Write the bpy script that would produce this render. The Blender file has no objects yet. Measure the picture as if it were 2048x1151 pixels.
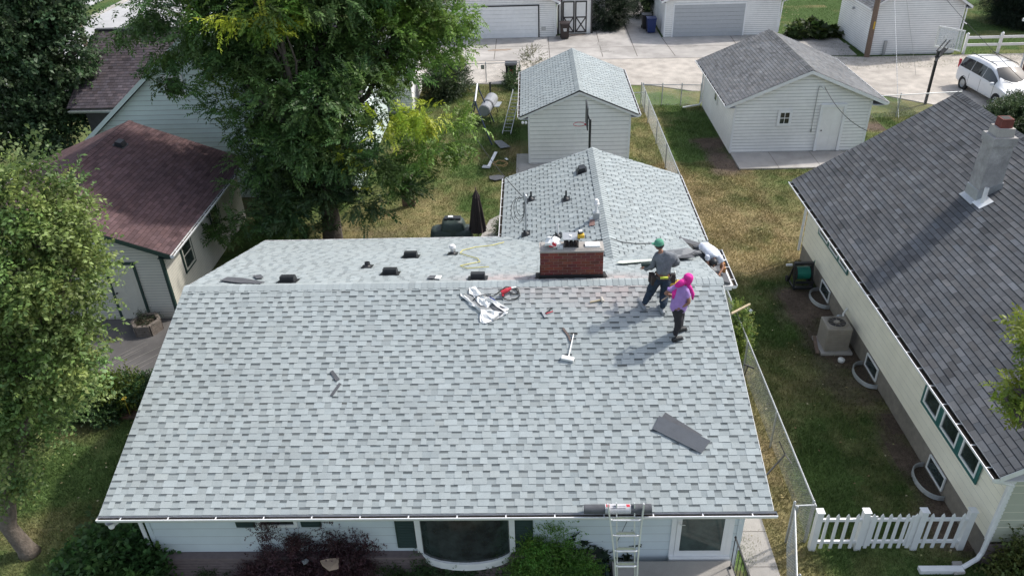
import bpy, bmesh, math, random
import numpy as np
from mathutils import Vector, Matrix
random.seed(7); RNG = np.random.default_rng(7)
R = math.radians
S = bpy.context.scene
COL = S.collection

# ------------------------------------------------------------------ camera
CAM_H = 14.0
F_PX, PITCH, YAW, ROLL = 1557.0, 0.5559, 0.0343, 0.0333
def cam_axes():
    p, y, r = PITCH, YAW, ROLL
    f = np.array([-math.sin(y)*math.cos(p), math.cos(y)*math.cos(p), -math.sin(p)])
    rt = np.array([math.cos(y), math.sin(y), 0.]); up = np.cross(rt, f)
    return rt*math.cos(r)-up*math.sin(r), rt*math.sin(r)+up*math.cos(r), f
RT, UP, FW = cam_axes()
CAMP = np.array([0, 0, CAM_H])
cd = bpy.data.cameras.new('camera'); cam = bpy.data.objects.new('camera', cd); COL.objects.link(cam)
cd.sensor_width = 36; cd.lens = 36*F_PX/2048; cd.clip_end = 2000; cd.clip_start = .1
M = Matrix(((RT[0], UP[0], -FW[0], 0), (RT[1], UP[1], -FW[1], 0), (RT[2], UP[2], -FW[2], CAM_H), (0, 0, 0, 1)))
cam.matrix_world = M
S.camera = cam
# ------------------------------------------------------------------ light
SUN_AZ, SUN_EL = R(28), R(47)      # azimuth from +X towards +Y
w = bpy.data.worlds.new('World'); S.world = w; w.use_nodes = True
nt = w.node_tree; bg = nt.nodes['Background']
sky = nt.nodes.new('ShaderNodeTexSky'); sky.sky_type = 'NISHITA'; sky.sun_disc = False
sky.sun_elevation = SUN_EL; sky.sun_rotation = math.pi/2-SUN_AZ; sky.air_density = 1.0; sky.dust_density = 2.5; sky.ozone_density = 1.0
hs = nt.nodes.new('ShaderNodeHueSaturation'); hs.inputs['Saturation'].default_value = .65; nt.links.new(sky.outputs[0], hs.inputs['Color']); nt.links.new(hs.outputs[0], bg.inputs[0]); bg.inputs[1].default_value = 0.15
sd = bpy.data.lights.new('sun', 'SUN'); sd.energy = 2.35; sd.angle = R(2); sd.color = (1, .95, .88)
so = bpy.data.objects.new('sun', sd); COL.objects.link(so)
sv = Vector((math.cos(SUN_AZ)*math.cos(SUN_EL), math.sin(SUN_AZ)*math.cos(SUN_EL), math.sin(SUN_EL)))
so.rotation_euler = sv.to_track_quat('Z', 'Y').to_euler(); so.location = (20, 20, 40)
S.view_settings.view_transform = 'Standard'; S.view_settings.look = 'None'
S.view_settings.gamma = 1; S.view_settings.use_curve_mapping = False
S.view_settings.exposure = 0.64

# ------------------------------------------------------------------ survey: photo point -> point on a known plane
def _ray(u, v): return FW+RT*(u-1024)/F_PX-UP*(v-575.5)/F_PX
def at_z(u, v, z=0.):
    d = _ray(u, v); return Vector(CAMP+d*(z-CAM_H)/d[2])
def at_y(u, v, y):
    d = _ray(u, v); return Vector(CAMP+d*y/d[1])
def at_x(u, v, x):
    d = _ray(u, v); return Vector(CAMP+d*x/d[0])
def at_plane(u, v, P, N):
    d = _ray(u, v); N = np.array(N, float); return Vector(CAMP+d*(((np.array(P, float)-CAMP)@N)/(d@N)))
SL = .311; RIDGE_Y, RIDGE_Z = 15.67, 4.42
def on_front(u, v, h=0.): p = at_plane(u, v, (0, RIDGE_Y, RIDGE_Z+h), (0, -SL, 1)); return p
def on_back(u, v, h=0.): return at_plane(u, v, (0, RIDGE_Y, RIDGE_Z+h), (0, SL, 1))
WX, WZ, WS = 2.09, 3.70, .343
def on_wl(u, v, h=0.): return at_plane(u, v, (WX, 0, WZ+h), (-WS, 0, 1))
def on_wr(u, v, h=0.): return at_plane(u, v, (WX, 0, WZ+h), (WS, 0, 1))
NX, NZ, NS = 13.6, 5.8, .6146
def on_nb(u, v, h=0.): return at_plane(u, v, (NX, 0, NZ+h), (-NS, 0, 1))

# ------------------------------------------------------------------ mesh helpers
WLOC = {}
def V3(p): return Vector(p)
class MB:
    def __init__(s): s.v = []; s.f = []; s.c = []
    def face(s, pts, col=None):
        n = len(s.v); s.v += [tuple(p) for p in pts]; s.f.append(tuple(range(n, n+len(pts)))); s.c.append(col)
    def obox(s, c, X, Y, Z, col=None):
        c, X, Y, Z = V3(c), V3(X), V3(Y), V3(Z)
        p = [c+X*a+Y*b+Z*d for d in (-1, 1) for b in (-1, 1) for a in (-1, 1)]
        n = len(s.v); s.v += [tuple(q) for q in p]
        for q in ((0, 2, 3, 1), (4, 5, 7, 6), (0, 1, 5, 4), (2, 6, 7, 3), (0, 4, 6, 2), (1, 3, 7, 5)):
            s.f.append(tuple(n+i for i in q)); s.c.append(col)
    def box(s, x0, y0, z0, x1, y1, z1, col=None):
        s.obox(((x0+x1)/2, (y0+y1)/2, (z0+z1)/2), ((x1-x0)/2, 0, 0), (0, (y1-y0)/2, 0), (0, 0, (z1-z0)/2), col)
    def beam(s, p, q, w, h, up=(0, 0, 1), col=None):
        p, q = V3(p), V3(q); d = q-p; L = d.length; d.normalize(); u = V3(up); sd = d.cross(u)
        if sd.length < 1e-4: sd = d.cross(V3((1, 0, 0)))
        sd.normalize(); u = sd.cross(d)
        s.obox((p+q)/2, d*L/2, sd*w/2, u*h/2, col)
    def tube(s, pts, r, n=8, col=None, caps=True):
        pts = [V3(p) for p in pts]; m = len(pts); rr = r if isinstance(r, (list, tuple)) else [r]*m
        base = len(s.v); prev = None
        for i, p in enumerate(pts):
            t = (pts[min(i+1, m-1)]-pts[max(i-1, 0)]).normalized()
            if prev is None:
                a = t.cross(V3((0, 0, 1)))
                if a.length < 1e-3: a = t.cross(V3((1, 0, 0)))
            else: a = prev-t*prev.dot(t)
            a.normalize(); prev = a; b = t.cross(a)
            for k in range(n):
                th = 2*math.pi*k/n; s.v.append(tuple(p+(a*math.cos(th)+b*math.sin(th))*rr[i]))
        for i in range(m-1):
            for k in range(n):
                k2 = (k+1) % n
                s.f.append((base+i*n+k, base+i*n+k2, base+(i+1)*n+k2, base+(i+1)*n+k)); s.c.append(col)
        if caps:
            s.f.append(tuple(base+k for k in range(n))[::-1]); s.c.append(col)
            s.f.append(tuple(base+(m-1)*n+k for k in range(n))); s.c.append(col)
    def lathe(s, c, prof, n=16, col=None, axis=None):
        c = V3(c); ax = V3(axis or (0, 0, 1)).normalized()
        a = ax.cross(V3((1, 0, 0)));
        if a.length < .1: a = ax.cross(V3((0, 1, 0)))
        a.normalize(); b = ax.cross(a); base = len(s.v)
        for r, z in prof:
            for k in range(n):
                th = 2*math.pi*k/n; s.v.append(tuple(c+ax*z+(a*math.cos(th)+b*math.sin(th))*r))
        for i in range(len(prof)-1):
            for k in range(n):
                k2 = (k+1) % n; s.f.append((base+i*n+k, base+i*n+k2, base+(i+1)*n+k2, base+(i+1)*n+k)); s.c.append(col)
    def prism(s, poly, d, col=None):
        d = V3(d); a = [V3(p) for p in poly]; b = [p+d for p in a]; n = len(a)
        s.face(a, col); s.face(b[::-1], col)
        for i in range(n): s.face([a[i], b[i], b[(i+1) % n], a[(i+1) % n]], col)
    def arrays(s, V, F, C=None):
        n = len(s.v); s.v += [tuple(x) for x in V]; s.f += [tuple(int(i)+n for i in f) for f in F]
        s.c += (C if C is not None else [None]*len(F))
    def build(s, name, m, parent=None, smooth=False, bevel=0, weld=False):
        V = np.array(s.v, float)
        if parent is None: off = np.array([(V[:, 0].min()+V[:, 0].max())/2, (V[:, 1].min()+V[:, 1].max())/2, V[:, 2].min()])
        else: off = np.array(WLOC[parent.name])
        me = bpy.data.meshes.new(name); me.from_pydata((V-off).tolist(), [], s.f)
        if smooth or weld:
            bm = bmesh.new(); bm.from_mesh(me); bmesh.ops.remove_doubles(bm, verts=bm.verts, dist=1e-5); bm.to_mesh(me); bm.free()
        if any(c is not None for c in s.c):
            at = me.color_attributes.new('tone', 'FLOAT_COLOR', 'CORNER')
            arr = []
            for f, c in zip(s.f, s.c):
                c = c or (.5, .5, .5); arr += [c[0], c[1], c[2], 1]*len(f)
            at.data.foreach_set('color', arr)
        return finish(me, name, m, parent, off, smooth, bevel)
def finish(me, name, m, parent, off, smooth=False, bevel=0):
    me.validate()
    if smooth: me.polygons.foreach_set('use_smooth', [True]*len(me.polygons))
    me.materials.append(m)
    o = bpy.data.objects.new(name, me); COL.objects.link(o)
    if parent is None: o.location = off; WLOC[o.name] = tuple(off)
    else: o.parent = parent; WLOC[o.name] = WLOC[parent.name]
    if bevel:
        b = o.modifiers.new('bevel', 'BEVEL'); b.width = bevel; b.segments = 2; b.limit_method = 'ANGLE'
    return o
def np_mesh(name, V, F, C, m, parent=None, off=None):
    """V (n,3), F (m,4) quads, C (m,3) colours per face"""
    if parent is not None: off = np.array(WLOC[parent.name])
    elif off is None: off = np.array([V[:, 0].mean(), V[:, 1].mean(), V[:, 2].min()])
    me = bpy.data.meshes.new(name); n, k = F.shape
    me.vertices.add(len(V)); me.vertices.foreach_set('co', (V-off).astype(np.float32).ravel())
    me.loops.add(n*k); me.loops.foreach_set('vertex_index', F.astype(np.int32).ravel())
    me.polygons.add(n); me.polygons.foreach_set('loop_start', np.arange(0, n*k, k, dtype=np.int32))
    me.update(calc_edges=True)
    if C is not None:
        at = me.color_attributes.new('tone', 'FLOAT_COLOR', 'CORNER')
        cc = np.concatenate([np.repeat(C, k, axis=0), np.ones((n*k, 1))], axis=1).astype(np.float32)
        at.data.foreach_set('color', cc.ravel())
    me.materials.append(m)
    o = bpy.data.objects.new(name, me); COL.objects.link(o)
    if parent is None: o.location = off; WLOC[o.name] = tuple(off)
    else: o.parent = parent; WLOC[o.name] = WLOC[parent.name]
    return o
def tag(o, label=None, cat=None, group=None, kind=None):
    if label: o['label'] = label
    if cat: o['category'] = cat
    if group: o['group'] = group
    if kind: o['kind'] = kind
    return o
def thing(name, label, cat, loc=(0, 0, 0), group=None):
    o = bpy.data.objects.new(name, None); COL.objects.link(o); o.location = loc; o.empty_display_size = .2
    WLOC[o.name] = tuple(loc); return tag(o, label, cat, group)
def copy_tree(o, parent=None):
    c = o.copy(); COL.objects.link(c); c.parent = parent
    for ch in list(o.children): copy_tree(ch, c)
    return c

# ------------------------------------------------------------------ materials
def mat(name, col=(.5, .5, .5), rough=.85, noise=.12, ns=6., bump=0., bs=80., attr=False, metal=0., speck=0., sps=220., stain=0., sts=.7, spec=None, trans=0., tint=None):
    m = bpy.data.materials.new(name); m.use_nodes = True; t = m.node_tree; N = t.nodes; Lk = t.links
    b = N['Principled BSDF']; b.inputs['Roughness'].default_value = rough; b.inputs['Metallic'].default_value = metal
    if spec is not None: b.inputs['Specular IOR Level'].default_value = spec
    tc = N.new('ShaderNodeTexCoord'); co = tc.outputs['Object']
    if attr:
        a = N.new('ShaderNodeAttribute'); a.attribute_name = 'tone'; cur = a.outputs['Color']
    else:
        r = N.new('ShaderNodeRGB'); r.outputs[0].default_value = (*col, 1); cur = r.outputs[0]
    def mul(cur, scale, amp, det=5., rough_=.6):
        n = N.new('ShaderNodeTexNoise'); n.inputs['Scale'].default_value = scale; n.inputs['Detail'].default_value = det; n.inputs['Roughness'].default_value = rough_
        Lk.new(co, n.inputs['Vector'])
        mr = N.new('ShaderNodeMapRange'); mr.inputs[1].default_value = .3; mr.inputs[2].default_value = .7
        mr.inputs[3].default_value = 1-amp; mr.inputs[4].default_value = 1+amp; Lk.new(n.outputs['Fac'], mr.inputs[0])
        x = N.new('ShaderNodeVectorMath'); x.operation = 'SCALE'; Lk.new(cur, x.inputs[0]); Lk.new(mr.outputs[0], x.inputs['Scale'])
        return x.outputs[0]
    if noise: cur = mul(cur, ns, noise)
    if stain: cur = mul(cur, sts, stain, 3.)
    if speck: cur = mul(cur, sps, speck, 2., .7)
    Lk.new(cur, b.inputs['Base Color'])
    if bump:
        n = N.new('ShaderNodeTexNoise'); n.inputs['Scale'].default_value = bs; n.inputs['Detail'].default_value = 4; Lk.new(co, n.inputs['Vector'])
        bm = N.new('ShaderNodeBump'); bm.inputs['Strength'].default_value = bump; bm.inputs['Distance'].default_value = .02
        Lk.new(n.outputs['Fac'], bm.inputs['Height']); Lk.new(bm.outputs[0], b.inputs['Normal'])
    if trans:
        tr = N.new('ShaderNodeBsdfTranslucent'); Lk.new(cur, tr.inputs['Color']); mx = N.new('ShaderNodeMixShader'); mx.inputs[0].default_value = trans
        Lk.new(b.outputs[0], mx.inputs[1]); Lk.new(tr.outputs[0], mx.inputs[2]); Lk.new(mx.outputs[0], N['Material Output'].inputs['Surface'])
    return m
def M_(*a, **k): return mat(*a, **k)
m_sh = mat('asphalt_shingle', attr=True, rough=.95, noise=.05, ns=4, speck=.24, sps=130, stain=.065, sts=.6, spec=.2)
m_shold = mat('weathered_shingle', attr=True, rough=.92, noise=.12, ns=3, speck=.18, sps=120, stain=.16, sts=.6, spec=.25)
m_deck = mat('roof_sheathing', (.12, .11, .1), noise=.2)
m_sid = mat('white_siding', (.62, .65, .67), rough=.55, noise=.03, ns=3, stain=.05, sts=.5)
m_lapshade = mat('painted_lap_shadow', (.24, .25, .25), noise=.1)  # dark grey standing in for the shade under the siding laps
m_sidw = mat('bright_siding', (.80, .80, .78), rough=.5, noise=.04, ns=5, stain=.09, sts=.5)
m_sidy = mat('cream_siding', (.86, .82, .68), rough=.6, noise=.03, ns=3, stain=.08, sts=.6)
m_sidb = mat('beige_siding', (.50, .48, .42), rough=.6, noise=.04, ns=3, stain=.07, sts=.6)
m_sidg = mat('pale_green_siding', (.58, .68, .65), rough=.6, noise=.03, ns=3, stain=.05)
m_sidc = mat('sage_siding', (.42, .44, .35), rough=.6, noise=.04, ns=3)
m_front = mat('front_siding', (.60, .67, .70), rough=.6, noise=.03, ns=2, stain=.06)
m_white = mat('white_paint', (.78, .79, .79), rough=.45, noise=.04, ns=5, stain=.05)
m_wal = mat('white_aluminium', (.8, .81, .82), rough=.35, noise=.04, ns=8)
m_brown = mat('dark_brown_paint', (.045, .04, .04), rough=.6, noise=.1)
m_green = mat('dark_green_paint', (.02, .045, .04), rough=.5, noise=.1)
m_teal = mat('teal_paint', (.03, .13, .12), rough=.5, noise=.1)
m_glass = mat('window_glass', (.028, .038, .038), rough=.07, noise=.7, ns=2.5, stain=.4, sts=1.2, spec=.7)
m_glassg = mat('door_glass', (.05, .075, .07), rough=.08, noise=.35, ns=5, spec=.6)
m_conc = mat('concrete', (.38, .36, .335), rough=.9, noise=.14, ns=1.6, speck=.12, sps=60, stain=.25, sts=.3)
m_concd = mat('dark_asphalt', (.10, .095, .092), rough=.95, noise=.16, ns=3, speck=.2, sps=60, stain=.2, sts=.5)
m_alley = mat('alley_gravel', (.42, .385, .34), rough=.95, noise=.2, ns=1.6, speck=.2, sps=20, stain=.22, sts=.2)
m_street = mat('street_concrete', (.42, .42, .42), rough=.9, noise=.08, ns=1, stain=.1, sts=.2)
m_found = mat('foundation', (.22, .20, .17), rough=.9, noise=.15, ns=6, stain=.15)
m_mauve = mat('painted_brick_mauve', (.17, .135, .135), rough=.85, noise=.12, ns=10)
m_blk = mat('black_plastic', (.018, .02, .023), rough=.5, noise=.2, ns=8)
m_rub = mat('black_rubber', (.02, .02, .02), rough=.8, noise=.2)
m_felt = mat('roofing_felt', (.085, .09, .10), rough=.85, noise=.15, ns=8, speck=.15, sps=150, bump=.2)
m_feltg = mat('grey_underlayment', (.17, .18, .19), rough=.7, noise=.15, ns=6)
m_alu = mat('aluminium', (.75, .76, .77), rough=.35, metal=.55, noise=.08, ns=10)
m_galv = mat('galvanised_steel', (.42, .44, .45), rough=.45, metal=.6, noise=.12, ns=14)
m_wood = mat('weathered_wood', (.17, .12, .09), rough=.9, noise=.25, ns=12)
m_bark = mat('bark', (.085, .07, .058), rough=.95, noise=.35, ns=12, bump=1., bs=25)
m_barkl = mat('pale_bark', (.17, .14, .115), rough=.95, noise=.35, ns=10, bump=1., bs=25)
m_leaf = mat('leaves', attr=True, rough=.5, noise=0, trans=.35, spec=.4)
m_yel = mat('yellow_plastic', (.6, .38, .03), rough=.5, noise=.08)
m_red = mat('red_plastic', (.5, .03, .05), rough=.45, noise=.08)
m_blue = mat('blue_plastic', (.02, .045, .2), rough=.5, noise=.1)
m_pvc = mat('white_pvc', (.75, .75, .74), rough=.4, noise=.05)
m_attr = mat('tinted_surface', attr=True, rough=.7, noise=.1, ns=8)
m_dirt = mat('gutter_debris', (.09, .07, .05), rough=1, noise=.5, ns=30, bump=1, bs=50)
m_grass = mat('grass_blade', attr=True, rough=.8, noise=0, trans=.2, spec=.2)

# ------------------------------------------------------------------ shingles
def shingles(name, P0, U, Vv, L, Sl, parent, pal, seed=1, mode='arch', expo=.143, m=None, t=.009, inset=0, dust=None):
    """rows of shingles; P0 eave corner, U along eave, Vv up the slope"""
    rg = np.random.default_rng(seed)
    P0, U, Vv = np.array(P0, float), np.array(U, float), np.array(Vv, float)
    U /= np.linalg.norm(U); Vv /= np.linalg.norm(Vv); N = np.cross(U, Vv); flip = N[2] < 0
    if flip: N = -N
    Q = []; C = []
    def quad(u0, u1, s0, s1, n0, n1, c, u0b=None, u1b=None):
        u0b = u0 if u0b is None else u0b; u1b = u1 if u1b is None else u1b
        q = [(u0, s0, n0), (u1, s0, n0), (u1b, s1, n1), (u0b, s1, n1)]
        Q.append(q[::-1] if flip else q); C.append(c)
    nr = int(math.ceil(Sl/expo))
    def rc(kind):
        p = pal[kind]; k = 1+rg.normal(0, p[3]); h = rg.normal(0, p[3]*.12)
        return (p[0]*k*(1+h), p[1]*k, p[2]*k*(1-h))
    for i in range(nr):
        s0 = i*expo; s1 = min(s0+expo, Sl)
        wob = rg.normal(0, .0015); s0 += wob if i else 0
        if mode == 'arch':
            u = -rg.uniform(0, .3); first = True
            while u < L:
                wt = rg.choice([.11, .14, .16, .19, .22, .27]); wg = rg.choice([.11, .14, .16, .18, .21])
                a, b = max(u, 0), min(u+wt, L)
                if b > a:
                    c = rc('tooth'); n0 = t+.004
                    quad(a, b, s0, s1+.004, n0, .004, c)
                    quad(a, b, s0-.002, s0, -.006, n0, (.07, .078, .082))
                    quad(a, a+.0005, s0, s1, -.002, -.002, c)
                    # tooth sides
                    Q.append([(a, s0, 0), (a, s0, n0), (a, s1, .003), (a, s1, 0)]); C.append(c)
                    Q.append([(b, s0, 0), (b, s1, 0), (b, s1, .003), (b, s0, n0)]); C.append(c)
                a, b = max(u+wt, 0), min(u+wt+wg, L)
                if b > a:
                    c = rc('gap'); sm = s1-expo*rg.uniform(.24, .36)
                    if rg.random() < .94:
                        quad(a, b, s0, sm, t*.7, .002, c)
                        quad(a, b, sm, s1+.002, .0025, .001, rc('band'))
                    else: quad(a, b, s0, s1+.002, t*.7, .001, c)
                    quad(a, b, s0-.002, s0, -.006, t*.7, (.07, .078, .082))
                u += wt+wg
        else:
            tw = .305 if mode == 'tab' else .2
            off = (i % 2)*tw/2+rg.uniform(-.01, .01); u = off-tw
            while u < L:
                a, b = max(u+.004, 0), min(u+tw-.004, L)
                if b > a:
                    c = rc('tooth')
                    quad(a, b, s0, s1+.006, t, .001, c)
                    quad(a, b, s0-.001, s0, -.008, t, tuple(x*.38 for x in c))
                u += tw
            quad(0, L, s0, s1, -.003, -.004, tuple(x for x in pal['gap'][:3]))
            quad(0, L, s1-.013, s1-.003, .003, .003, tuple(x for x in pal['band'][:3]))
    Q = np.array(Q); Vt = P0+Q[..., 0:1]*U+Q[..., 1:2]*Vv+Q[..., 2:3]*N
    n = len(Q); Fc = np.arange(n*4).reshape(n, 4); C = np.array(C)
    if dust is not None:      # red brick dust left by the chimney work
        ctr = Vt.mean(1); k = np.zeros(n)
        for (dx_, dy_, rx_, ry_, am) in dust: k += am*np.exp(-((ctr[:, 0]-dx_)/rx_)**2-((ctr[:, 1]-dy_)/ry_)**2)
        k = np.clip(k*(1+.35*np.sin(ctr[:, 0]*9+ctr[:, 1]*4)*np.sin(ctr[:, 1]*13-ctr[:, 0]*3)), 0, 1)[:, None]; C = C*(1-k)+C*np.array([1.2, .96, .93])*k
    return np_mesh(name, Vt.reshape(-1, 3), Fc, np.array(C), m or m_sh, parent)
PAL_NEW = dict(tooth=(.325, .364, .370, .04), gap=(.284, .320, .326, .055), band=(.128, .147, .153, .12))
PAL_GREY = dict(tooth=(.108, .112, .119, .14), gap=(.045, .046, .05, 0), band=(.038, .039, .042, 0))
PAL_GREY2 = dict(tooth=(.15, .155, .16, .12), gap=(.05, .05, .054, 0), band=(.04, .04, .042, 0))
PAL_BRN = dict(tooth=(.108, .068, .070, .13), gap=(.04, .026, .025, 0), band=(.05, .03, .029, 0))
PAL_PUR = dict(tooth=(.082, .070, .080, .2), gap=(.03, .025, .027, 0), band=(.035, .03, .032, 0))
def ridge_caps(name, A, B, D1, D2, parent, pal, wd=.16, expo=.15, seed=3, lift=.012, m=None):
    """D1, D2 unit vectors down each slope"""
    rg = np.random.default_rng(seed); A, B = V3(A), V3(B); d = B-A; L = d.length; d.normalize(); mb = MB(); D1, D2 = V3(D1).normalized(), V3(D2).normalized()
    n = int(L/expo); up = V3((0, 0, 1))
    for i in range(n):
        a = A+d*(i*L/n); b = A+d*((i+1)*L/n+.03)
        p = pal['tooth']; k = 1+rg.normal(0, p[3]*1.3); c = (p[0]*k, p[1]*k, p[2]*k)
        ha, hb = lift+.014, lift+.004
        for D in (D1, D2):
            q = [a+up*ha, b+up*hb, b+D*wd*.5+up*(hb-.004), a+D*wd*.5+up*(ha-.004)]
            q2 = [q[3], q[2], b+D*wd+up*(hb-.008), a+D*wd+up*(ha-.008)]
            if (q[1]-q[0]).cross(q[3]-q[0]).z < 0: q = q[::-1]; q2 = q2[::-1]
            mb.face(q, c); mb.face(q2, c)
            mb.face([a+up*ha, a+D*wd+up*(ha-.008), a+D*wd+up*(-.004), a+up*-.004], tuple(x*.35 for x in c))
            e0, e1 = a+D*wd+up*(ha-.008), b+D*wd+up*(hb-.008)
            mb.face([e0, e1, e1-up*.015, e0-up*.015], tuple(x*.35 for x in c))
    return mb.build(name, m or m_sh, parent)
def siding(name, A, U, Nn, ext, z0, z1, bh, m, parent, proud=.014, shade_h=.02):
    """lapped boards on a wall; ext(z) -> (u0,u1)"""
    mb = MB(); lapsh = MB(); A, U, Nn = V3(A), V3(U).normalized(), V3(Nn).normalized()
    z = z0
    while z < z1-1e-3:
        zt = min(z+bh, z1); a0, a1 = ext(z); b0, b1 = ext(zt-1e-4)
        P = lambda u, zz, n: V3((A.x, A.y, 0))+U*u+V3((0, 0, zz))+Nn*n
        zg = z+shade_h; q = [P(a0, zg, proud), P(a1, zg, proud), P(b1, zt, .002), P(b0, zt, .002)]
        if (q[1]-q[0]).cross(q[3]-q[0]).dot(Nn) < 0: q = q[::-1]
        mb.face(q)
        mb.face([P(a0, zg, .002), P(a1, zg, .002), P(a1, zg, proud), P(a0, zg, proud)])
        lapsh.face([P(a0, z, .0015), P(a1, z, .0015), P(a1, zg, .0015), P(a0, zg, .0015)])  # flat dark strip below each board, a painted lap shadow
        z = zt
    o = mb.build(name, m, parent); lapsh.build('lap_shadow_strip', m_lapshade, o); return o
def gutter(name, A, B, out, parent, m=None, w=.12, h=.1, hang=.6, debris=True):
    """open trough from A to B (A,B at the roof edge, top level), out = outward unit"""
    A, B, o = V3(A), V3(B), V3(out).normalized(); d = (B-A).normalized(); L = (B-A).length; up = V3((0, 0, 1)); mb = MB()
    prof = [(0, 0), (0, -h), (w*.7, -h), (w, -h*.35), (w, 0), (w-.012, .0), (w-.012, -.012)]
    for i in range(len(prof)-1):
        p, q = prof[i], prof[i+1]
        a0, a1 = A+o*p[0]+up*p[1], A+o*q[0]+up*q[1]; b0, b1 = B+o*p[0]+up*p[1], B+o*q[0]+up*q[1]
        mb.face([a0, b0, b1, a1])
    mb.obox((A+B)/2+o*(w-.004)+up*-.004, d*L/2, o*.008, up*.009)
    for E in (A, B): mb.face([E+o*p[0]+up*p[1] for p in prof[:5]])
    g = mb.build(name, m or m_wal, parent)
    if debris:
        mb = MB(); mb.face([A+o*.005-up*.055, B+o*.005-up*.055, B+o*(w-.015)-up*.05, A+o*(w-.015)-up*.05]); mb.build('leaf_debris', m_dirt, g)
    n = max(1, int(L/hang))
    for i in range(n):
        c = A+d*((i+.5)*L/n); mb = MB(); mb.obox(c+o*w/2-up*.006, d*.012, o*(w/2-.006), up*.003); mb.build('hanger', m or m_wal, g)
    return g
def gable_building(name, label, cat, X0, X1, Y0, Y1, ex0, ex1, ry0, ry1, ez, rx, rz, sid, bh, pal, mode, mshing, seed, base=.06, expo=.143, rake=.16, gut=True, cap_w=.16, trim=None, t=.006, foundation=None):
    """ridge runs along Y; front gable faces -Y"""
    h = thing(name, label, cat, ((X0+X1)/2, (Y0+Y1)/2, 0)); trim = trim or m_white
    sl0 = (rz-ez)/(rx-ex0); sl1 = (rz-ez)/(ex1-rx)
    roofz = lambda x: (rz-(rx-x)*sl0 if x < rx else rz-(x-rx)*sl1)-.13
    ztop0, ztop1 = roofz(X0), roofz(X1)
    # solid core walls
    mb = MB(); poly = [(X0, Y0, 0), (X1, Y0, 0), (X1, Y0, ztop1), (rx, Y0, roofz(rx)), (X0, Y0, ztop0)]
    mb.prism(poly, (0, Y1-Y0, 0)); mb.build('wall', foundation or sid, h)
    def ext(z):
        a, b = X0, X1
        if z > ztop0: a = rx-(roofz(rx)-z)/sl0
        if z > ztop1: b = rx+(roofz(rx)-z)/sl1
        return (min(a, rx)-X0, max(b, rx)-X0)
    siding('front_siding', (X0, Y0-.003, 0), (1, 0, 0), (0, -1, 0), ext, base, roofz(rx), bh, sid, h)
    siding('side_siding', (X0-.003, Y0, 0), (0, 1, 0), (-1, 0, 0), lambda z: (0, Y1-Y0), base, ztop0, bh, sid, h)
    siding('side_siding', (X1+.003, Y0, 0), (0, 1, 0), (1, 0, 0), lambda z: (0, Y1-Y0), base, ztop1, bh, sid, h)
    for x, zt in ((X0, ztop0), (X1, ztop1)):
        s = -1 if x == X0 else 1; xa, xb = sorted((x+s*.03, x-s*.06)); mb = MB()
        mb.prism([(x-s*.06, Y0-.03, base), (x+s*.03, Y0-.03, base), (x+s*.03, Y0+.07, base), (x+s*.016, Y0+.07, base), (x+s*.016, Y0-.016, base), (x-s*.06, Y0-.016, base)], (0, 0, zt-.02-base)); mb.build('corner_trim', trim, h)
    rf = bpy.data.objects.new('roof', None)
    # deck
    mb = MB()
    for (xa, za, s) in ((ex0, ez, 0), (ex1, ez, 1)):
        a, b = V3((xa, 0, za)), V3((rx, 0, rz)); dd = (b-a).normalized(); nn = V3((-dd.z, 0, dd.x)) if s == 0 else V3((dd.z, 0, -dd.x))
        pts = [a-nn*.012, b+V3((0, 0, -.012/nn.z)), b+V3((0, 0, -.11/nn.z)), a-nn*.11]
        mb.prism([(p.x, ry0+.012, p.z) for p in pts], (0, ry1-ry0-.024, 0))
    rf = mb.build('roof', m_deck, h)
    SL0, SL1 = math.hypot(rx-ex0, rz-ez), math.hypot(ex1-rx, rz-ez)
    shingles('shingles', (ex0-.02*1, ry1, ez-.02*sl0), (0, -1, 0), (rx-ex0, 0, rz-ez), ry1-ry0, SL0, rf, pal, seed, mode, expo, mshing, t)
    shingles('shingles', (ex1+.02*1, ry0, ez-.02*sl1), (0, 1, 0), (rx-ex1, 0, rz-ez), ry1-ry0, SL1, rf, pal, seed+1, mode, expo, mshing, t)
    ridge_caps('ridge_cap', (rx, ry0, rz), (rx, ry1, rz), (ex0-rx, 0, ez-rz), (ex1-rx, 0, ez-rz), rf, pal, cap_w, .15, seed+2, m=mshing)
    # rake boards
    for y, s in ((ry0, -1), (ry1, 1)):
        mb = MB()
        for xa in (ex0, ex1):
            a, b = V3((xa, y, ez)), V3((rx, y, rz)); z1 = V3((0, 0, -.012)); z2 = V3((0, 0, -rake))
            mb.prism([a+z1, b+z1, b+z2, a+z2], (0, s*.014, 0))
        mb.build('rake_board', trim, h)
    for xa, s in ((ex0, -1), (ex1, 1)):
        mb = MB(); mb.box(min(xa, xa-s*.02), ry0+.02, ez-.16, max(xa, xa-s*.02), ry1-.02, ez-.03)
        xi = X0 if s < 0 else X1
        mb.box(min(xa-s*.02, xi), ry0+.02, ez-.165, max(xa-s*.02, xi), ry1-.02, ez-.15); mb.build('soffit', trim, h)
        if gut: gutter('gutter', (xa+s*.002, ry0, ez-.03), (xa+s*.002, ry1, ez-.03), (s, 0, 0), h)
    return h
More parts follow.
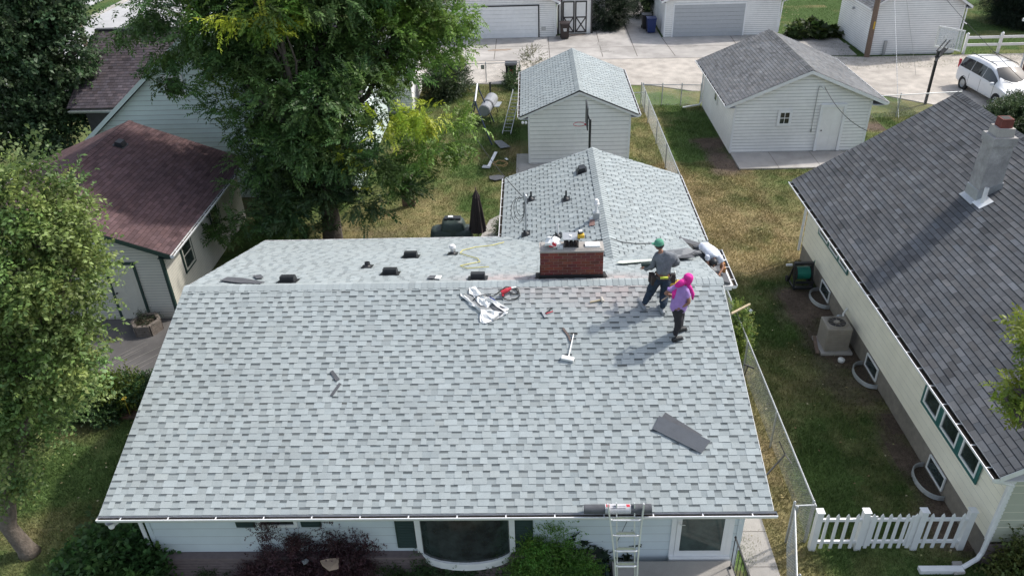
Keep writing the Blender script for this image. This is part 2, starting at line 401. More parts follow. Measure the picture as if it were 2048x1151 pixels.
def window(parent, c, U, Nn, w, h, mf=None, mg=None, fw=.06, cols=1, rows=1, name='window', trim=None, tw=0, sill=False):
    """c centre on the wall, U horizontal, Nn outward"""
    c, U, Nn = V3(c), V3(U).normalized(), V3(Nn).normalized(); up = V3((0, 0, 1)); mb = MB(); mf = mf or m_white
    if tw:
        t = MB()
        for s in (-1, 1):
            t.obox(c+U*s*(w/2+tw/2)+Nn*.022, U*tw/2, Nn*.013, up*(h/2+tw)); t.obox(c+up*s*(h/2+tw/2)+Nn*.022, U*(w/2-.001), Nn*.0125, up*tw/2)
        t.build('window_trim', trim or m_white, parent)
    for s in (-1, 1):
        mb.obox(c+U*s*(w/2-fw/2)+Nn*.02, U*fw/2, Nn*.02, up*h/2); mb.obox(c+up*s*(h/2-fw/2)+Nn*.02, U*(w/2-fw), Nn*.0195, up*fw/2)
    for i in range(1, cols): mb.obox(c+U*(-w/2+i*w/cols)+Nn*.018, U*.012, Nn*.014, up*(h/2-fw))
    for i in range(1, rows): mb.obox(c+up*(-h/2+i*h/rows)+Nn*.018, U*(w/2-fw), Nn*.0135, up*.014)
    if sill: mb.obox(c-up*(h/2+.02)+Nn*.035, U*(w/2+.04), Nn*.035, up*.02)
    o = mb.build(name, mf, parent)
    g = MB(); g.obox(c+Nn*.012, U*(w/2-fw/2), Nn*.006, up*(h/2-fw/2)); g.build('pane', mg or m_glass, o)
    return o
# ------------------------------------------------------------------ ground
def vnoise(x, y, sc, seed=0):
    rg = np.random.default_rng(seed); T = rg.random((64, 64)); X, Y = x/sc+31.3, y/sc+17.7
    xi, yi = np.floor(X).astype(int), np.floor(Y).astype(int); fx, fy = X-xi, Y-yi; fx = fx*fx*(3-2*fx); fy = fy*fy*(3-2*fy)
    g = lambda a, b: T[a % 64, b % 64]
    return g(xi, yi)*(1-fx)*(1-fy)+g(xi+1, yi)*fx*(1-fy)+g(xi, yi+1)*(1-fx)*fy+g(xi+1, yi+1)*fx*fy
def box_w(x, y, x0, x1, y0, y1, s=.8):
    sg = lambda t: 1/(1+np.exp(-np.clip(t/s*4, -30, 30)))
    return sg(x-x0)*sg(x1-x)*sg(y-y0)*sg(y1-y)
def masks(x, y):
    n1 = vnoise(x, y, 1.9, 1)*.5+vnoise(x, y, .8, 2)*.3+vnoise(x, y, .3, 3)*.2
    n2 = vnoise(x, y, 1.3, 5)*.6+vnoise(x, y, .45, 6)*.4
    dry = .07+.72*box_w(x, y, 5.2, 9.6, 22.8, 33.2)+.45*box_w(x, y, 4.6, 6.6, 28, 41)+.6*box_w(x, y, 4.6, 6.1, 9, 18.5, .4)+.28*box_w(x, y, -8, .2, 25, 38.5)+.2*box_w(x, y, -8, .2, 38, 45)
    dry += .5*box_w(x, y, 9, 14, 24, 32.5)+.25*box_w(x, y, 12, 30, 36, 41)+.2*box_w(x, y, 5.5, 9, 38.5, 41.5)
    dry -= .25*box_w(x, y, 6.6, 9.2, 33.5, 40)+.3*box_w(x, y, 6.4, 7.9, 19.5, 23.2, .5)
    dry -= .12*box_w(x, y, 4, 10, 8, 11.2)+.15*(y > 50)
    dry = np.clip((dry-.5)*1.0+(n1-.5)*1.7+.5, 0, 1)
    dirt = box_w(x, y, 8.05, 9.8, 16.3, 22.2, .6)*.9+box_w(x, y, 8.75, 9.8, 11.5, 16, .4)*.8+box_w(x, y, 7.9, 9.2, 31.4, 36, .6)*.9+box_w(x, y, -8.4, -4.6, 25.6, 27.6, .8)*.5+box_w(x, y, -8.4, 4.4, 8.2, 11, .4)*.9+box_w(x, y, -16, -11.6, 19, 30)*.5+box_w(x, y, 15.5, 17.5, 36.5, 41)*.7
    dirt = np.clip(dirt*1.5+(n2-.62)*1.6, 0, 1)*(dirt > .04)
    return dry, dirt
def ground_col(x, y):
    dry, dirt = masks(x, y); n = vnoise(x, y, .5, 9)[:, None]; far = np.clip((y-47)/4, 0, 1)[:, None]
    g = np.array([.082, .128, .040])*(.8+.4*n); g = g*(1-far)+np.array([.06, .10, .03])*far
    d = np.array([.27, .215, .115])*(.8+.4*n); e = np.array([.115, .088, .068])*(.8+.4*n)
    c = g*(1-dry[:, None])+d*dry[:, None]
    return c*(1-dirt[:, None])+e*dirt[:, None]
xs = np.concatenate([[-500, -200, -100, -60], np.arange(-45, -12, .9), np.arange(-12, 16.5, .16), np.arange(16.5, 40, .8), [60, 100, 200, 500]])
ys = np.concatenate([[-300, -100, -30, -5, 3], np.arange(7, 46, .16), np.arange(46, 90, .8), [100, 130, 200, 400, 800]])
GX, GY = np.meshgrid(xs, ys); nx, ny = len(xs), len(ys)
gz = (vnoise(GX.ravel(), GY.ravel(), 1.1, 21)-.5)*.03-.02
GV = np.stack([GX.ravel(), GY.ravel(), gz], 1)
ii = (np.arange(ny-1)[:, None]*nx+np.arange(nx-1)[None]).ravel()
GF = np.stack([ii, ii+1, ii+nx+1, ii+nx], 1)
m_ground = mat('lawn_soil', attr=True, rough=1, noise=.25, ns=7, speck=.35, sps=40, bump=1., bs=30, spec=.1)
o = np_mesh('ground', GV, GF, ground_col(GV[GF].mean(1)[:, 0], GV[GF].mean(1)[:, 1]), m_ground, None, np.zeros(3)); tag(o, kind='structure')

def grass(name, boxes, dens, label, seed=5):
    rg = np.random.default_rng(seed); P = []
    for (x0, x1, y0, y1, k) in boxes:
        n = int((x1-x0)*(y1-y0)*dens*k); P.append(np.stack([rg.uniform(x0, x1, n), rg.uniform(y0, y1, n)], 1))
    P = np.concatenate(P); dry, dirt = masks(P[:, 0], P[:, 1]); keep = rg.random(len(P)) > dirt*.97; P = P[keep]; dry = dry[keep]; n = len(P)
    clump = vnoise(P[:, 0], P[:, 1], .35, 33); hgt = (.025+.065*clump+.03*rg.random(n)+.06*(rg.random(n) > .985))*(1-.45*dry); wd = rg.uniform(.006, .013, n)
    th = rg.uniform(0, 6.283, n); lean = rg.normal(0, .6, n)*hgt; lean2 = rg.normal(0, .6, n)*hgt
    b = np.stack([P[:, 0], P[:, 1], np.full(n, -.02)], 1); dx = np.stack([np.cos(th)*wd, np.sin(th)*wd, 0*wd], 1)
    tip = b+np.stack([lean, lean2, hgt+.02], 1)
    V = np.stack([b-dx, b+dx, tip], 1).reshape(-1, 3); F = np.arange(3*n).reshape(n, 3)
    c = ground_col(P[:, 0], P[:, 1])*rg.uniform(.75, 1.55, (n, 1))*np.array([1, 1.04, .95])
    o = np_mesh(name, V, F, c, m_grass, None, np.zeros(3)); return tag(o, label, kind='stuff')
grass('grass', [(4.4, 9.5, 8.5, 33, 1.), (9.5, 14.5, 24.3, 32.2, .6), (14, 20, 32, 39, .5), (-16, -8.3, 8, 16.1, .8), (-8.5, -.6, 25.4, 45, .5), (4.4, 9, 33, 41, .5)], 1000, 'short patchy lawn grass, green and straw coloured, between the houses')
grass('grass', [(14, 34, 46.5, 75, 1)], 90, 'thicker green grass of the lawns beyond the alley', 6)

def slab(name, pts, z, m, joints=None, th=.1, kind='structure', label=None, cat=None):
    mb = MB(); poly = [V3((p[0], p[1], z)) for p in pts]; mb.prism(poly, (0, 0, -th)); o = mb.build(name, m)
    return tag(o, label, cat, kind=kind)
def joints(name, segs, z, m, w=.02):
    mb = MB()
    for (a, b) in segs:
        a, b = V3((*a, z)), V3((*b, z)); d = (b-a).normalized(); s = V3((-d.y, d.x, 0))*w/2; mb.face([a-s, b-s, b+s, a+s])
    return tag(mb.build(name, m), kind='structure')
m_joint = mat('joint_dark', (.14, .125, .11), noise=.2)
slab('alley', [(-26, 40.9+2.6), (-8, 45.9), (6.9, 44.4), (9, 43.2), (19, 41.8), (22, 39.2), (40, 36), (40, 49.0), (20.5, 49.1), (13, 50.2), (-26, 50.3)], .012, m_alley)
slab('driveway', [(-12, 50.31), (20.4, 49.5), (20.7, 55), (19, 55.0), (9, 54.9), (8.8, 75), (4.6, 75), (4.4, 56.5), (1.8, 56), (-12, 56)], .03, m_conc)
slab('driveway', [(-14.9, 20.9), (-10.2, 20.9), (-10.2, 16.7), (-14.9, 16.9)], .02, m_concd)
joints('paving_joints', [((-12, 53), (9, 52.6)), ((4.6, 50.4), (4.8, 75)), ((9.2, 50.2), (9, 54.9)), ((13.5, 49.9), (13.7, 54.8)), ((1.2, 50.4), (1.2, 56)), ((-2.4, 50.4), (-2.4, 55.5)), ((9, 52.5), (20, 52.2)), ((6.8, 50.3), (7, 70)), ((17, 49.8), (17, 54.8))], .034, m_joint, .05)
slab('street', [(-36, 38), (-26.5, 38), (-26.5, 110), (-36, 110)], .01, m_street)
slab('kerb', [(-36.35, 38), (-36, 38), (-36, 110), (-36.35, 110)], .12, m_conc)
slab('pavement', [(-39.9, 38), (-38.6, 38), (-38.6, 110), (-39.9, 110)], .03, m_street)
slab('pavement', [(-38.6, 62.2), (-36.35, 62.2), (-36.35, 63.1), (-38.6, 63.1)], .03, m_street)
slab('front_walk', [(4.42, 7.5), (5.08, 7.5), (5.08, 13.4), (4.42, 13.4)], .04, m_conc)
joints('walk_joints', [((4.42, y), (5.08, y)) for y in (9.1, 10.1, 11.05, 12.0, 12.9)], .0445, m_joint, .012)
slab('patio', [(-2.2, 25.4), (-.9, 25.4), (-.9, 28.05), (-1.35, 28.05), (-1.75, 27.6)], .03, m_conc)
slab('garage_slab', [(-.75, 31), (4.2, 31), (4.2, 33.17), (-.18, 33.17), (-.18, 34.4), (-.75, 34.4)], .025, m_conc)
slab('garage_slab', [(9.12, 32.1), (14.6, 32.1), (14.6, 33.96), (9.12, 33.96)], .05, m_conc)
joints('slab_joints', [((10.85, 32.1), (10.85, 33.96)), ((12.7, 32.1), (12.7, 33.96)), ((-1.75, 26.7), (-.9, 26.7))], .055, m_joint, .02)
def stain(u, v, rx, ry, m, z, seed):
    rg = np.random.default_rng(seed); p = at_z(u, v, z); n = 18; mb = MB(); rr = 1+rg.normal(0, .22, n)
    mb.face([(p.x+math.cos(6.283*k/n)*rx*rr[k], p.y+math.sin(6.283*k/n)*ry*rr[k], z) for k in range(n)]); tag(mb.build('concrete_stain', m), kind='structure')
m_rust = mat('rust_stained_concrete', (.30, .24, .19), rough=.9, noise=.25, ns=4, speck=.15, sps=50); m_oil = mat('oil_stained_concrete', (.29, .275, .255), rough=.85, noise=.25, ns=4, speck=.15, sps=50)
for k, (u, v, rx, ry, m_) in enumerate(((1148, 70, .9, .35, m_rust), (1205, 88, .35, .6, m_oil), (1215, 103, .5, .3, m_oil), (1060, 92, 1.2, .3, m_oil), (1000, 100, .8, .25, m_rust), (1380, 92, .8, .3, m_oil), (1660, 90, .9, .8, m_oil), (1290, 60, .5, 1.2, m_oil))): stain(u, v, rx, ry, m_, .0345, k)
# scrape marks on the dark driveway
rg = random.Random(4); mb = MB()
for i in range(22):
    a = V3((-13.6+rg.random()*1.6, 17.1+rg.random()*1.4, .0245)); d = V3((.55+rg.random()*.3, 1, 0)).normalized(); L = .5+rg.random()*1.2; s = V3((-d.y, d.x, 0))*.008
    pts = [a, a+d*L*.5+s*rg.uniform(-3, 3), a+d*L]; mb.face([pts[0]-s, pts[1]-s, pts[1]+s, pts[0]+s]); mb.face([pts[1]-s, pts[2]-s*.4, pts[2]+s*.4, pts[1]+s])
m_scr = mat('scrape', (.24, .225, .20), noise=.3, ns=20); tag(mb.build('scrape_marks', m_scr), kind='structure')

# ------------------------------------------------------------------ main house
HX0, HX1 = -8.37, 4.38; FY, BY = 10.2, 21.1; EZ = RIDGE_Z-SL*(RIDGE_Y-FY)
house = thing('brick_base_house', 'large light grey shingled bungalow in the foreground with red brick chimney on its ridge', 'house', (-2, 15.7, 0))
nz = math.sqrt(1+SL*SL)
mb = MB(); WXL, WXR, WY0, WY1 = -8.0, 4.1, 10.85, 20.6
rz = lambda y: RIDGE_Z-abs(y-RIDGE_Y)*SL-.15
mb.prism([(WXL, WY0, 0), (WXL, WY1, 0), (WXL, WY1, rz(WY1)), (WXL, RIDGE_Y, rz(RIDGE_Y)), (WXL, WY0, rz(WY0))], (WXR-WXL, 0, 0)); mb.build('wall', m_front, house)
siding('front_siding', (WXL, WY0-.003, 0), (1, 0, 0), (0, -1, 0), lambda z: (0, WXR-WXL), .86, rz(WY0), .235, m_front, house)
def gext(z):
    zt = rz(WY0); t = max(0, (z-zt)/SL); return (min(t, RIDGE_Y-WY0-.01), WY1-WY0-t*1.0 if z > zt else WY1-WY0)
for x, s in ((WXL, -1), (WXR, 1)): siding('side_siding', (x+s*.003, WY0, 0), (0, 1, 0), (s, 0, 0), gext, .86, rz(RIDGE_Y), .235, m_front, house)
# painted brick base below the siding
m_mb = mat('painted_brick_courses', (.17, .135, .135), rough=.85, noise=.12, ns=10)
mb = MB()
for i in range(10):
    z = i*.085; mb.box(WXL-.06, WY0-.16-.004*(i % 2), z, 1.15, WY0-.03, z+.072)
mb.box(WXL-.05, WY0-.15, 0, 1.14, WY0-.03, .84); mb.box(WXL-.08, WY0-.19, .845, 1.17, WY0-.02, .875)
mb.build('brick_base', m_mb, house)
# roof
mb = MB(); e = .012
pr = [(FY+.01, EZ-e), (RIDGE_Y, RIDGE_Z-e), (BY-.01, EZ-e), (BY-.01, EZ-.1), (RIDGE_Y, RIDGE_Z-.11), (FY+.01, EZ-.1)]
mb.prism([(HX0+.012, y, z) for y, z in pr], (HX1-HX0-.024, 0, 0)); roof = mb.build('roof', m_deck, house)
SLEN = math.hypot(RIDGE_Y-FY, RIDGE_Z-EZ)
shingles('shingles', (HX0, FY-.03, EZ-.03*SL), (1, 0, 0), (0, 1, SL), HX1-HX0, SLEN+.03, roof, PAL_NEW, 11, expo=.146, dust=((-.3, 15.95, 1.1, .45, .8), (2.1, 15.85, .7, .45, .9), (1.8, 15.2, .8, .5, .5), (-1.0, 16.1, .8, .4, .4), (.6, 15.3, 1.2, .4, .3)))
shingles('shingles', (HX1, BY+.03, EZ-.03*SL), (-1, 0, 0), (0, -1, SL), HX1-HX0, math.hypot(BY-RIDGE_Y, .1+RIDGE_Z-EZ), roof, PAL_NEW, 12, expo=.146, dust=((-.3, 15.95, 1.1, .45, .8), (2.1, 15.85, .7, .45, .9), (1.8, 15.2, .8, .5, .5), (-1.0, 16.1, .8, .4, .4), (.6, 15.3, 1.2, .4, .3)))
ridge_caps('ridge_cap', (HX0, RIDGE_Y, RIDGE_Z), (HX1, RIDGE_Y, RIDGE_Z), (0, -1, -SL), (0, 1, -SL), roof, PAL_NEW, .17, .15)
mb = MB(); mb.box(HX0+.02, FY+.0, EZ-.19, HX1-.02, FY+.022, EZ-.02); mb.box(HX0+.02, FY+.023, EZ-.2, HX1-.02, WY0, EZ-.185); mb.build('fascia', m_white, house)
for x, s in ((HX0, -1), (HX1, 1)):
    mb = MB()
    for ya in (FY+.01, BY-.01):
        a, b = V3((x, ya, EZ)), V3((x, RIDGE_Y, RIDGE_Z)); mb.prism([a-V3((0, 0, .012)), b-V3((0, 0, .012)), b-V3((0, 0, .16)), a-V3((0, 0, .16))], (s*.014, 0, 0))
    mb.build('rake_board', m_white, house)
gutter('gutter', (HX0-.03, FY-.005, EZ-.035), (HX1+.06, FY-.005, EZ-.035), (0, -1, 0), house, hang=.87, w=.115)
gutter('gutter', (HX0, BY+.005, EZ-.04), (-1.05, BY+.005, EZ-.04), (0, 1, 0), house)
mb = MB(); mb.lathe((-8.18, 10.14, 2.42), [(.045, 0), (.06, .03), (.06, .1), (.09, .16)], 12); mb.tube([(-8.18, 10.14, 2.46), (-8.18, 10.5, 2.3), (-8.1, 10.8, 2.1), (-8.1, 10.82, .3)], .04, 8); mb.build('downspout', m_wal, house)
# front openings
fw_ = lambda u, v: at_y(u, v, WY0)
U, Nf = (1, 0, 0), (0, -1, 0)
def shutter(x0, x1, z0, z1):
    mb = MB(); mb.box(x0, WY0-.045, z0, x1, WY0-.018, z1)
    n = int((z1-z0)/.05)
    for i in range(n): mb.obox(((x0+x1)/2, WY0-.05, z0+.03+i*(z1-z0-.06)/n), ((x1-x0)/2-.04, 0, 0), (0, .006, .006), (0, -.003, .018))
    mb.build('shutter', m_green, house)
def px(u, v=1045): return fw_(u, v).x
zb = fw_(560, 1050).z
window(house, ((px(516)+px(596))/2, WY0-.015, zb+.42), U, Nf, px(596)-px(516), .84, fw=.07, rows=1)
shutter(px(473), px(511), zb, zb+.84); shutter(px(603), px(643), zb, zb+.84)
zb2 = fw_(815, 1091).z
shutter(px(792, 1060), px(834, 1060), zb2, zb2+1.25); shutter(px(1027, 1060), px(1066, 1060), zb2, zb2+1.25)
# bow window
bx0, bx1 = px(838, 1060), px(1024, 1060); bc = (bx0+bx1)/2; bw = (bx1-bx0)/2; z0 = zb2-.1
arc = [(bc+bw*math.sin(t)*1.0, WY0-.02-.34*(math.cos(t*1.0)-math.cos(1.45))/(1-math.cos(1.45))) for t in np.linspace(-1.45, 1.45, 11)]
arc = [(bc+(x-bc)/math.sin(1.45), y) for x, y in arc]
mb = MB(); mb.prism([(x, y-.05, z0+.02) for x, y in arc], (0, 0, -.07))
mb.prism([(x, y-.02, z0-.055) for x, y in arc], (0, 0, -.15))
bow = mb.build('bow_window', m_white, house); mb = MB(); mb.prism([(x, y-.04, z0+1.42) for x, y in arc], (0, 0, .06)); mb.build('window_head', m_white, bow)
mb = MB()
for (a, b) in zip(arc[:-1], arc[1:]): mb.face([(a[0], a[1], z0+.022), (b[0], b[1], z0+.022), (b[0], b[1], z0+1.42), (a[0], a[1], z0+1.42)])
mb.build('pane', m_glass, bow)
mb = MB()
for i in (0, 10): mb.box(arc[i][0]-.06, WY0-.1, z0+.021, arc[i][0]+.06, WY0-.004, z0+1.419)
mb.build('window_post', m_white, bow)
# front door
dx0, dx1 = fw_(1347, 1080).x+.02, fw_(1452, 1080).x; zd = .71
mb = MB()
mb.box(dx0-.1, WY0-.045, zd-.12, dx0, WY0-.003, zd+2.1); mb.box(dx1, WY0-.045, zd-.12, dx1+.1, WY0-.003, zd+2.1); mb.box(dx0+.001, WY0-.045, zd+2.03, dx1-.001, WY0-.003, zd+2.099)
mb.box(dx0-.1, WY0-.12, zd-.14, dx1+.1, WY0-.046, zd+.0); door_t = mb.build('door_frame', m_white, house)
mb = MB(); mb.box(dx0+.005, WY0-.055, zd+.005, dx0+.1, WY0-.03, zd+2.02); mb.box(dx1-.1, WY0-.055, zd+.005, dx1-.005, WY0-.03, zd+2.02); mb.box(dx0+.101, WY0-.054, zd+.005, dx1-.101, WY0-.03, zd+.16); mb.box(dx0+.101, WY0-.054, zd+1.9, dx1-.101, WY0-.03, zd+2.02)
door = mb.build('storm_door', m_white, house)
mb = MB(); mb.box(dx0+.09, WY0-.045, zd+.15, dx1-.09, WY0-.035, zd+1.92); mb.build('glass', m_glassg, door)
mb = MB(); mb.obox((dx0+.05, WY0-.064, zd+1.02), (.022, 0, 0), (0, .008, 0), (0, 0, .06)); mb.tube([(dx0+.05, WY0-.07, zd+1.0), (dx0+.06, WY0-.11, zd+1.0), (dx0+.15, WY0-.11, zd+.99)], .009, 6); mb.build('door_handle', m_alu, door)
mb = MB(); mb.box(px(1350, 1028)-.05, WY0-.06, 2.0, px(1350, 1028)+.0, WY0-.017, 2.12); mb.build('doorbell_box', m_blk, house)
for q0, q1 in ((WXR-.09, WXR+.02), (WXL-.02, WXL+.07)): mb = MB(); mb.box(q0, WY0-.03, .86, q1, WY0-.018, rz(WY0)); mb.build('corner_trim', m_front, house)
# house number, the two digits one above the other
def text_mesh(s, size, depth=.006):
    c = bpy.data.curves.new('letters', 'FONT'); c.body = s; c.size = size; c.extrude = depth/2; c.align_x = 'CENTER'; c.align_y = 'CENTER'
    t = bpy.data.objects.new('letters', c); COL.objects.link(t); dg = bpy.context.evaluated_depsgraph_get(); dg.update()
    me = bpy.data.meshes.new_from_object(t.evaluated_get(dg)); bpy.data.objects.remove(t); bpy.data.curves.remove(c); return me
def put_text(name, s, size, p, X, Y, m, parent):
    me = text_mesh(s, size); X, Y = V3(X).normalized(), V3(Y).normalized(); Z = X.cross(Y)
    me.transform(Matrix(((X.x, Y.x, Z.x, p[0]), (X.y, Y.y, Z.y, p[1]), (X.z, Y.z, Z.z, p[2]), (0, 0, 0, 1))))
    me.transform(Matrix.Translation(-V3(WLOC[parent.name]))); me.materials.clear()
    return finish(me, name, m, parent, None)
pn = fw_(1482, 1036); put_text('house_number', '8', .13, (pn.x, WY0-.028, pn.z+.03), (1, 0, 0), (0, 0, 1), m_white, house); put_text('house_number', '3', .13, (pn.x-.01, WY0-.028, pn.z-.085), (1, 0, 0), (0, 0, 1), m_white, house)
# porch stoop with railing
st = thing('porch_stoop', 'grey concrete front stoop below the glass storm door', 'porch', (2.9, 9.9, 0))
mb = MB(); mb.box(1.5, 9.0, 0, 3.95, WY0-.165, .70); mb.build('landing', m_conc, st, bevel=.012)
mb = MB(); mb.box(3.951, 9.2, 0, 4.2, 10.4, .46); mb.build('step', m_conc, st, bevel=.01)
rl = thing('stoop_railing', 'black wrought iron handrail along the right edge of the front stoop', 'railing', (4.0, 9.9, 0))
mb = MB(); a, b = V3((3.9, 10.55, 1.55)), V3((4.02, 9.0, 1.5))
mb.beam(a, b, .03, .015); mb.beam(a-V3((0, 0, .75)), b-V3((0, 0, .72)), .02, .012); mb.build('handrail', m_blk, rl)
for i in range(11):
    p = a.lerp(b, i/10); mb = MB(); mb.beam(p-V3((0, 0, .84 if i in (0, 10) else .74)), p, .016 if i in (0, 10) else .011, .011, (0, 1, 0)); mb.build('post' if i in (0, 10) else 'baluster', m_blk, rl)
mb = MB(); mb.lathe(a+V3((0, .0, .0)), [(0, -.02), (.025, 0), (.02, .03), (0, .045)], 10); mb.lathe(V3((3.88, 10.5, .7)), [(.03, 0), (.03, .03), (.012, .05)], 8); mb.build('finial', m_blk, rl)

# ---- rear wing roof
mb = MB(); wx0, wx1, wy1 = -.97, 5.15, 25.75; wez = WZ-WS*(wx1-WX)
for (xa, s) in ((wx0, 0), (wx1, 1)):
    a, b = V3((xa, 0, wez)), V3((WX, 0, WZ)); mb.prism([(a.x, 16.2, a.z-.012), (b.x, 16.2, b.z-.012), (b.x, 16.2, b.z-.11), (a.x, 16.2, a.z-.1)] if False else [(a.x, 19.2, a.z-.012), (b.x, 19.2, b.z-.012), (b.x, 19.2, b.z-.11), (a.x, 19.2, a.z-.1)], (0, wy1-19.2-.012, 0))
wroof = mb.build('wing_roof', m_deck, house)
WSL = math.hypot(wx1-WX, WZ-wez)
shingles('shingles', (wx0-.03, wy1, wez-.03*WS), (0, -1, 0), (1, 0, WS), wy1-17.0, WSL+.03, wroof, PAL_NEW, 21, expo=.146)
nrow = 6; cut = nrow*.146; qx = WS*WS+1; qx = cut/math.sqrt(qx)
shingles('shingles', (wx1+.03, 20.45, wez-.03*WS), (0, 1, 0), (-1, 0, WS), wy1-20.45, cut, wroof, PAL_NEW, 22, expo=.146)
shingles('shingles', (wx1+.03-qx, 17.45, wez-.03*WS+qx*WS), (0, 1, 0), (-1, 0, WS), wy1-17.45, WSL+.03-cut, wroof, PAL_NEW, 23, expo=.146)
ridge_caps('ridge_cap', (WX, 17.75, WZ), (WX, wy1, WZ), (-1, 0, -WS), (1, 0, -WS), wroof, PAL_NEW, .2, .15, lift=.02)
mb = MB(); mb.prism([(-.6, wy1-.35, 0), (4.8, wy1-.35, 0), (4.8, wy1-.35, 2.55), (WX, wy1-.35, 3.5), (-.6, wy1-.35, 2.55)], (0, -5, 0)); mb.build('wing_wall', m_front, house)
gutter('wing_gutter', (wx0-.01, wy1, wez-.05), (wx0-.01, 21.2, wez-.05), (-1, 0, 0), house); gutter('wing_gutter', (wx1+.01, 20.9, wez-.05), (wx1+.01, wy1, wez-.05), (1, 0, 0), house, debris=True)
mb = MB()
for xa in (wx0, wx1):
    a, b = V3((xa, wy1, wez)), V3((WX, wy1, WZ)); mb.prism([a-V3((0, 0, .012)), b-V3((0, 0, .012)), b-V3((0, 0, .16)), a-V3((0, 0, .16))], (0, .014, 0))
mb.build('rake_board', m_white, house)
# dark unshingled side porch roof
pz = lambda x: WZ-WS*(x-WX)+.02
mb = MB(); mb.prism([(4.3, 18.45, pz(4.3)), (5.42, 18.45, pz(5.42)), (5.42, 18.45, pz(5.42)-.1), (4.3, 18.45, pz(4.3)-.1)], (0, 2.05, 0)); pr_ = mb.build('porch_roof', m_felt, house)
mb = MB(); mb.prism([(4.9, 18.6, pz(4.9)+.006), (5.15, 18.6, pz(5.15)+.006), (5.15, 18.6, pz(5.15)+.001), (4.9, 18.6, pz(4.9)+.001)], (0, 1.8, 0)); mb.build('felt_lap', m_feltg, pr_)
mb = MB(); mb.box(4.0, 18.40, 2.38, 5.46, 18.445, 2.52); mb.box(5.43, 18.45, 2.42, 5.5, 20.55, 2.5); mb.build('porch_fascia', m_white, house)
mb = MB(); mb.box(4.35, 18.8, 0, 5.1, 20.6, 2.35); mb.build('porch_wall', m_front, house)
gutter('porch_gutter', (5.50, 18.45, 2.5), (5.50, 20.5, 2.5), (1, 0, 0), house, debris=True)

# ---- chimney
cx0, cx1, cy0, cy1, cz = .14, 1.63, 15.98, 16.42, 5.03
m_br = mat('red_brick', attr=True, rough=.85, noise=.15, ns=20, speck=.1, sps=100)
m_mort = mat('mortar', (.33, .24, .20), noise=.15)
mb = MB(); mb.box(cx0+.008, cy0+.008, 3.9, cx1-.008, cy1-.008, cz); ch = mb.build('chimney', m_mort, house)
rg = random.Random(9)
def bricks(x0, y0, x1, y1, z0, z1, bh=.076, bl=.205, g=.011, palette=((.16, .04, .03), (.2, .052, .038), (.14, .036, .03))):
    mb = MB(); i = 0; z = z0
    while z+bh <= z1+.001:
        for side in range(4):
            L = (x1-x0) if side in (0, 2) else (y1-y0); u = -(bl+g)*(.5 if i % 2 else 0)
            while u < L:
                a, b = max(u, .0), min(u+bl, L)
                if b-a > .02:
                    c = [k*rg.uniform(.82, 1.15) for k in rg.choice(palette)]; zz0, zz1 = z+g/2, z+bh-g/2; d = .01
                    if side == 0: mb.box(x0+a, y0, zz0, x0+b, y0+d, zz1, c)
                    if side == 2: mb.box(x0+a, y1-d, zz0, x0+b, y1, zz1, c)
                    if side == 1: mb.box(x1-d, y0+max(a, .012), zz0, x1, y0+min(b, L-.012), zz1, c)
                    if side == 3: mb.box(x0, y0+max(a, .012), zz0, x0+d, y0+min(b, L-.012), zz1, c)
                u += bl+g
        i += 1; z += bh
    return mb
bricks(cx0, cy0, cx1, cy1, 4.32, cz).build('bricks', m_br, ch)
mb = MB(); mb.box(cx0-.015, cy0-.015, cz, cx1+.015, cy1+.015, cz+.035); mb.prism([(cx0, cy0, cz+.035), (cx1, cy0, cz+.035), (cx1-.1, cy0+.1, cz+.08), (cx0+.1, cy0+.1, cz+.08)], (0, .001, 0))
mb.face([(cx0+.05, cy0+.05, cz+.06), (cx1-.05, cy0+.05, cz+.06), (cx1-.05, cy1-.05, cz+.06), (cx0+.05, cy1-.05, cz+.06)])
mb.box(cx0+.03, cy0+.03, cz+.035, cx1-.03, cy1-.03, cz+.058); mb.build('mortar_crown', m_conc, ch)
mb = MB(); mb.box(cx0-.012, cy0-.014, 4.2, cx1+.012, cy1+.012, 4.42)
f = lambda x, y: (x, y, RIDGE_Z-SL*abs(y-RIDGE_Y)+.02)
mb.face([f(cx0-.17, cy0-.03), f(cx1+.17, cy0-.03), f(cx1+.02, cy0+.12), f(cx0-.02, cy0+.12)]); mb.face([f(cx0-.12, cy0-.02), f(cx0, cy0-.02), f(cx0, cy1+.1), f(cx0-.1, cy1+.1)][::1]); mb.face([f(cx1, cy0-.02), f(cx1+.12, cy0-.02), f(cx1+.1, cy1+.1), f(cx1, cy1+.1)])
mb.build('flashing', m_rub, ch)
# flue cap: three flue openings under a tilted metal lid
fc = V3(((at_y(1128, 490, 16.3).x+at_y(1156, 490, 16.3).x)/2, 16.2, cz+.058)); mb = MB()
for sx in (-1, 1):
    for sy in (-1, 1): mb.box(fc.x+sx*.155-.012, fc.y+sy*.12-.012, fc.z+.02, fc.x+sx*.155+.012, fc.y+sy*.12+.012, fc.z+.22)
mb.box(fc.x-.17, fc.y-.135, fc.z, fc.x+.17, fc.y+.135, fc.z+.045)
for k in (-.08, 0, .08): mb.box(fc.x+k-.003, fc.y-.13, fc.z+.045, fc.x+k+.003, fc.y+.13, fc.z+.17)
mb.build('flue_cap', m_brown, ch)
mb = MB()
for k in (-.1, 0, .1): mb.box(fc.x+k-.036, fc.y-.1, fc.z+.046, fc.x+k+.036, fc.y+.1, fc.z+.12)
mb.build('flue_tile', mat('soot_brick', (.03, .018, .016)), ch)
mb = MB(); mb.obox(fc+V3((0, .02, .235)), (.2, 0, 0), (0, .16, .012), (0, -.001, .009)); mb.build('cap_lid', m_galv, ch)

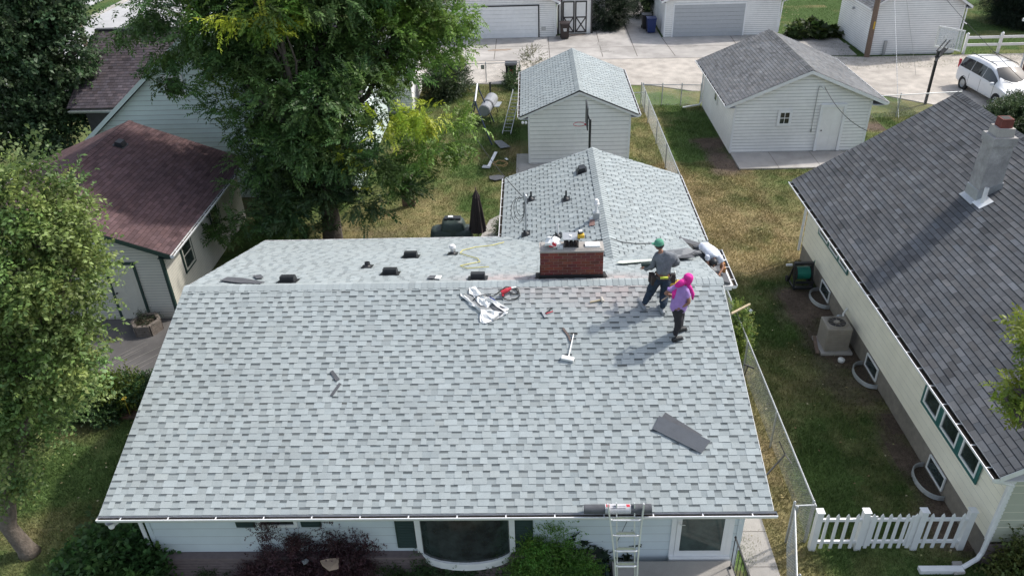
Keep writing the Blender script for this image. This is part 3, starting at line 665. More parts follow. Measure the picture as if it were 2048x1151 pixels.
# ---- roof vents and pipes on the new roof
def box_vent(p, nrm_up, dirv, parent, w=.34, d=.28, h=.14):
    """square slant-back roof louvre"""
    D = V3(dirv).normalized(); N = V3(nrm_up).normalized(); X = D.cross(N); p = V3(p)
    mb = MB(); q = lambda x, y, z: p+X*x+D*y+N*z
    mb.prism([q(-w/2, -d/2, .018), q(-w/2, d/2, .018), q(-w/2, d/2, h), q(-w/2, -d/2+.1, h+.02), q(-w/2, -d/2, .05)], X*w)
    mb.obox(p+N*.014, X*(w/2+.07), D*(d/2+.05), N*.003); 
    for i in range(5): mb.obox(q(0, d/2+.004, .03+i*.016), X*(w/2-.02), D*.004, N*.003)
    return mb.build('box_vent', m_blk, parent)
Nb = V3((0, SL, 1)).normalized()
for u, v in ((577, 562), (781, 547), (822, 513), (956, 556)):
    box_vent(on_back(u, v), Nb, (0, -1, SL), roof)
box_vent(on_wl(1163, 342), (-WS, 0, 1), (1, 0, WS), wroof)
def pipe_boot(name, p, N, m, r, h, parent, boot=m_blk, hood=False):
    p = V3(p); N = V3(N).normalized(); mb = MB(); X = N.cross(V3((0, 1, 0))).normalized(); Y = N.cross(X)
    mb.obox(p+N*.014, X*.14, Y*.17, N*.003); mb.lathe(p, [(.1, .015), (.075, .05), (r+.012, .1), (r+.005, .13)], 14, axis=N); b = mb.build('pipe_boot', boot, parent)
    mb = MB(); pr = [(r, 0), (r, h)]
    if hood: pr += [(r+.03, h), (r+.045, h+.05), (r+.02, h+.11), (0, h+.13)]
    else: pr += [(r*.8, h), (r*.8, h-.05)]
    mb.lathe(p, pr, 14); mb.build(name, m, b, smooth=False); return b
pipe_boot('vent_pipe', on_wl(1062, 399), (-WS, 0, 1), m_blk, .03, .28, wroof); pipe_boot('vent_pipe', on_wl(1132, 399), (-WS, 0, 1), m_blk, .03, .3, wroof)
pipe_boot('vent_pipe', on_wl(1115, 473), (-WS, 0, 1), m_pvc, .03, .42, wroof)
pipe_boot('vent_pipe', on_back(906, 507), Nb, m_pvc, .05, .16, roof, hood=True); pipe_boot('vent_pipe', on_back(735, 533), Nb, m_galv, .06, .06, roof)
# service mast with weatherhead and looped cable
p = on_wl(1052, 468); b = pipe_boot('service_mast', p, (-WS, 0, 1), m_galv, .035, 1.2, wroof)
mb = MB(); t = p+V3((0, 0, 1.2)); mb.lathe(t, [(.05, -.03), (.065, .03), (.06, .09), (.02, .13), (0, .135)], 12); mb.build('weatherhead', m_galv, b)
mb = MB()
for k in range(3):
    c = t+V3((-.14-.05*k, -.02, -.28-.06*k)); mb.tube([t+V3((-.04, 0, .02))]+[c+V3((math.cos(a)*(.13+.03*k), math.sin(a*.5+k)*.05, math.sin(a)*(.3+.05*k))) for a in np.linspace(1.2, 1.2+5.6, 16)]+[t+V3((-.02, 0, -.1))], .008, 5)
mb.build('service_cable', m_rub, b)
# white hooded flue on grey base near the wing ridge
p = on_wl(1192, 437); mb = MB(); mb.obox(p+V3((0, 0, .08)), (.09, 0, 0), (0, .11, 0), (0, 0, .14)); mb.obox(p+V3((-.02, 0, .012)), (.16, 0, .16*WS), (0, .2, 0), (-.001, 0, .006)); fb = mb.build('flue_base', m_galv, wroof)
mb = MB(); mb.lathe(p+V3((.0, 0, .2)), [(.045, 0), (.045, .22), (.085, .24), (.09, .3), (.06, .33), (.075, .36), (.05, .42), (0, .43)], 14); mb.build('flue_pipe', m_pvc, fb)

# ------------------------------------------------------------------ small garage behind
cg = gable_building('garage', 'small white garage with light grey shingles behind the bungalow wing', 'garage', -.16, 4.33, 33.18, 39.5, -.52, 4.66, 33.05, 39.85, 2.32, 2.07, 3.42, m_sidw, .19, PAL_NEW, 'arch', m_sh, 31, expo=.146, cap_w=.2)
mb = MB()
for xa in (-.52, 4.66):
    a, b = V3((xa, 33.03, 2.32)), V3((2.07, 33.03, 3.42)); mb.prism([a+V3((0, 0, .0)), b+V3((0, 0, .0)), b-V3((0, 0, .045)), a-V3((0, 0, .045))], (0, -.012, 0))
mb.build('drip_edge', m_blk, cg)
mb = MB(); mb.lathe((-.42, 33.0, 2.12), [(.0, 0), (.05, .02), (.06, .09), (.03, .14)], 12, axis=(0, -.5, -.6)); mb.lathe((-.28, 33.0, 2.12), [(.0, 0), (.05, .02), (.06, .09), (.03, .14)], 12, axis=(0, -.5, -.6)); mb.build('floodlight', m_white, cg)

# ------------------------------------------------------------------ right garage with door and window
rgar = gable_building('garage', 'white sided garage with weathered grey roof, small four pane window and white side door', 'garage', 9.08, 15.1, 33.98, 40.7, 8.68, 15.66, 33.75, 40.95, 2.38, 12.17, 3.85, m_sidw, .15, PAL_GREY2, 'tab', m_shold, 41, t=.008)
window(rgar, (11.34, 33.955, 1.66), (1, 0, 0), (0, -1, 0), .5, .6, fw=.05, cols=2, rows=2, tw=.07)
mb = MB(); mb.box(12.86, 33.88, .08, 12.98, 33.962, 2.26); mb.box(13.9, 33.88, .08, 14.02, 33.962, 2.26); mb.box(12.981, 33.88, 2.14, 13.899, 33.962, 2.26); mb.build('door_frame', m_white, rgar)
mb = MB(); mb.box(12.985, 33.94, .09, 13.895, 33.96, 2.135)
for r_, (za, zb_) in enumerate(((.25, .85), (.95, 1.55), (1.65, 2.0))):
    for c_ in (0, 1): mb.box(13.1+c_*.38, 33.934, za, 13.4+c_*.38, 33.939, zb_)
dr = mb.build('door', m_sidw, rgar)
mb = MB(); mb.lathe((13.06, 33.935, 1.05), [(0, .06), (.03, .05), (.03, .03), (.012, .01), (.012, 0)], 10, axis=(0, -1, 0)); mb.build('door_handle', m_brown, dr)
mb = MB(); mb.tube([(12.62, 33.94, 1.1), (12.62, 33.94, 3.0), (12.66, 33.9, 3.1)], .014, 6); mb.tube([(12.66, 33.9, 3.1), (12.8, 33.85, 3.0), (12.9, 33.9, 3.1)], .01, 6); mb.lathe((12.62, 33.93, 1.05), [(.04, -.05), (.04, .05)], 8); mb.build('electric_conduit', m_galv, rgar)
mb = MB(); mb.tube([(8.62, 40.6, 2.3), (8.98, 40.6, 2.1), (9.0, 40.6, .25), (8.9, 40.5, .12), (8.0, 40.3, .06)], .045, 8); mb.build('downspout', m_wal, rgar)
window(rgar, (9.065, 37.6, 1.6), (0, 1, 0), (-1, 0, 0), .6, .7, tw=.06)

# ------------------------------------------------------------------ neighbour house on the right
nb = gable_building('neighbour_house', 'long cream house on the right with dark grey roof and teal trimmed windows', 'house', 9.42, 17.8, 11.25, 24.2, 8.83, 18.37, 10.85, 24.6, 2.865, NX, NZ, m_sidy, .2, PAL_GREY, 'tab', m_shold, 51, base=.58, gut=False, t=.012, expo=.15, foundation=m_found, cap_w=.15)
gutter('gutter', (8.83, 10.85, 2.80), (8.83, 24.6, 2.80), (-1, 0, 0), nb, hang=.62, w=.13)
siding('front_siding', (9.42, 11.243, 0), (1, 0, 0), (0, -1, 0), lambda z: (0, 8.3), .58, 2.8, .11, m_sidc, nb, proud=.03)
mb = MB(); mb.box(9.3, 11.12, .0, 17.8, 11.2, .56); mb.build('brick_skirt', m_mauve, nb)
Un, Nn = (0, 1, 0), (-1, 0, 0)
for (ya, yb, z0, z1) in ((20.28, 20.95, 1.76, 2.35), (21.1, 21.87, 1.76, 2.35), (22.03, 22.87, 1.76, 2.35)):
    window(nb, (9.40, (ya+yb)/2, (z0+z1)/2), Un, Nn, yb-ya, z1-z0, fw=.045, trim=m_teal, tw=.07)
def nwall(u, v): return at_x(u, v, 9.40)
bays = [((1853, 765), (1880, 810)), ((1888, 845), (1920, 880)), ((1930, 905), (1965, 955))]
for ya, yb in ((12.2, 12.92), (13.11, 13.85), (14.04, 14.75)):
    window(nb, (9.40, (ya+yb)/2, 1.93), Un, Nn, yb-ya, 1.02, fw=.055, trim=m_teal, tw=.09)
# basement windows with galvanised wells
for y in (21.5, 17.5, 13.45):
    window(nb, (9.405, y, .34), Un, Nn, .8, .42, fw=.035, mf=m_white)
    mb = MB()
    for j in range(3):
        z = .02+j*.05
        pts = [(9.40-.42*math.sin(t)**.8, y-.55*math.cos(t), z) for t in np.linspace(0, math.pi, 15)]
        mb.tube(pts, .02, 6)
    ww = mb.build('window_well', m_galv, nb)
    mb = MB(); mb.face([(9.41, y-.52, .012)]+[(9.40-.4*math.sin(t)**.8, y-.53*math.cos(t), .012) for t in np.linspace(.1, 3.04, 12)]+[(9.41, y+.52, .012)]); mb.build('well_debris', m_dirt, ww)
mb = MB()
mb.tube([(8.84, 11.0, 2.72), (8.86, 11.0, 2.6), (9.33, 11.14, 2.35), (9.33, 11.14, .35), (9.25, 11.1, .2), (8.9, 10.95, .12)], .05, 8); mb.box(8.0, 10.86, .02, 8.9, 11.0, .12); mb.build('downspout', m_wal, nb)
mb = MB(); mb.tube([(8.84, 24.45, 2.72), (9.2, 24.4, 2.5), (9.36, 24.3, 2.3), (9.36, 24.3, .3)], .045, 8); mb.build('downspout', m_wal, nb)
# its chimney
m_stucco = mat('stained_stucco', (.34, .33, .32), rough=.9, noise=.2, ns=5, stain=.25, sts=1.5, speck=.15, sps=60, bump=.5)
c0 = V3((12.05, 19.3, 0)); mb = MB(); w2 = .33
def frus(z0, z1, a, b):
    p = [(c0.x+sx*a, c0.y+sy*a, z0) for sx, sy in ((-1, -1), (1, -1), (1, 1), (-1, 1))]; q = [(c0.x+sx*b, c0.y+sy*b, z1) for sx, sy in ((-1, -1), (1, -1), (1, 1), (-1, 1))]
    for i in range(4): mb.face([p[i], p[(i+1) % 4], q[(i+1) % 4], q[i]])
    mb.face(q)
frus(4.3, 6.32, .285, .262); frus(6.2, 6.42, .30, .30); nch = mb.build('chimney', m_stucco, nb)
mb = MB(); frus(6.422, 6.64, .22, .21); mb.build('chimney_crown', m_conc, nch)
mb = MB(); frus(6.641, 6.87, .15, .145); ft = mb.build('flue_tile', mat('terracotta_flue', (.16, .045, .035), noise=.2), nch); mb = MB(); mb.face([(c0.x-.11, c0.y-.11, 6.873), (c0.x+.11, c0.y-.11, 6.873), (c0.x+.11, c0.y+.11, 6.873), (c0.x-.11, c0.y+.11, 6.873)]); mb.build('flue_hole', m_rub, nch)
mb = MB(); zc = lambda x: NZ-NS*(NX-x)
mb.prism([(c0.x-.30, c0.y-.30, zc(c0.x-.30)+.01), (c0.x+.30, c0.y-.30, zc(c0.x+.30)+.01), (c0.x+.30, c0.y-.30, zc(c0.x+.30)+.16), (c0.x-.30, c0.y-.30, zc(c0.x-.30)+.30)], (0, .60, 0))
mb.prism([(c0.x-.42, c0.y-.33, zc(c0.x-.42)+.022), (c0.x-.29, c0.y-.33, zc(c0.x-.29)+.022), (c0.x-.29, c0.y-.33, zc(c0.x-.29)+.012), (c0.x-.42, c0.y-.33, zc(c0.x-.42)+.012)], (0, .66, 0)); mb.build('flashing', m_galv, nch)
pb = on_nb(1965, 405); mb = MB(); mb.obox(pb+V3((0, 0, .02)), V3((.16, 0, .16*NS)), (0, .2, 0), V3((-.003, 0, .005))); mb.build('pipe_flashing', m_white, nb)
mb = MB(); mb.lathe(pb, [(.055, -.05), (.055, .42), (.045, .42), (.045, .3)], 14); mb.build('vent_pipe', m_pvc, nb)
# paper wasp grey wall lump: exhaust hood with lint
hv = nwall(1685, 632); mb = MB(); mb.lathe(hv+V3((-.02, 0, 0)), [(0, .16), (.07, .15), (.09, .08), (.06, 0)], 10, axis=(-1, 0, -.4)); mb.build('exhaust_hood', m_galv, nb, smooth=True)

# ------------------------------------------------------------------ left neighbour garage, brown roof
lg = gable_building('garage', 'beige sided garage with reddish brown shingle roof and white door at left', 'garage', -19.2, -11.65, 20.95, 28.1, -19.6, -11.22, 20.7, 28.35, 2.52, -15.38, 4.15, m_sidb, .1, PAL_BRN, 'tab', m_shold, 61, trim=m_green, expo=.14, cap_w=.16)
dz = at_y(245, 643, 20.93); dxx0, dxx1 = at_y(219, 600, 20.93).x, at_y(262, 600, 20.93).x
mb = MB(); mb.box(-13.55, 20.9, .03, -13.47, 20.935, 2.15); mb.box(-12.62, 20.9, .03, -12.54, 20.935, 2.15); mb.box(-13.469, 20.9, 2.06, -12.621, 20.935, 2.15); mb.build('door_frame', m_green, lg)
mb = MB(); mb.box(-13.465, 20.91, .04, -12.625, 20.932, 2.055)
for za, zb_ in ((.25, .85), (.95, 1.5), (1.6, 1.95)):
    for c_ in (0, 1): mb.box(-13.37+c_*.36, 20.904, za, -13.08+c_*.36, 20.909, zb_)
dr = mb.build('door', m_sidb, lg); mb = MB(); mb.lathe((-13.38, 20.905, 1.05), [(0, .07), (.03, .06), (.03, .03), (.012, 0)], 10, axis=(0, -1, 0)); mb.build('door_handle', m_blk, dr)
for y in (22.6, 25.3): window(lg, (-11.635, y, 1.55), (0, 1, 0), (1, 0, 0), .75, 1.0, fw=.05, rows=2, trim=m_green, tw=.07, mf=m_sidb)
lgsl = (4.15-2.52)/(15.38-11.22)
for u, v in ((241, 290), (147, 368)):
    p = at_plane(u, v, (-15.38, 0, 4.15), (lgsl, 0, 1)); box_vent(p, (lgsl, 0, 1), (-1, 0, lgsl), [c for c in lg.children if c.name.startswith('roof')][0], .34, .3)

# ------------------------------------------------------------------ pale house with purple roof
ph = thing('gabled_house', 'pale green sided house with steep purple grey shingle roof behind the brown roofed garage', 'house', (-14, 33, 0))
ax, az, lx, lz = -12.9, 7.2, -18.4, 2.75; s_ = (az-lz)/(ax-lx); rx_ = -7.2
mb = MB(); mb.prism([(lx+.3, 30.2, 0), (rx_-.3, 30.2, 0), (rx_-.3, 30.2, lz), (ax, 30.2, az-.2), (lx+.3, 30.2, lz)], (0, 9, 0)); mb.build('wall', m_sidg, ph)
def pext(z):
    t = max(0, (z-lz)/s_) ; return (min(t, ax-lx-.35-.01)+.0, (rx_-lx-.6)-t*((rx_-ax)/(ax-lx)))
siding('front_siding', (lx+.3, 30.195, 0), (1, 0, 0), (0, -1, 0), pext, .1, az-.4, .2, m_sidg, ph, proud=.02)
mb = MB()
for a, b in (((lx, lz), (ax, az)), ((rx_, lz), (ax, az))):
    mb.prism([(a[0], 29.95, a[1]), (b[0], 29.95, b[1]), (b[0], 29.95, b[1]-.2), (a[0], 29.95, a[1]-.2)], (0, .03, 0)); mb.prism([(a[0], 29.981, a[1]), (b[0], 29.981, b[1]), (b[0], 29.981, b[1]-.08), (a[0], 29.981, a[1]-.08)], (0, 9.2, 0))
mb.build('gable_roof', m_sidg, ph)
for (u, v, w_, h_) in ((348, 172, .7, .8),):
    p = at_y(u, v, 30.18); window(ph, (p.x, 30.18, p.z), (1, 0, 0), (0, -1, 0), w_, h_, tw=.07)
mb = MB(); mb.prism([(-19.5, 31.6, 3.66), (-19.5, 35.6, 5.85), (-19.5, 39.6, 3.66), (-19.5, 39.6, 3.5), (-19.5, 35.6, 5.7), (-19.5, 31.6, 3.5)], (12, 0, 0)); pr2 = mb.build('roof', m_deck, ph)
shingles('shingles', (-19.6, 31.5, 3.63), (1, 0, 0), (0, 4.1, 2.245), 12.2, 4.68, pr2, PAL_PUR, 71, 'small', .16, m_shold, .01)
mb = MB(); mb.box(-19.6, 35.5, 5.86, -8, 35.75, 5.93); mb.build('ridge_vent', m_felt, pr2)
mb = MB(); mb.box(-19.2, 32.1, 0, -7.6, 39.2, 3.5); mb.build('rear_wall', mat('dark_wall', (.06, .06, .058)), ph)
gutter('gutter', (-19.5, 31.48, 3.55), (-15, 31.48, 3.55), (0, -1, 0), ph, m=m_galv, debris=False)

# ------------------------------------------------------------------ garages across the alley
def far_garage(name, label, X0, X1, Y, depth, ez, rz_, door, mr, overhang=.35, panel=m_white, dh=2.13, drows=4, trim=m_white, framem=None, cat='garage'):
    h = gable_building(name, label, cat, X0, X1, Y, Y+depth, X0-overhang, X1+overhang, Y-.35, Y+depth+.3, ez, (X0+X1)/2, rz_, m_sidw, .13, mr, 'tab', m_shold, 80+int(X0), trim=trim, gut=False)
    if door:
        a, b = door; mb = MB(); fm = framem or trim
        mb.box(a-.09, Y-.05, .03, a, Y-.003, dh+.1); mb.box(b, Y-.05, .03, b+.09, Y-.003, dh+.1); mb.box(a+.001, Y-.05, dh+.01, b-.001, Y-.003, dh+.1); mb.build('door_frame', fm, h)
        mb = MB()
        for i in range(drows*2): mb.box(a+.002, Y-.032-.004*(i % 2), .04+i*dh/(drows*2), b-.002, Y-.003, .04+(i+1)*dh/(drows*2)-.012)
        mb.build('garage_door', panel, h)
    return h
g1 = far_garage('garage', 'white garage with black framed double door across the alley, far left', -5.75, 1.72, 55.75, 7, 2.45, 4.1, (-4.55, .52), PAL_PUR, framem=m_blk)
mb = MB(); mb.box(.75, 55.69, .5, 1.05, 55.73, .75); mb.build('wall_vent', m_galv, g1)
mb = MB(); mb.tube([(2.0, 55.3, 2.35), (1.85, 55.6, 2.2), (1.8, 55.68, 2.0), (1.8, 55.68, .2)], .045, 6); mb.build('downspout', m_wal, g1)
g2 = far_garage('garage', 'white garage with wide grey sectional door across the alley, centre', 9.15, 16.85, 54.9, 7, 2.5, 4.1, (9.75, 14.5), PAL_PUR, panel=mat('grey_door', (.42, .44, .46), rough=.5, noise=.05))
mb = MB(); mb.tube([(17.1, 54.6, 2.35), (16.95, 54.8, 2.2), (16.9, 54.85, .2)], .045, 6); mb.build('downspout', m_wal, g2)
# shed with crossed doors
sh = thing('garden_shed', 'small white shed with brown framed double doors crossed with X braces', 'shed', (3.1, 57.3, 0))
mb = MB(); mb.box(1.95, 56.5, .03, 4.3, 58.6, 2.45); mb.build('wall', m_sidw, sh)
mb = MB(); mb.box(1.8, 56.3, 2.46, 4.45, 58.8, 2.6); mb.prism([(1.8, 56.3, 2.6), (4.45, 56.3, 2.6), (3.9, 56.6, 3.3), (2.3, 56.6, 3.3)], (0, 2.0, 0)); mb.build('roof', m_brown, sh)
for k in (0, 1):
    a = 2.25+k*.87; b = a+.82; y = 56.44; mb = MB(); mb.box(a, y, .12, b, y+.04, 2.25); d_ = mb.build('door', m_sidw, sh)
    mb = MB()
    mb.box(a, y-.02, .12, a+.09, y-.001, 2.25); mb.box(b-.09, y-.02, .12, b, y-.001, 2.25)
    for z in (.12, 1.12, 2.16): mb.box(a+.091, y-.019, z, b-.091, y-.001, z+.09)
    mb.beam((a+.1, y-.01, .22), (b-.1, y-.01, 1.11), .017, .08, (0, 0, 1)); mb.beam((b-.1, y-.012, .22), (a+.1, y-.012, 1.11), .016, .08, (0, 0, 1)); mb.build('door_brace', m_brown, d_)
for q0, q1 in ((1.93, 2.0), (4.22, 4.32), (2.14, 2.22)): mb = MB(); mb.box(q0, 56.43, .03, q1, 56.49, 2.45); mb.build('corner_trim', m_brown, sh)
# white annex with trellis
an = thing('shed_annex', 'narrow white wall with dark lattice top beside the crossed door shed', 'shed', (4.8, 58, 0))
mb = MB(); mb.box(4.4, 57.7, 0, 5.3, 60.5, 2.2); mb.build('wall', m_sidw, an)
mb = MB()
for i in range(7): mb.beam((4.42+i*.13, 57.66, 2.2), (4.55+i*.13, 57.66, 2.6), .02, .025, (0, 1, 0)); mb.beam((4.55+i*.13, 57.64, 2.2), (4.42+i*.13, 57.64, 2.6), .02, .025, (0, 1, 0))
mb.box(4.4, 57.64, 2.6, 5.35, 57.7, 2.66); mb.build('lattice', m_brown, an)
# garage C, tall white with plain walls
g3 = gable_building('garage', 'tall plain white garage standing by the leaning utility pole at upper right', 'garage', 20.95, 26.3, 49.45, 55, 20.6, 26.65, 49.2, 55.3, 2.9, 23.6, 4.8, m_sidw, .13, PAL_GREY2, 'tab', m_shold, 91, gut=False)
mb = MB(); mb.box(21.9, 49.3, 0, 22.05, 49.42, .9); mb.build('meter_post', m_galv, g3)
mb = MB(); mb.tube([(26.4, 49.35, 2.8), (26.42, 49.35, .2)], .04, 6); mb.tube([(26.44, 49.32, 1.9), (26.6, 49.3, 1.8)], .03, 5); mb.build('downspout', m_wal, g3)
mb = MB(); mb.lathe((20.93, 52.6, 2.2), [(0, .18), (.07, .15), (.08, .05), (.02, 0)], 8, axis=(-1, 0, -.3)); mb.build('wall_lamp', m_galv, g3)
# brown building at the right edge
bb = thing('brown_building', 'reddish brown building corner with white downspout behind the minivan', 'building', (30, 43, 0))
mb = MB(); mb.box(28.05, 38, 0, 33, 44.9, 3.0); mb.build('wall', mat('brown_brick_wall', (.15, .07, .05), noise=.2, ns=8), bb)
mb = MB(); mb.box(27.85, 37.8, 3.0, 33.2, 45.1, 3.1); mb.prism([(27.85, 37.8, 3.1), (27.85, 45.1, 3.1), (30.4, 41.5, 4.5)], (.01, 0, 0)); mb.build('roof', m_felt, bb)
mb = MB(); mb.tube([(27.6, 45.0, 3.0), (27.95, 44.95, 2.6), (27.98, 44.95, .2)], .06, 8); mb.box(27.3, 44.9, 2.95, 28.3, 45.05, 3.1); mb.build('downspout', m_white, bb)
# small grey roofed garage glimpsed through the big tree
gh = gable_building('garage', 'grey roofed white garage glimpsed through the branches of the big tree', 'garage', -11.5, -6.4, 40.5, 44.6, -11.8, -6.1, 40.2, 44.9, 2.4, -8.95, 3.7, m_sidw, .13, PAL_GREY2, 'tab', m_shold, 95, gut=False)
# ------------------------------------------------------------------ foliage
def spray(kind, rg):
    """quads of one leafy twig, in local axes (x along the twig)"""
    Q = []
    def leaf(p, d, n, l, w):
        d = d/np.linalg.norm(d); s = np.cross(n, d); s /= np.linalg.norm(s); nn = np.cross(d, s)
        Q.append([p, p+d*l*.45+s*w*.5+nn*l*.04, p+d*l-nn*l*.12, p+d*l*.45-s*w*.5+nn*l*.04])
    if kind == 'pinnate':
        for k in range(8):
            x = .05+k*.055
            for s in (-1, 1):
                leaf(np.array([x, 0, -.35*x*x]), np.array([.6, s*1., -.15+rg.normal(0, .3)]), np.array([rg.normal(0, .3), 0, 1.]), rg.uniform(.10, .15), rg.uniform(.045, .065))
        leaf(np.array([.48, 0, -.11]), np.array([1, 0, -.6]), np.array([0, 0, 1.]), .14, .045)
    elif kind == 'broad':
        for k in range(11):
            x = .03+k*.035; a = rg.uniform(0, 6.28)
            leaf(np.array([x, 0, 0]), np.array([.4, math.cos(a), math.sin(a)*.6]), np.array([rg.normal(0, .4), rg.normal(0, .4), 1.]), rg.uniform(.09, .13), rg.uniform(.06, .085))
    elif kind == 'small':
        for k in range(13):
            x = .03+k*.032; a = rg.uniform(0, 6.28)
            leaf(np.array([x, 0, 0]), np.array([.5, math.cos(a), math.sin(a)*.7]), np.array([rg.normal(0, .5), rg.normal(0, .5), 1.]), rg.uniform(.055, .085), rg.uniform(.032, .048))
    elif kind == 'tiny':
        for k in range(14):
            x = .02+k*.022; a = rg.uniform(0, 6.28)
            leaf(np.array([x, 0, 0]), np.array([.5, math.cos(a), math.sin(a)]), np.array([rg.normal(0, .5), rg.normal(0, .5), 1.]), rg.uniform(.03, .045), rg.uniform(.018, .026))
    elif kind == 'hosta':
        for k in range(7):
            a = k*.9+rg.uniform(0, .4); leaf(np.zeros(3), np.array([math.cos(a), math.sin(a), .35]), np.array([0, 0, 1.]), rg.uniform(.2, .32), rg.uniform(.13, .18))
    elif kind == 'needle':
        for k in range(16):
            x = .02+k*.025; a = rg.uniform(0, 6.28)
            leaf(np.array([x, 0, 0]), np.array([.9, math.cos(a), math.sin(a)]), np.array([0, .3, 1.]), .07, .016)
    return np.array(Q)
def foliage(name, blobs, kind, dens, col, parent, seed=1, clump=.5, down=.25, csize=None, size=1., fill=.35, solo=None):
    """blobs: (centre, (rx,ry,rz), colour or None). Sprays are gathered into boughs, boughs sit mostly near the surface of each blob."""
    rg = np.random.default_rng(seed); T = [spray(kind, rg) for _ in range(6)]; VS, CS = [], []
    for bl in blobs:
        c, r = np.array(bl[0], float), np.array(bl[1], float)*np.ones(3); bc = np.array(bl[2] if len(bl) > 2 and bl[2] is not None else col)
        area = 4*math.pi*((r[0]*r[1]*r[0]*r[2]*r[1]*r[2])**(1/3))
        nb_ = max(3, int(area*1.5/(clump*clump)))
        for b in range(nb_):
            d = rg.normal(size=3); d /= np.linalg.norm(d); rad = rg.uniform(.82, 1.06) if rg.random() > fill else rg.uniform(.3, .85)
            bp = c+d*r*rad
            if bp[2] < .12: continue
            bcol = bc*rg.uniform(.62, 1.3)*np.array([rg.uniform(.85, 1.2), 1, rg.uniform(.85, 1.1)])
            n = max(3, int(dens*rg.uniform(.5, 1.3)))
            o = d*np.array([1, 1, .7])+rg.normal(0, .25, 3); o[2] -= down*.3; o /= np.linalg.norm(o)
            # sprays spread over a flattened bough
            off = rg.normal(0, clump*.42, (n, 3))*np.array([1, 1, .5]); P = bp+off
            X = o+rg.normal(0, .5, (n, 3)); X[:, 2] -= down; X /= np.linalg.norm(X, axis=1)[:, None]
            Zr = np.array([0, 0, 1.])+rg.normal(0, .3, (n, 3))+d*.5; Y = np.cross(Zr, X); Y /= np.linalg.norm(Y, axis=1)[:, None]+1e-9; Z = np.cross(X, Y)
            Rm = np.stack([X, Y, Z], 1); sc = rg.uniform(.75, 1.2, n)*size
            for i in range(n):
                t = T[int(rg.integers(6))]; VS.append((t.reshape(-1, 3)*sc[i])@Rm[i]+P[i])
                CS.append(np.tile(bcol, (len(t), 1))*rg.uniform(.7, 1.35, (len(t), 1)))
    V = np.concatenate(VS); C = np.clip(np.concatenate(CS), 0, .7)
    ok = None
    return np_mesh(name, V, np.arange(len(V)).reshape(-1, 4), C, m_leaf, parent)
def limb(mb, a, b, r0, r1, rg, wob=.12, n=6, seg=8):
    a, b = V3(a), V3(b); L = (b-a).length; pts = []
    for i in range(n+1):
        t = i/n; p = a.lerp(b, t)
        if 0 < i < n: p = p+V3((rg.uniform(-1, 1), rg.uniform(-1, 1), rg.uniform(-.5, .8)))*wob*L*.35
        pts.append(p)
    mb.tube(pts, [r0+(r1-r0)*i/n for i in range(n+1)], seg); return pts
G_ASH = (.092, .172, .05); G_LIT = (.15, .26, .05); G_YEL = (.38, .46, .05); G_DRK = (.062, .115, .042); G_OLV = (.185, .27, .085)  # G_LIT and G_DRK put crown light and inner shade into the leaf colour
def tree(name, label, base, blobs, kind, dens, col, parent_group=None, trunk_r=.3, fork=3.5, seed=1, bark=None, lean=(0, 0), clump=.5, down=.25, size=1., fill=.35, trunk_pts=None, limbs=True):
    t = thing(name, label, 'tree', tuple(base), parent_group); rg = random.Random(seed)
    foliage('crown', blobs, kind, dens, col, t, seed, clump, down, None, size, fill)
    mb = MB(); b = V3(base); fk = b+V3((lean[0], lean[1], fork))
    tp = trunk_pts or [b-V3((0, 0, .1)), b.lerp(fk, .08), b.lerp(fk, .35)+V3((.05, .03, 0)), b.lerp(fk, .7), fk]
    mb.tube(tp, [trunk_r*k for k in (1.5, 1.12, .98, .9, .8)], 14)
    cs = sorted(blobs, key=lambda q: -np.prod(np.array(q[1])*np.ones(3)))[:14] if limbs else []
    fk = tp[-1]
    for q in cs:
        r_ = float(np.mean(q[1])); e = V3(q[0])
        pts = limb(mb, fk-V3((0, 0, .15)), e, trunk_r*.45, .045, rg)
        for k in range(4):
            j = rg.randint(2, 5); e2 = e+V3((rg.uniform(-1, 1), rg.uniform(-1, 1), rg.uniform(-.4, 1)))*r_*.8
            p2 = limb(mb, pts[j], e2, .06, .015, rg, n=4, seg=5)
            for m_ in range(2): limb(mb, p2[2], p2[2]+V3((rg.uniform(-1, 1), rg.uniform(-1, 1), rg.uniform(-.3, .8)))*r_*.5, .02, .006, rg, n=3, seg=4)
    mb.build('trunk', bark or m_bark, t, smooth=True); return t
def blob(u, v, y, rpx, zs=1., ys=1., col=None, cut=0):
    """a lobe of a crown centred where the photo shows it, at depth y, rpx wide in photo pixels"""
    p = at_y(u, v, y); depth = (p-V3(CAMP)).dot(V3(FW)); r = max(rpx-BCUT, rpx*.45)*depth/F_PX
    return (tuple(p), (r, r*ys, r*zs), col)
BCUT = 18
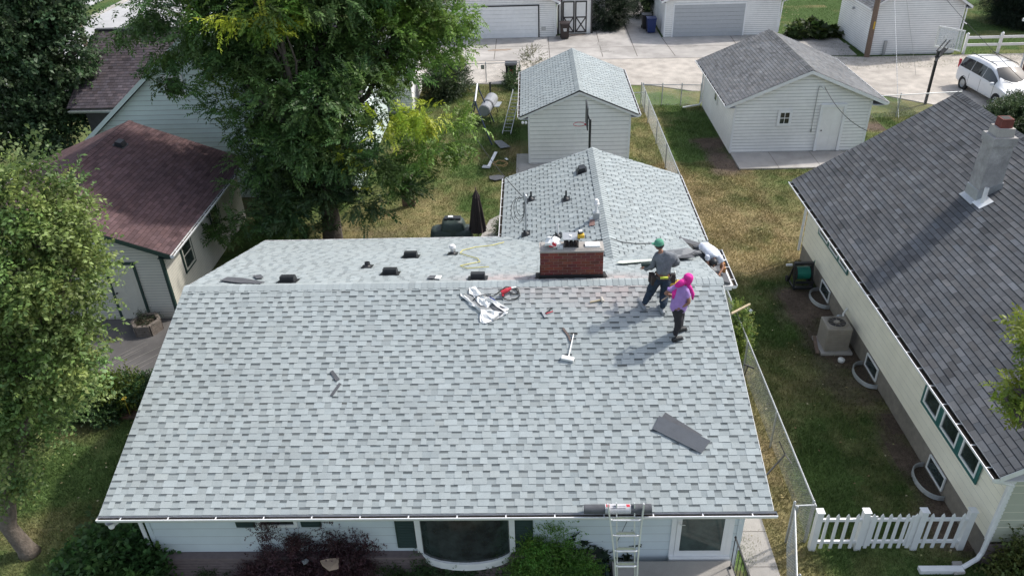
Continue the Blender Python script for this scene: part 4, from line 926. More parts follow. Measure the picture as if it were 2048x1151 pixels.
big = [blob(245, 70, 27.2, 30), blob(300, 20, 27.5, 55), blob(345, 95, 27, 42), blob(430, 45, 27, 85), blob(540, 50, 27.5, 95), blob(470, 120, 26.6, 62), blob(640, 60, 28, 100), blob(740, 95, 27.4, 75), blob(810, 30, 27.8, 82, col=G_LIT), blob(900, 30, 27.5, 48, col=G_LIT), blob(885, 100, 27.5, 44, col=G_LIT), blob(800, 130, 27, 45, col=G_LIT),
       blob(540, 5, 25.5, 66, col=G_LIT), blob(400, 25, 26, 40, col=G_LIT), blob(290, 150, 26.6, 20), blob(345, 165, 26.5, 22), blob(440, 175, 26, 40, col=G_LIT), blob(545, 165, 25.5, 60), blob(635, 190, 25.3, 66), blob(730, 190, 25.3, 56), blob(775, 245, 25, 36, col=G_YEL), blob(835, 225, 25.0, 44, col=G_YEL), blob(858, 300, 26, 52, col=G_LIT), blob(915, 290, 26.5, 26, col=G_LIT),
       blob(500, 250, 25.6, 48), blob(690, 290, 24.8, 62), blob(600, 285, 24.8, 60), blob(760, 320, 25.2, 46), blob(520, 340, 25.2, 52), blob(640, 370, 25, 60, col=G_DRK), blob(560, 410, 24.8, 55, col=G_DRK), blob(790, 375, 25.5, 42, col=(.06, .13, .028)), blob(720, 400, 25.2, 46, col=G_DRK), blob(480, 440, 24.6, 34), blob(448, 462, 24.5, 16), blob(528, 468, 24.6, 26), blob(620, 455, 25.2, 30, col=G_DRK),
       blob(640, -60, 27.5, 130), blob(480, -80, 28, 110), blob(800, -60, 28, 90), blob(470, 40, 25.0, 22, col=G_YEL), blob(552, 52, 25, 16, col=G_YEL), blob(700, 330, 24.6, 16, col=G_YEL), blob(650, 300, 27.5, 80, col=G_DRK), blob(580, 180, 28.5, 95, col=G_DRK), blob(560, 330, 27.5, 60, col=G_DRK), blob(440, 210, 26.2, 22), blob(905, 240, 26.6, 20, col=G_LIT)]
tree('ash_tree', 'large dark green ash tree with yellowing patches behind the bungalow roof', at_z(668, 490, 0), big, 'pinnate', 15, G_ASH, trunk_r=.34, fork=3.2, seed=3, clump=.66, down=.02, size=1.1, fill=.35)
BCUT = 17
lt = [blob(60, 345, 13, 40, .9), blob(135, 395, 13, 46, .8), blob(15, 420, 12.5, 60), blob(95, 460, 12.5, 62), blob(170, 445, 12.8, 36), blob(172, 520, 12.8, 28), blob(40, 540, 12, 75), blob(130, 560, 12.2, 58), blob(165, 620, 12.4, 30), blob(50, 650, 12, 70), blob(125, 670, 12, 46), blob(150, 720, 12.1, 24), blob(30, 750, 11.8, 66), blob(100, 760, 12, 44), blob(45, 850, 11.8, 42), blob(5, 890, 11.6, 38), blob(95, 830, 12.1, 26), blob(-40, 600, 12, 90), blob(-50, 800, 12, 70), blob(22, 950, 11.7, 18), blob(120, 720, 11.9, 60), blob(70, 800, 12, 60), blob(182, 595, 12.6, 22), blob(60, 930, 11.9, 34), blob(150, 790, 12.2, 34), blob(10, 980, 11.7, 36)]
b_ = at_z(60, 1105, 0)
tree('small_leaved_tree', 'olive green tree with crooked pale trunk at the left edge', b_, lt, 'small', 19, G_OLV, trunk_r=.17, seed=5, bark=m_barkl, clump=.4, down=.1, size=1.3, fill=.3,
     trunk_pts=[b_-V3((0, 0, .1)), b_+V3((-.03, 0, .15)), b_+V3((-.22, .05, .8)), at_y(15, 975, 11.8), at_y(55, 830, 11.9)])
BCUT = 6
dk = [blob(60, 60, 33, 80), blob(120, 120, 33, 58), blob(40, 170, 32.5, 75), blob(115, 205, 32.5, 50), blob(60, 250, 32, 50), blob(0, 60, 33, 80), blob(-20, 220, 32, 75), blob(110, 20, 33.5, 50), blob(150, 160, 33.2, 34), blob(110, 265, 32, 34), blob(70, -40, 34, 90), blob(165, 100, 33.2, 22), blob(160, 215, 32.8, 24)]
tree('maple_tree', 'dense dark maple tree in the upper left corner', (-22.5, 33, 0), dk, 'broad', 11, (.066, .118, .052), trunk_r=.3, seed=7, clump=.72, down=.15, size=1.5, fill=.2)
BCUT = 0
rt = [blob(2035, 778, 9.5, 16, .6), blob(2012, 793, 9.5, 11, .6), blob(2020, 818, 9.5, 8, .6), blob(2095, 790, 9.6, 40), blob(2062, 640, 9.8, 8), blob(2150, 700, 10, 60)]
tree('ash_tree', 'leafy light green branch tips reaching in over the dark roof at the right edge', (10.2, 6.0, 0), rt, 'pinnate', 4, (.26, .34, .05), trunk_r=.16, seed=8, clump=.16, down=.1, size=.7, fork=3.5, limbs=True)
def bush(name, label, blobs, kind, dens, col, seed, cat='shrub', clump=.3, down=0., size=1., fill=.4, group=None, stems=True):
    c = np.mean([b[0] for b in blobs], 0); t = thing(name, label, cat, (c[0], c[1], 0), group)
    foliage('foliage', blobs, kind, dens, col, t, seed, clump, down, None, size, fill)
    if stems:
        mb = MB(); rg = random.Random(seed)
        for b in blobs:
            for k in range(3): limb(mb, (c[0]+rg.uniform(-.1, .1), c[1]+rg.uniform(-.1, .1), 0), V3(b[0])+V3((rg.uniform(-1, 1), rg.uniform(-1, 1), 0))*float(np.mean(b[1]))*.6, .02, .006, rg, n=3, seg=5)
        mb.build('stem', m_bark, t)
    return t
def gb(u, v, r, zc=None, zr=None, col=None):
    z = zc if zc is not None else r*.7; p = at_z(u, v, z); return (tuple(p), (r, r, zr or z), col)
bush('viburnum_bush', 'round green leafy bush below the left end of the white gutter', [gb(235, 1125, .68, .6), gb(285, 1112, .42, .55), gb(195, 1140, .45, .45), gb(250, 1160, .7, .55)], 'broad', 14, (.07, .15, .045), 11, clump=.3, size=1.1)
bg_, ppl = 'burgundy barberry shrubs', (.085, .045, .052)
bush('barberry_bush', 'dark burgundy barberry bush, the left one of the burgundy pair', [gb(570, 1132, .34, .5), gb(600, 1118, .2, .75), gb(545, 1115, .08, .95), gb(530, 1150, .3, .35)], 'tiny', 16, ppl, 12, clump=.2, group=bg_)
bush('barberry_bush', 'dark burgundy barberry bush left of the bow window', [gb(695, 1125, .42, .6), gb(665, 1090, .12, .95), gb(722, 1110, .26, .7), gb(650, 1150, .35, .45)], 'tiny', 16, ppl, 13, clump=.2, group=bg_)
bush('arching_plant', 'dark green arching foliage below the bow window', [gb(880, 1138, .32, .3), gb(960, 1135, .34, .3), gb(835, 1120, .18, .45), gb(1000, 1115, .18, .5), gb(920, 1125, .25, .42), gb(860, 1122, .14, .5)], 'tiny', 12, (.05, .10, .035), 14, cat='plant', clump=.22)
bush('juniper_bush', 'bright green feathery bush left of the ladder', [gb(1095, 1105, .28, .8), gb(1130, 1130, .32, .6), gb(1060, 1120, .28, .6), gb(1080, 1145, .45, .5), gb(1150, 1150, .35, .45), gb(1130, 1085, .08, .95), gb(1075, 1082, .08, .9)], 'tiny', 20, (.13, .27, .05), 15, clump=.22)
bush('hosta_plant', 'dark broad leaved plant against the wall behind the ladder', [gb(1180, 1085, .3, .75), gb(1160, 1095, .25, .6), gb(1210, 1100, .25, .5), gb(1250, 1075, .16, .95)], 'hosta', 3, (.018, .035, .018), 16, cat='plant', clump=.25, size=.55)
bush('flower_bed_plants', 'green garden plants with one yellow flower above the red brick edging', [gb(175, 800, .4, .35), gb(205, 797, .35, .35), gb(235, 790, .4, .4, col=(.12, .17, .03)), gb(265, 792, .35, .35), gb(215, 812, .3, .25)], 'small', 16, (.05, .1, .035), 17, cat='plant', clump=.22)
bush('vine_bush', 'yellow green leafy vine growing up the chain link fence beside the roof edge', [gb(1472, 636, .14, .9, .35, (.24, .32, .08)), gb(1474, 660, .12, .7, .4), gb(1490, 650, .05, 1.1, .3, (.24, .32, .08)), gb(1480, 680, .12, .7, .4, (.2, .28, .06)), gb(1484, 705, .1, .5, .3, (.2, .28, .06))], 'small', 10, (.10, .17, .05), 18, clump=.14, size=.75)
bush('fence_shrub', 'dark shrub at the left end of the back fence by the alley', [gb(905, 160, .7, .8), gb(885, 165, .8, .9)], 'small', 12, (.05, .085, .035), 19, clump=.35, size=1.3)
bush('fence_weed', 'small weed plant beside the black bin and garage gutter', [gb(1033, 163, .35, .4), gb(1022, 160, .25, .3)], 'small', 8, (.05, .09, .03), 20, clump=.3, size=1.2, cat='plant')
bush('twiggy_shrub', 'sparse twiggy shrub by the alley behind the small garage ridge', [gb(1063, 125, .5, .8)], 'small', 5, (.12, .13, .06), 21, clump=.4, size=1)
bush('hosta_bed', 'low ring of hosta plants on the lawn beyond the grey roofed garage', [gb(1600, 62, .9, .4), gb(1640, 62, .9, .4), gb(1615, 55, .8, .5), gb(1665, 65, .5, .3)], 'hosta', 4, (.045, .075, .02), 22, cat='plant', clump=.35, size=1.1)
bush('evergreen_shrub', 'dark evergreen beside the driveway beyond the crossed door shed', [(tuple(at_z(1210, 30, .9)), (1.2, 1.2, 1.2)), (tuple(at_z(1218, 12, 1.4)), (1.4, 1.2, 1.3))], 'needle', 14, (.022, .04, .02), 23, clump=.4, size=1.6)
bush('evergreen_shrub', 'small dark round shrub on the far side of the driveway', [gb(1290, 12, .9, .8)], 'needle', 14, (.025, .045, .02), 24, clump=.4, size=1.5)
bush('spruce_tree', 'dark evergreen tree in the upper right corner', [(tuple(at_y(2045, 22, 56)), (1.3, 1.5, 1.6)), (tuple(at_y(2052, -25, 57)), (2.2, 2, 2.2))], 'needle', 18, (.02, .038, .022), 25, cat='tree', clump=.5, size=1.8)
bush('clipped_hedge', 'green hedge with pale tips in front of the white minivan', [(tuple(at_z(2025, 238, .6)), (1.0, .8, .6)), (tuple(at_z(2048, 228, .6)), (1., .8, .7)), (tuple(at_z(2000, 232, .4)), (.5, .5, .4))], 'small', 16, (.07, .11, .05), 26, cat='hedge', clump=.3, size=1.2)
bush('corner_shrub', 'yellow green shrub in the lower right corner by the sage siding', [gb(2044, 1122, .16, .35), gb(2046, 1145, .2, .3)], 'small', 14, (.12, .15, .045), 27, clump=.2, size=1.2)
bush('front_weeds', 'low green plants along the brick base beside the burgundy bushes', [gb(450, 1150, .3, .25), gb(780, 1145, .35, .25), gb(830, 1150, .4, .25)], 'tiny', 12, (.05, .09, .03), 28, cat='plant', clump=.2)
mb = MB(); p = at_z(248, 796, .75)
for k in range(8): a = k*.785; mb.obox(p+V3((math.cos(a)*.035, math.sin(a)*.035, 0)), (math.cos(a)*.03, math.sin(a)*.03, .006), (-math.sin(a)*.014, math.cos(a)*.014, 0), (0, 0, .003))
mb.tube([p, p-V3((0, 0, .6))], .005, 5); tag(mb.build('yellow_flower', mat('petal', (.7, .5, .05))), 'single yellow flower standing in the green bed above the brick edging', 'flower')
# fallen leaves
rg = random.Random(2); mb = MB()
for i in range(520):
    r_ = rg.random()
    if r_ < .4: x, y = rg.uniform(16.8, 20.5), rg.uniform(55.5, 66)
    elif r_ < .7: x, y = rg.uniform(-16, -8.5), rg.uniform(8.5, 16)
    else: x, y = rg.uniform(4.6, 9), rg.uniform(9, 30)
    s = rg.uniform(.02, .045)*(1.8 if y > 50 else 1); a = rg.uniform(0, 6.3); z = .035+.02*rg.random(); c, n_ = math.cos(a)*s, math.sin(a)*s
    mb.face([(x-c, y-n_, z), (x+n_*.6, y-c*.6, z+.006), (x+c, y+n_, z), (x-n_*.6, y+c*.6, z+.01)], rg.choice([(.35, .28, .12), (.3, .3, .12), (.4, .36, .22), (.22, .15, .07)]))
tag(mb.build('fallen_leaves', m_attr), 'fallen pale leaves scattered over the lawns', kind='stuff')

# ------------------------------------------------------------------ fences
def chain_fence(label, A, B, h=1.1, ps=3., name='chain_link_fence', rail=True, group='grey chain link fences', wire=.0021, pitch=.075, top_r=.021):
    A, B = V3((*A, 0)), V3((*B, 0)); d = (B-A); L = d.length; d.normalize(); up = V3((0, 0, 1)); n = d.cross(up)
    t = thing(name, label, 'fence', tuple((A+B)/2), group); mb = MB()
    mb.tube([A+up*h, B+up*h], top_r, 8); mb.build('top_rail', m_galv, t)
    k = max(1, round(L/ps))
    for i in range(k+1):
        p = A+d*(L*i/k); mb = MB(); mb.tube([p-n*.045, p-n*.045+up*(h+.04)], .028, 8); mb.lathe(p-n*.045+up*(h+.04), [(.03, 0), (.032, .02), (.015, .05), (0, .055)], 8); mb.build('post', m_galv, t)
    mb = MB(); s = -h
    while s < L:
        for sg in (1, -1):
            a, b = (s, 0.03), (s+h, h)
            if a[0] < 0: a = (0, .03+(0-s)*(h-.03)/h)
            if b[0] > L: b = (L, .03+(L-s)*(h-.03)/h)
            P = A+d*a[0]+up*(a[1] if sg > 0 else h+.03-a[1])+n*.004*sg; Q = A+d*b[0]+up*(b[1] if sg > 0 else h+.03-b[1])+n*.004*sg
            if (Q-P).length > .02: mb.tube([P, Q], wire, 3, caps=False)
        s += pitch
    mb.build('wire_mesh', m_galv, t); return t
chain_fence('long chain link fence running between the bungalow and the cream neighbour house', (5.93, 11.75), (5.93, 41.2), 1.1)
chain_fence('chain link back fence with gate at the alley side of the yard', (-8.6, 45.45), (-.7, 45.6), 1.15, 1.95)
chain_fence('short chain link fence with gate left of the right hand grey roofed garage', (5.95, 40.9), (8.95, 40.6), 1.15, 1.0)
chain_fence('short chain link fence closing the gap between the small garage and the long fence', (4.7, 39.7), (5.9, 39.75), 1.1, 1.2)
chain_fence('chain link fence between the grey roofed garage and the right house ridge', (15.3, 38.0), (21.5, 38.6), 1.15, 3)
gt = chain_fence('swung open chain link gate beside the front walk', (5.42, 11.6), (4.97, 9.9), 1.2, 1.8, name='chain_link_gate')
chain_fence('short chain link panel joining the gate post to the white picket fence', (5.45, 11.68), (5.86, 11.7), 1.2, .42)
mb = MB(); mb.box(-2.95, 45.42, .85, -2.75, 45.44, 1.1); tag(mb.build('fence_sign', m_galv), 'small grey sign plate hanging on the alley chain link fence', 'sign')
# picket fence
pf = thing('picket_fence', 'white picket fence panels in front of the side yard', 'fence', (7.5, 11.55, 0)); PFX = [5.95, 6.92, 8.12, 9.12]; PY_ = 11.55
for x in PFX: mb = MB(); mb.box(x-.065, PY_-.065, 0, x+.065, PY_+.065, 1.16); mb.prism([(x-.08, PY_-.08, 1.161), (x+.08, PY_-.08, 1.161), (x+.08, PY_+.08, 1.161), (x-.08, PY_+.08, 1.161)], (0, 0, .025)); mb.build('post', m_white, pf)
for xa, xb in zip(PFX[:-1], PFX[1:]):
    for z in (.2, .88): mb = MB(); mb.box(xa+.066, PY_-.03, z, xb-.066, PY_+.02, z+.07); mb.build('rail', m_white, pf)
    n = int((xb-xa-.2)/.165)
    for i in range(n):
        x = xa+.066+(xb-xa-.132)*(i+.5)/n; mb = MB(); w_ = .035
        mb.prism([(x-w_, PY_-.052, .07), (x+w_, PY_-.052, .07), (x+w_, PY_-.052, 1.06), (x, PY_-.052, 1.13), (x-w_, PY_-.052, 1.06)], (0, .02, 0)); mb.build('picket', m_white, pf)
for q in (7.0, 7.88): mb = MB(); mb.box(q, PY_-.032, .12, q+.17, PY_-.012, 1.04); mb.build('gate_stile', m_white, pf)
# ranch rail fence top right
rf_ = thing('rail_fence', 'white two rail vinyl fence at the alley in the upper right', 'fence', (29, 49.3, 0))
for x in (26.85, 28.95, 31.05): mb = MB(); mb.box(x-.07, 49.23, 0, x+.07, 49.37, 1.2); mb.lathe((x, 49.3, 1.2), [(.1, 0), (.1, .03), (0, .1)], 4); mb.build('post', m_white, rf_)
for xa in (26.92, 29.02):
    for z in (.45, .9): mb = MB(); mb.box(xa, 49.27, z, xa+1.96, 49.33, z+.15); mb.build('rail', m_white, rf_)

# ------------------------------------------------------------------ poles, wires
def pole(label, base, top, r0, r1, group='wooden utility poles'):
    t = thing('utility_pole', label, 'utility pole', tuple(base), group); mb = MB(); mb.tube([V3(base)-V3((0, 0, .2)), V3(top)], [r0, r1], 14); mb.build('pole', m_wood, t); return t
pl = pole('thin brown utility pole standing at the far street in the upper left', (-29.6, 52.1, 0), (-29.9, 52.1, 11.5), .17, .13)
p0 = at_z(1733, 114, 0); pt = at_y(1757, -5, p0.y-.1)
pl2 = pole('dark wooden utility pole in front of the tall plain white garage', p0, p0+(pt-p0)*2.2, .17, .14)
mb = MB(); q = p0+(pt-p0)*.55; mb.box(q.x-.03, q.y-.19, q.z-.22, q.x+.05, q.y-.165, q.z+.22); mb.build('yellow_marker', m_yel, pl2)
def wire(label, pts, r=.012, m=None, name='overhead_wire', sag=0, group='overhead wires', cat='wire'):
    if sag:
        a, b = V3(pts[0]), V3(pts[1]); pts = [a.lerp(b, t)-V3((0, 0, sag*4*t*(1-t))) for t in np.linspace(0, 1, 14)]
    mb = MB(); mb.tube(pts, r, 5); return tag(mb.build(name, m or m_rub), label, cat, group)
wire('overhead wire running from the gable of the grey roofed garage to the dark roof', [(12.85, 33.8, 3.05), tuple(on_nb(1735, 262, .3))], .014, sag=.25)
wire('thin service wire sagging from the backyard to the bungalow roof mast', [tuple(at_y(936, 250, 33)), tuple(at_y(1050, 398, 20.95))], .012, sag=.2)
wire('thin grey wire crossing the upper right to the right house', [tuple(at_y(1885, -10, 46)), tuple(at_y(2060, 175, 36))], .012, sag=.1)
# guy wire with white dashed guard
a, b = at_y(1789, -8, 43), at_z(1797, 236, 0); g_ = wire('thin guy wire with white segmented guard in front of the white garage', [a, b], .01, m_galv, 'guy_wire', group=None)
mb = MB(); n = 46
for i in range(n): mb.tube([a.lerp(b, i/n), a.lerp(b, (i+.6)/n)], .016, 6)
gg = mb.build('wire_guard', m_pvc, g_)
wire('thin plain guy wire right of the segmented white one', [at_y(1812, -8, 43), at_z(1832, 150, 0)], .009, m_galv, 'guy_wire', group=None)
# cord lying in the valley
pts = [on_wl(1003, 483, .03), on_wl(1030, 489, .03), on_wl(1058, 492, .03)]+[on_wl(u, v, .03) for u, v in ((1100, 497), (1150, 490), (1200, 479))]+[on_wr(u, v, .03) for u, v in ((1222, 477), (1245, 484), (1275, 487), (1305, 486))]
wire('black cord lying across the wing roof behind the brick chimney', pts, .011, name='roof_cord', group=None, cat='cord')
pts = [on_back(u, v, .03) for u, v in ((1008, 484), (985, 490), (950, 494), (925, 500), (920, 506), (935, 511), (955, 516), (960, 523), (940, 527), (920, 531), (935, 536), (960, 534), (978, 533))]
wire('yellow extension cord snaking over the back slope of the roof', pts, .012, mat('yellow_cord', (.55, .5, .15)), 'extension_cord', group=None, cat='cord')
# ------------------------------------------------------------------ basketball hoops
hp = thing('basketball_hoop', 'black pole basketball hoop with red rim in front of the small white garage', 'basketball hoop', (2.3, 30, 0)); hx = 2.32
mb = MB(); mb.tube([(hx, 30, 0), (hx, 30, 3.2)], .05, 10); mb.build('pole', m_blk, hp)
mb = MB(); mb.beam((hx, 30, 3.1), (hx-.1, 30, 3.4), .05, .05, (0, 1, 0)); mb.build('bracket', m_blk, hp)
mb = MB(); mb.box(hx-.16, 29.45, 2.95, hx-.12, 30.55, 3.85); mb.build('backboard', m_blk, hp)
rc_ = V3((hx-.16-.28, 30, 3.02)); mb = MB(); mb.tube([rc_+V3((math.cos(a)*.225, math.sin(a)*.225, 0)) for a in np.linspace(0, 2*math.pi, 25)], .013, 6); mb.box(rc_.x+.22, 29.93, 2.99, hx-.15, 30.07, 3.03); mb.build('rim', m_red, hp)
mb = MB()
for k in range(12):
    a = k*math.pi/6; mb.tube([rc_+V3((math.cos(a)*.22, math.sin(a)*.22, 0)), rc_+V3((math.cos(a+.25)*.16, math.sin(a+.25)*.16, -.2)), rc_+V3((math.cos(a)*.12, math.sin(a)*.12, -.4))], .005, 4)
mb.build('net', m_white, hp)
b0 = at_z(1850, 208, 0); hp = thing('basketball_hoop', 'tall black basketball pole with clear backboard beside the alley at upper right', 'basketball hoop', tuple(b0))
t0 = b0+V3((0, 0, 2.75)); mb = MB(); mb.beam(b0, t0, .11, .11, (0, 1, 0)); mb.build('pole', m_blk, hp)
e0 = t0+V3((.8, .9, .25)); mb = MB(); sd_ = V3((1, -.7, 0)).normalized()*.09
for s in (-1, 1): mb.beam(t0+sd_*s-V3((0, 0, .3)), e0+sd_*s-V3((0, 0, .35)), .04, .08); mb.beam(t0+sd_*s+V3((0, 0, .0)), e0+sd_*s+V3((0, 0, .05)), .04, .06)
mb.beam(t0-V3((.2, .3, .45)), e0-V3((.2, .3, .3)), .09, .09); mb.build('arm', m_blk, hp)
X = V3((.6, -.8, 0)); Z = V3((0, 0, 1)); fd = V3((.8, .6, 0)); c_ = e0+fd*.12+Z*.1; mb = MB()
for s in (-1, 1): mb.obox(c_+X*s*.66, X*.03, fd*.02, Z*.53); mb.obox(c_+Z*s*.5, X*.63, fd*.02, Z*.03)
for s in (-1, 1): mb.obox(c_+X*s*.22-Z*.2, X*.015, fd*.015, Z*.28)
mb.build('backboard_frame', m_alu, hp)
m_acr = mat('clear_board', (.6, .63, .65), rough=.1, noise=0); nn_ = m_acr.node_tree; pb_ = nn_.nodes['Principled BSDF']; pb_.inputs['Alpha'].default_value = .35
mb = MB(); mb.obox(c_, X*.62, fd*.006, Z*.46); mb.build('backboard', m_acr, hp)
rc_ = c_+fd*.28-Z*.4; mb = MB(); mb.tube([rc_+V3((math.cos(a)*.225, math.sin(a)*.225, 0)) for a in np.linspace(0, 2*math.pi, 21)], .015, 6); mb.build('rim', m_brown, hp)

# ------------------------------------------------------------------ swing frame, barrel smoker, items on the lawn
sw = thing('swing_frame', 'blue and white A frame swing set on the back lawn', 'swing set', (-2.6, 37, 0)); mb = MB()
a_, b2 = at_y(960, 192, 38.6), at_y(955, 228, 36.3)
m_nav = mat('navy_tube', (.03, .045, .10), rough=.4)
a_ = V3((-2.75, 38.9, 2.0)); b2 = V3((-2.7, 36.2, 2.0)); mb.tube([a_, b2], .04, 8); mb.build('top_bar', m_white, sw)
for q, fs in ((a_, (at_z(937, 250), at_z(988, 244))), (b2, (at_z(941, 256), at_z(984, 290)))):
    for f_ in fs: mb = MB(); mb.tube([q, q+V3((0, 0, -.12)).lerp(f_-q, .1), f_], .034, 8); mb.build('leg', m_nav, sw)
mb = MB(); mb.tube([a_.lerp(V3(at_z(937, 250)), .75), a_.lerp(V3(at_z(988, 244)), .75)], .025, 6); mb.build('cross_bar', m_nav, sw)
sm = thing('barrel_smoker', 'grey barrel smoker grill lying beyond the blue swing frame', 'grill', tuple(at_z(972, 222)))
c1, c2 = at_z(968, 222, .75), at_z(985, 196, .75); ax_ = (c2-c1).normalized(); mb = MB(); L_ = (c2-c1).length
mb.lathe(c1, [(0, 0), (.26, .0), (.3, .04), (.3, L_*.45), (.3, L_*.46)], 18, axis=ax_); mb.lathe(c1+ax_*L_*.4, [(.3, 0), (.33, .03), (.33, L_*.55), (.25, L_*.6), (0, L_*.6)], 18, axis=ax_); mb.build('barrel', mat('grey_paint', (.25, .26, .28), rough=.45, noise=.15), sm, smooth=False)
mb = MB(); mb.lathe(c1+ax_*L_*.34, [(.302, 0), (.312, .02), (.312, .2), (.302, .22)], 18, axis=ax_); mb.build('fire_door', m_blk, sm)
mb = MB(); mb.tube([c2+V3((-.1, 0, .2)), c2+V3((-.1, 0, .8))], .05, 8); mb.tube([c2+V3((-.1, 0, .8)), c2+V3((-.1, 0, .84))], .07, 8); mb.build('smoke_stack', m_blk, sm)
for p_ in (c1+ax_*.1, c1+ax_*L_*.9):
    for s in (-1, 1): mb = MB(); mb.tube([p_+V3((s*.2, 0, -.15)), V3((p_.x+s*.3, p_.y, 0))], .02, 6); mb.build('leg', m_blk, sm)
mb = MB(); q = (c1+c2)/2+V3((.5, .1, -.05)); mb.obox(q, ax_*.4, V3((ax_.y, -ax_.x, 0))*.13, (0, 0, .012)); mb.build('side_shelf', m_galv, sm)
def ladder(label, a, b, w, m=None, rung=.3, name='ladder', group=None, twist=None):
    a, b = V3(a), V3(b); d = (b-a).normalized(); s = (V3(twist) if twist else d.cross(V3((0, 0, 1)))).normalized(); t = thing(name, label, 'ladder', tuple(a), group); n = d.cross(s)
    for k in (-1, 1): mb = MB(); mb.beam(a+s*k*w/2, b+s*k*w/2, .03, .08, n); mb.build('side_rail', m or m_alu, t)
    L = (b-a).length; i = .25
    while i < L-.1: mb = MB(); mb.tube([a+d*i-s*w/2, a+d*i+s*w/2], .017, 6); mb.build('rung', m or m_alu, t); i += rung
    return t
ladder('aluminium extension ladder leaning in the grass beside the small garage', at_z(1013, 268, .06), at_z(1034, 180, 1.1), .42, m_galv)
def sheet(name, label, cat, pts, m, th=.012, group=None, parent=None):
    mb = MB(); pts = [V3(p) for p in pts]; n = (pts[1]-pts[0]).cross(pts[2]-pts[0]).normalized()
    if n.z < 0: pts = pts[::-1]; n = -n
    mb.prism([p+n*th for p in pts], -n*th); return tag(mb.build(name, m), label, cat, group)
sheet('board', 'grey flat board lying on the grass by the small garage', 'board', [at_z(987, 282, .06), at_z(1003, 281, .06), at_z(1021, 294, .06), at_z(1001, 297, .06)], m_feltg, .02)
bn = thing('scrap_plank', 'narrow white plank resting on a small plate on the grass', 'plank', tuple(at_z(975, 332)))
mb = MB(); mb.beam(at_z(977, 333, .08), at_z(992, 304, .1), .14, .03); mb.build('plank', m_white, bn); mb = MB(); mb.beam(at_z(965, 333, .05), at_z(981, 334, .05), .3, .03); mb.build('plate', m_galv, bn)
sheet('felt_scrap', 'crumpled dark felt scrap on the grass left of the wing roof gutter', 'felt', [at_z(978, 353, .06), at_z(996, 350, .06), at_z(1010, 352, .1), at_z(1006, 358, .05), at_z(990, 361, .06), at_z(980, 359, .05)], m_felt, .02)
mb = MB(); c_ = at_z(1001, 330, .05); rg = random.Random(3); pts = [c_+V3((math.cos(a)*(.25+.12*rg.random()), math.sin(a)*(.2+.15*rg.random()), .03+.1*rg.random())) for a in np.linspace(0, 15, 50)]
mb.tube(pts, .018, 5); tag(mb.build('rope_coil', mat('tan_rope', (.4, .27, .12))), 'tangled tan rope lying on the grass near the patio', 'rope')
sheet('paper_scrap', 'small white scrap on the grass beyond the rope coil', 'scrap', [at_z(1009, 317, .05), at_z(1013, 316, .05), at_z(1017, 319, .05), at_z(1013, 320, .05)], m_white, .01)
# covered grill and umbrella
gr = thing('covered_grill', 'barbecue under a dark green cover beside the closed umbrella', 'grill', (-2.95, 25.5, 0)); m_cov = mat('green_cover', (.035, .055, .05), rough=.55, noise=.2, ns=5, bump=.5, bs=10)
def drape(cx, cy, prof, seed, wob=.03, n=28):
    rg = np.random.default_rng(seed); ph_ = rg.uniform(0, 6, 5); mb = MB(); rings = []
    for (hx_, hy_, z) in prof:
        ring = []
        for k in range(n):
            a = 2*math.pi*k/n; e = .38; cx_ = math.copysign(abs(math.cos(a))**e, math.cos(a)); sy_ = math.copysign(abs(math.sin(a))**e, math.sin(a))
            f_ = 1+wob*(math.sin(7*a+ph_[0]+z*3)+.6*math.sin(11*a+ph_[1]))*(1.6-z)
            ring.append(V3((cx+hx_*cx_*f_, cy+hy_*sy_*f_, z+.012*math.sin(5*a+ph_[2]))))
        rings.append(ring)
    for r1, r2 in zip(rings[:-1], rings[1:]):
        for k in range(n): mb.face([r1[k], r1[(k+1) % n], r2[(k+1) % n], r2[k]])
    mb.face(rings[-1]); return mb
gc = at_z(905, 438, 1.2); GY_ = gc.y
drape(gc.x, GY_, [(.48, .4, .02), (.46, .4, .5), (.44, .38, .9), (.38, .33, 1.12), (.3, .25, 1.2), (.1, .1, 1.22)], 1).build('cover', m_cov, gr, smooth=True)
drape(gc.x-.05, GY_-.05, [(.76, .36, .02), (.76, .36, .5), (.74, .34, .84), (.6, .3, .88)], 2).build('shelf_cover', m_cov, gr, smooth=True)
mb = MB(); mb.box(gc.x-.3, GY_-.1, 1.2, gc.x+.3, GY_+.15, 1.27); mb.build('grill_lid', m_blk, gr); mb = MB(); mb.box(gc.x-.16, GY_-.05, 1.275, gc.x+.02, GY_+.08, 1.31); mb.build('white_cloth', m_white, gr)
um = thing('patio_umbrella', 'closed dark brown patio umbrella beside the covered grill', 'umbrella', (-2.1, 25.3, 0)); up_ = at_y(957, 478, 25.3)
mb = MB(); n = 18; rings = []
for (r_, z) in ((.26, .75), (.25, .85), (.2, 1.3), (.14, 1.8), (.1, 2.1), (.12, 2.12), (.07, 2.25), (.02, 2.38)):
    rings.append([V3((up_.x+math.cos(2*math.pi*k/n)*r_*(1+.3*(k % 2)), 25.3+math.sin(2*math.pi*k/n)*r_*(1+.3*(k % 2)), z+(.06 if k % 2 and z < .8 else 0))) for k in range(n)])
for r1, r2 in zip(rings[:-1], rings[1:]):
    for k in range(n): mb.face([r1[k], r1[(k+1) % n], r2[(k+1) % n], r2[k]])
mb.build('canopy', mat('umbrella_cloth', (.04, .028, .028), rough=.8, noise=.2), um); mb = MB(); mb.tube([(up_.x, 25.3, 0), (up_.x, 25.3, 2.5)], .02, 8); mb.lathe((up_.x, 25.3, 0), [(.25, 0), (.25, .05), (.05, .1)], 16); mb.build('pole', m_wood, um)
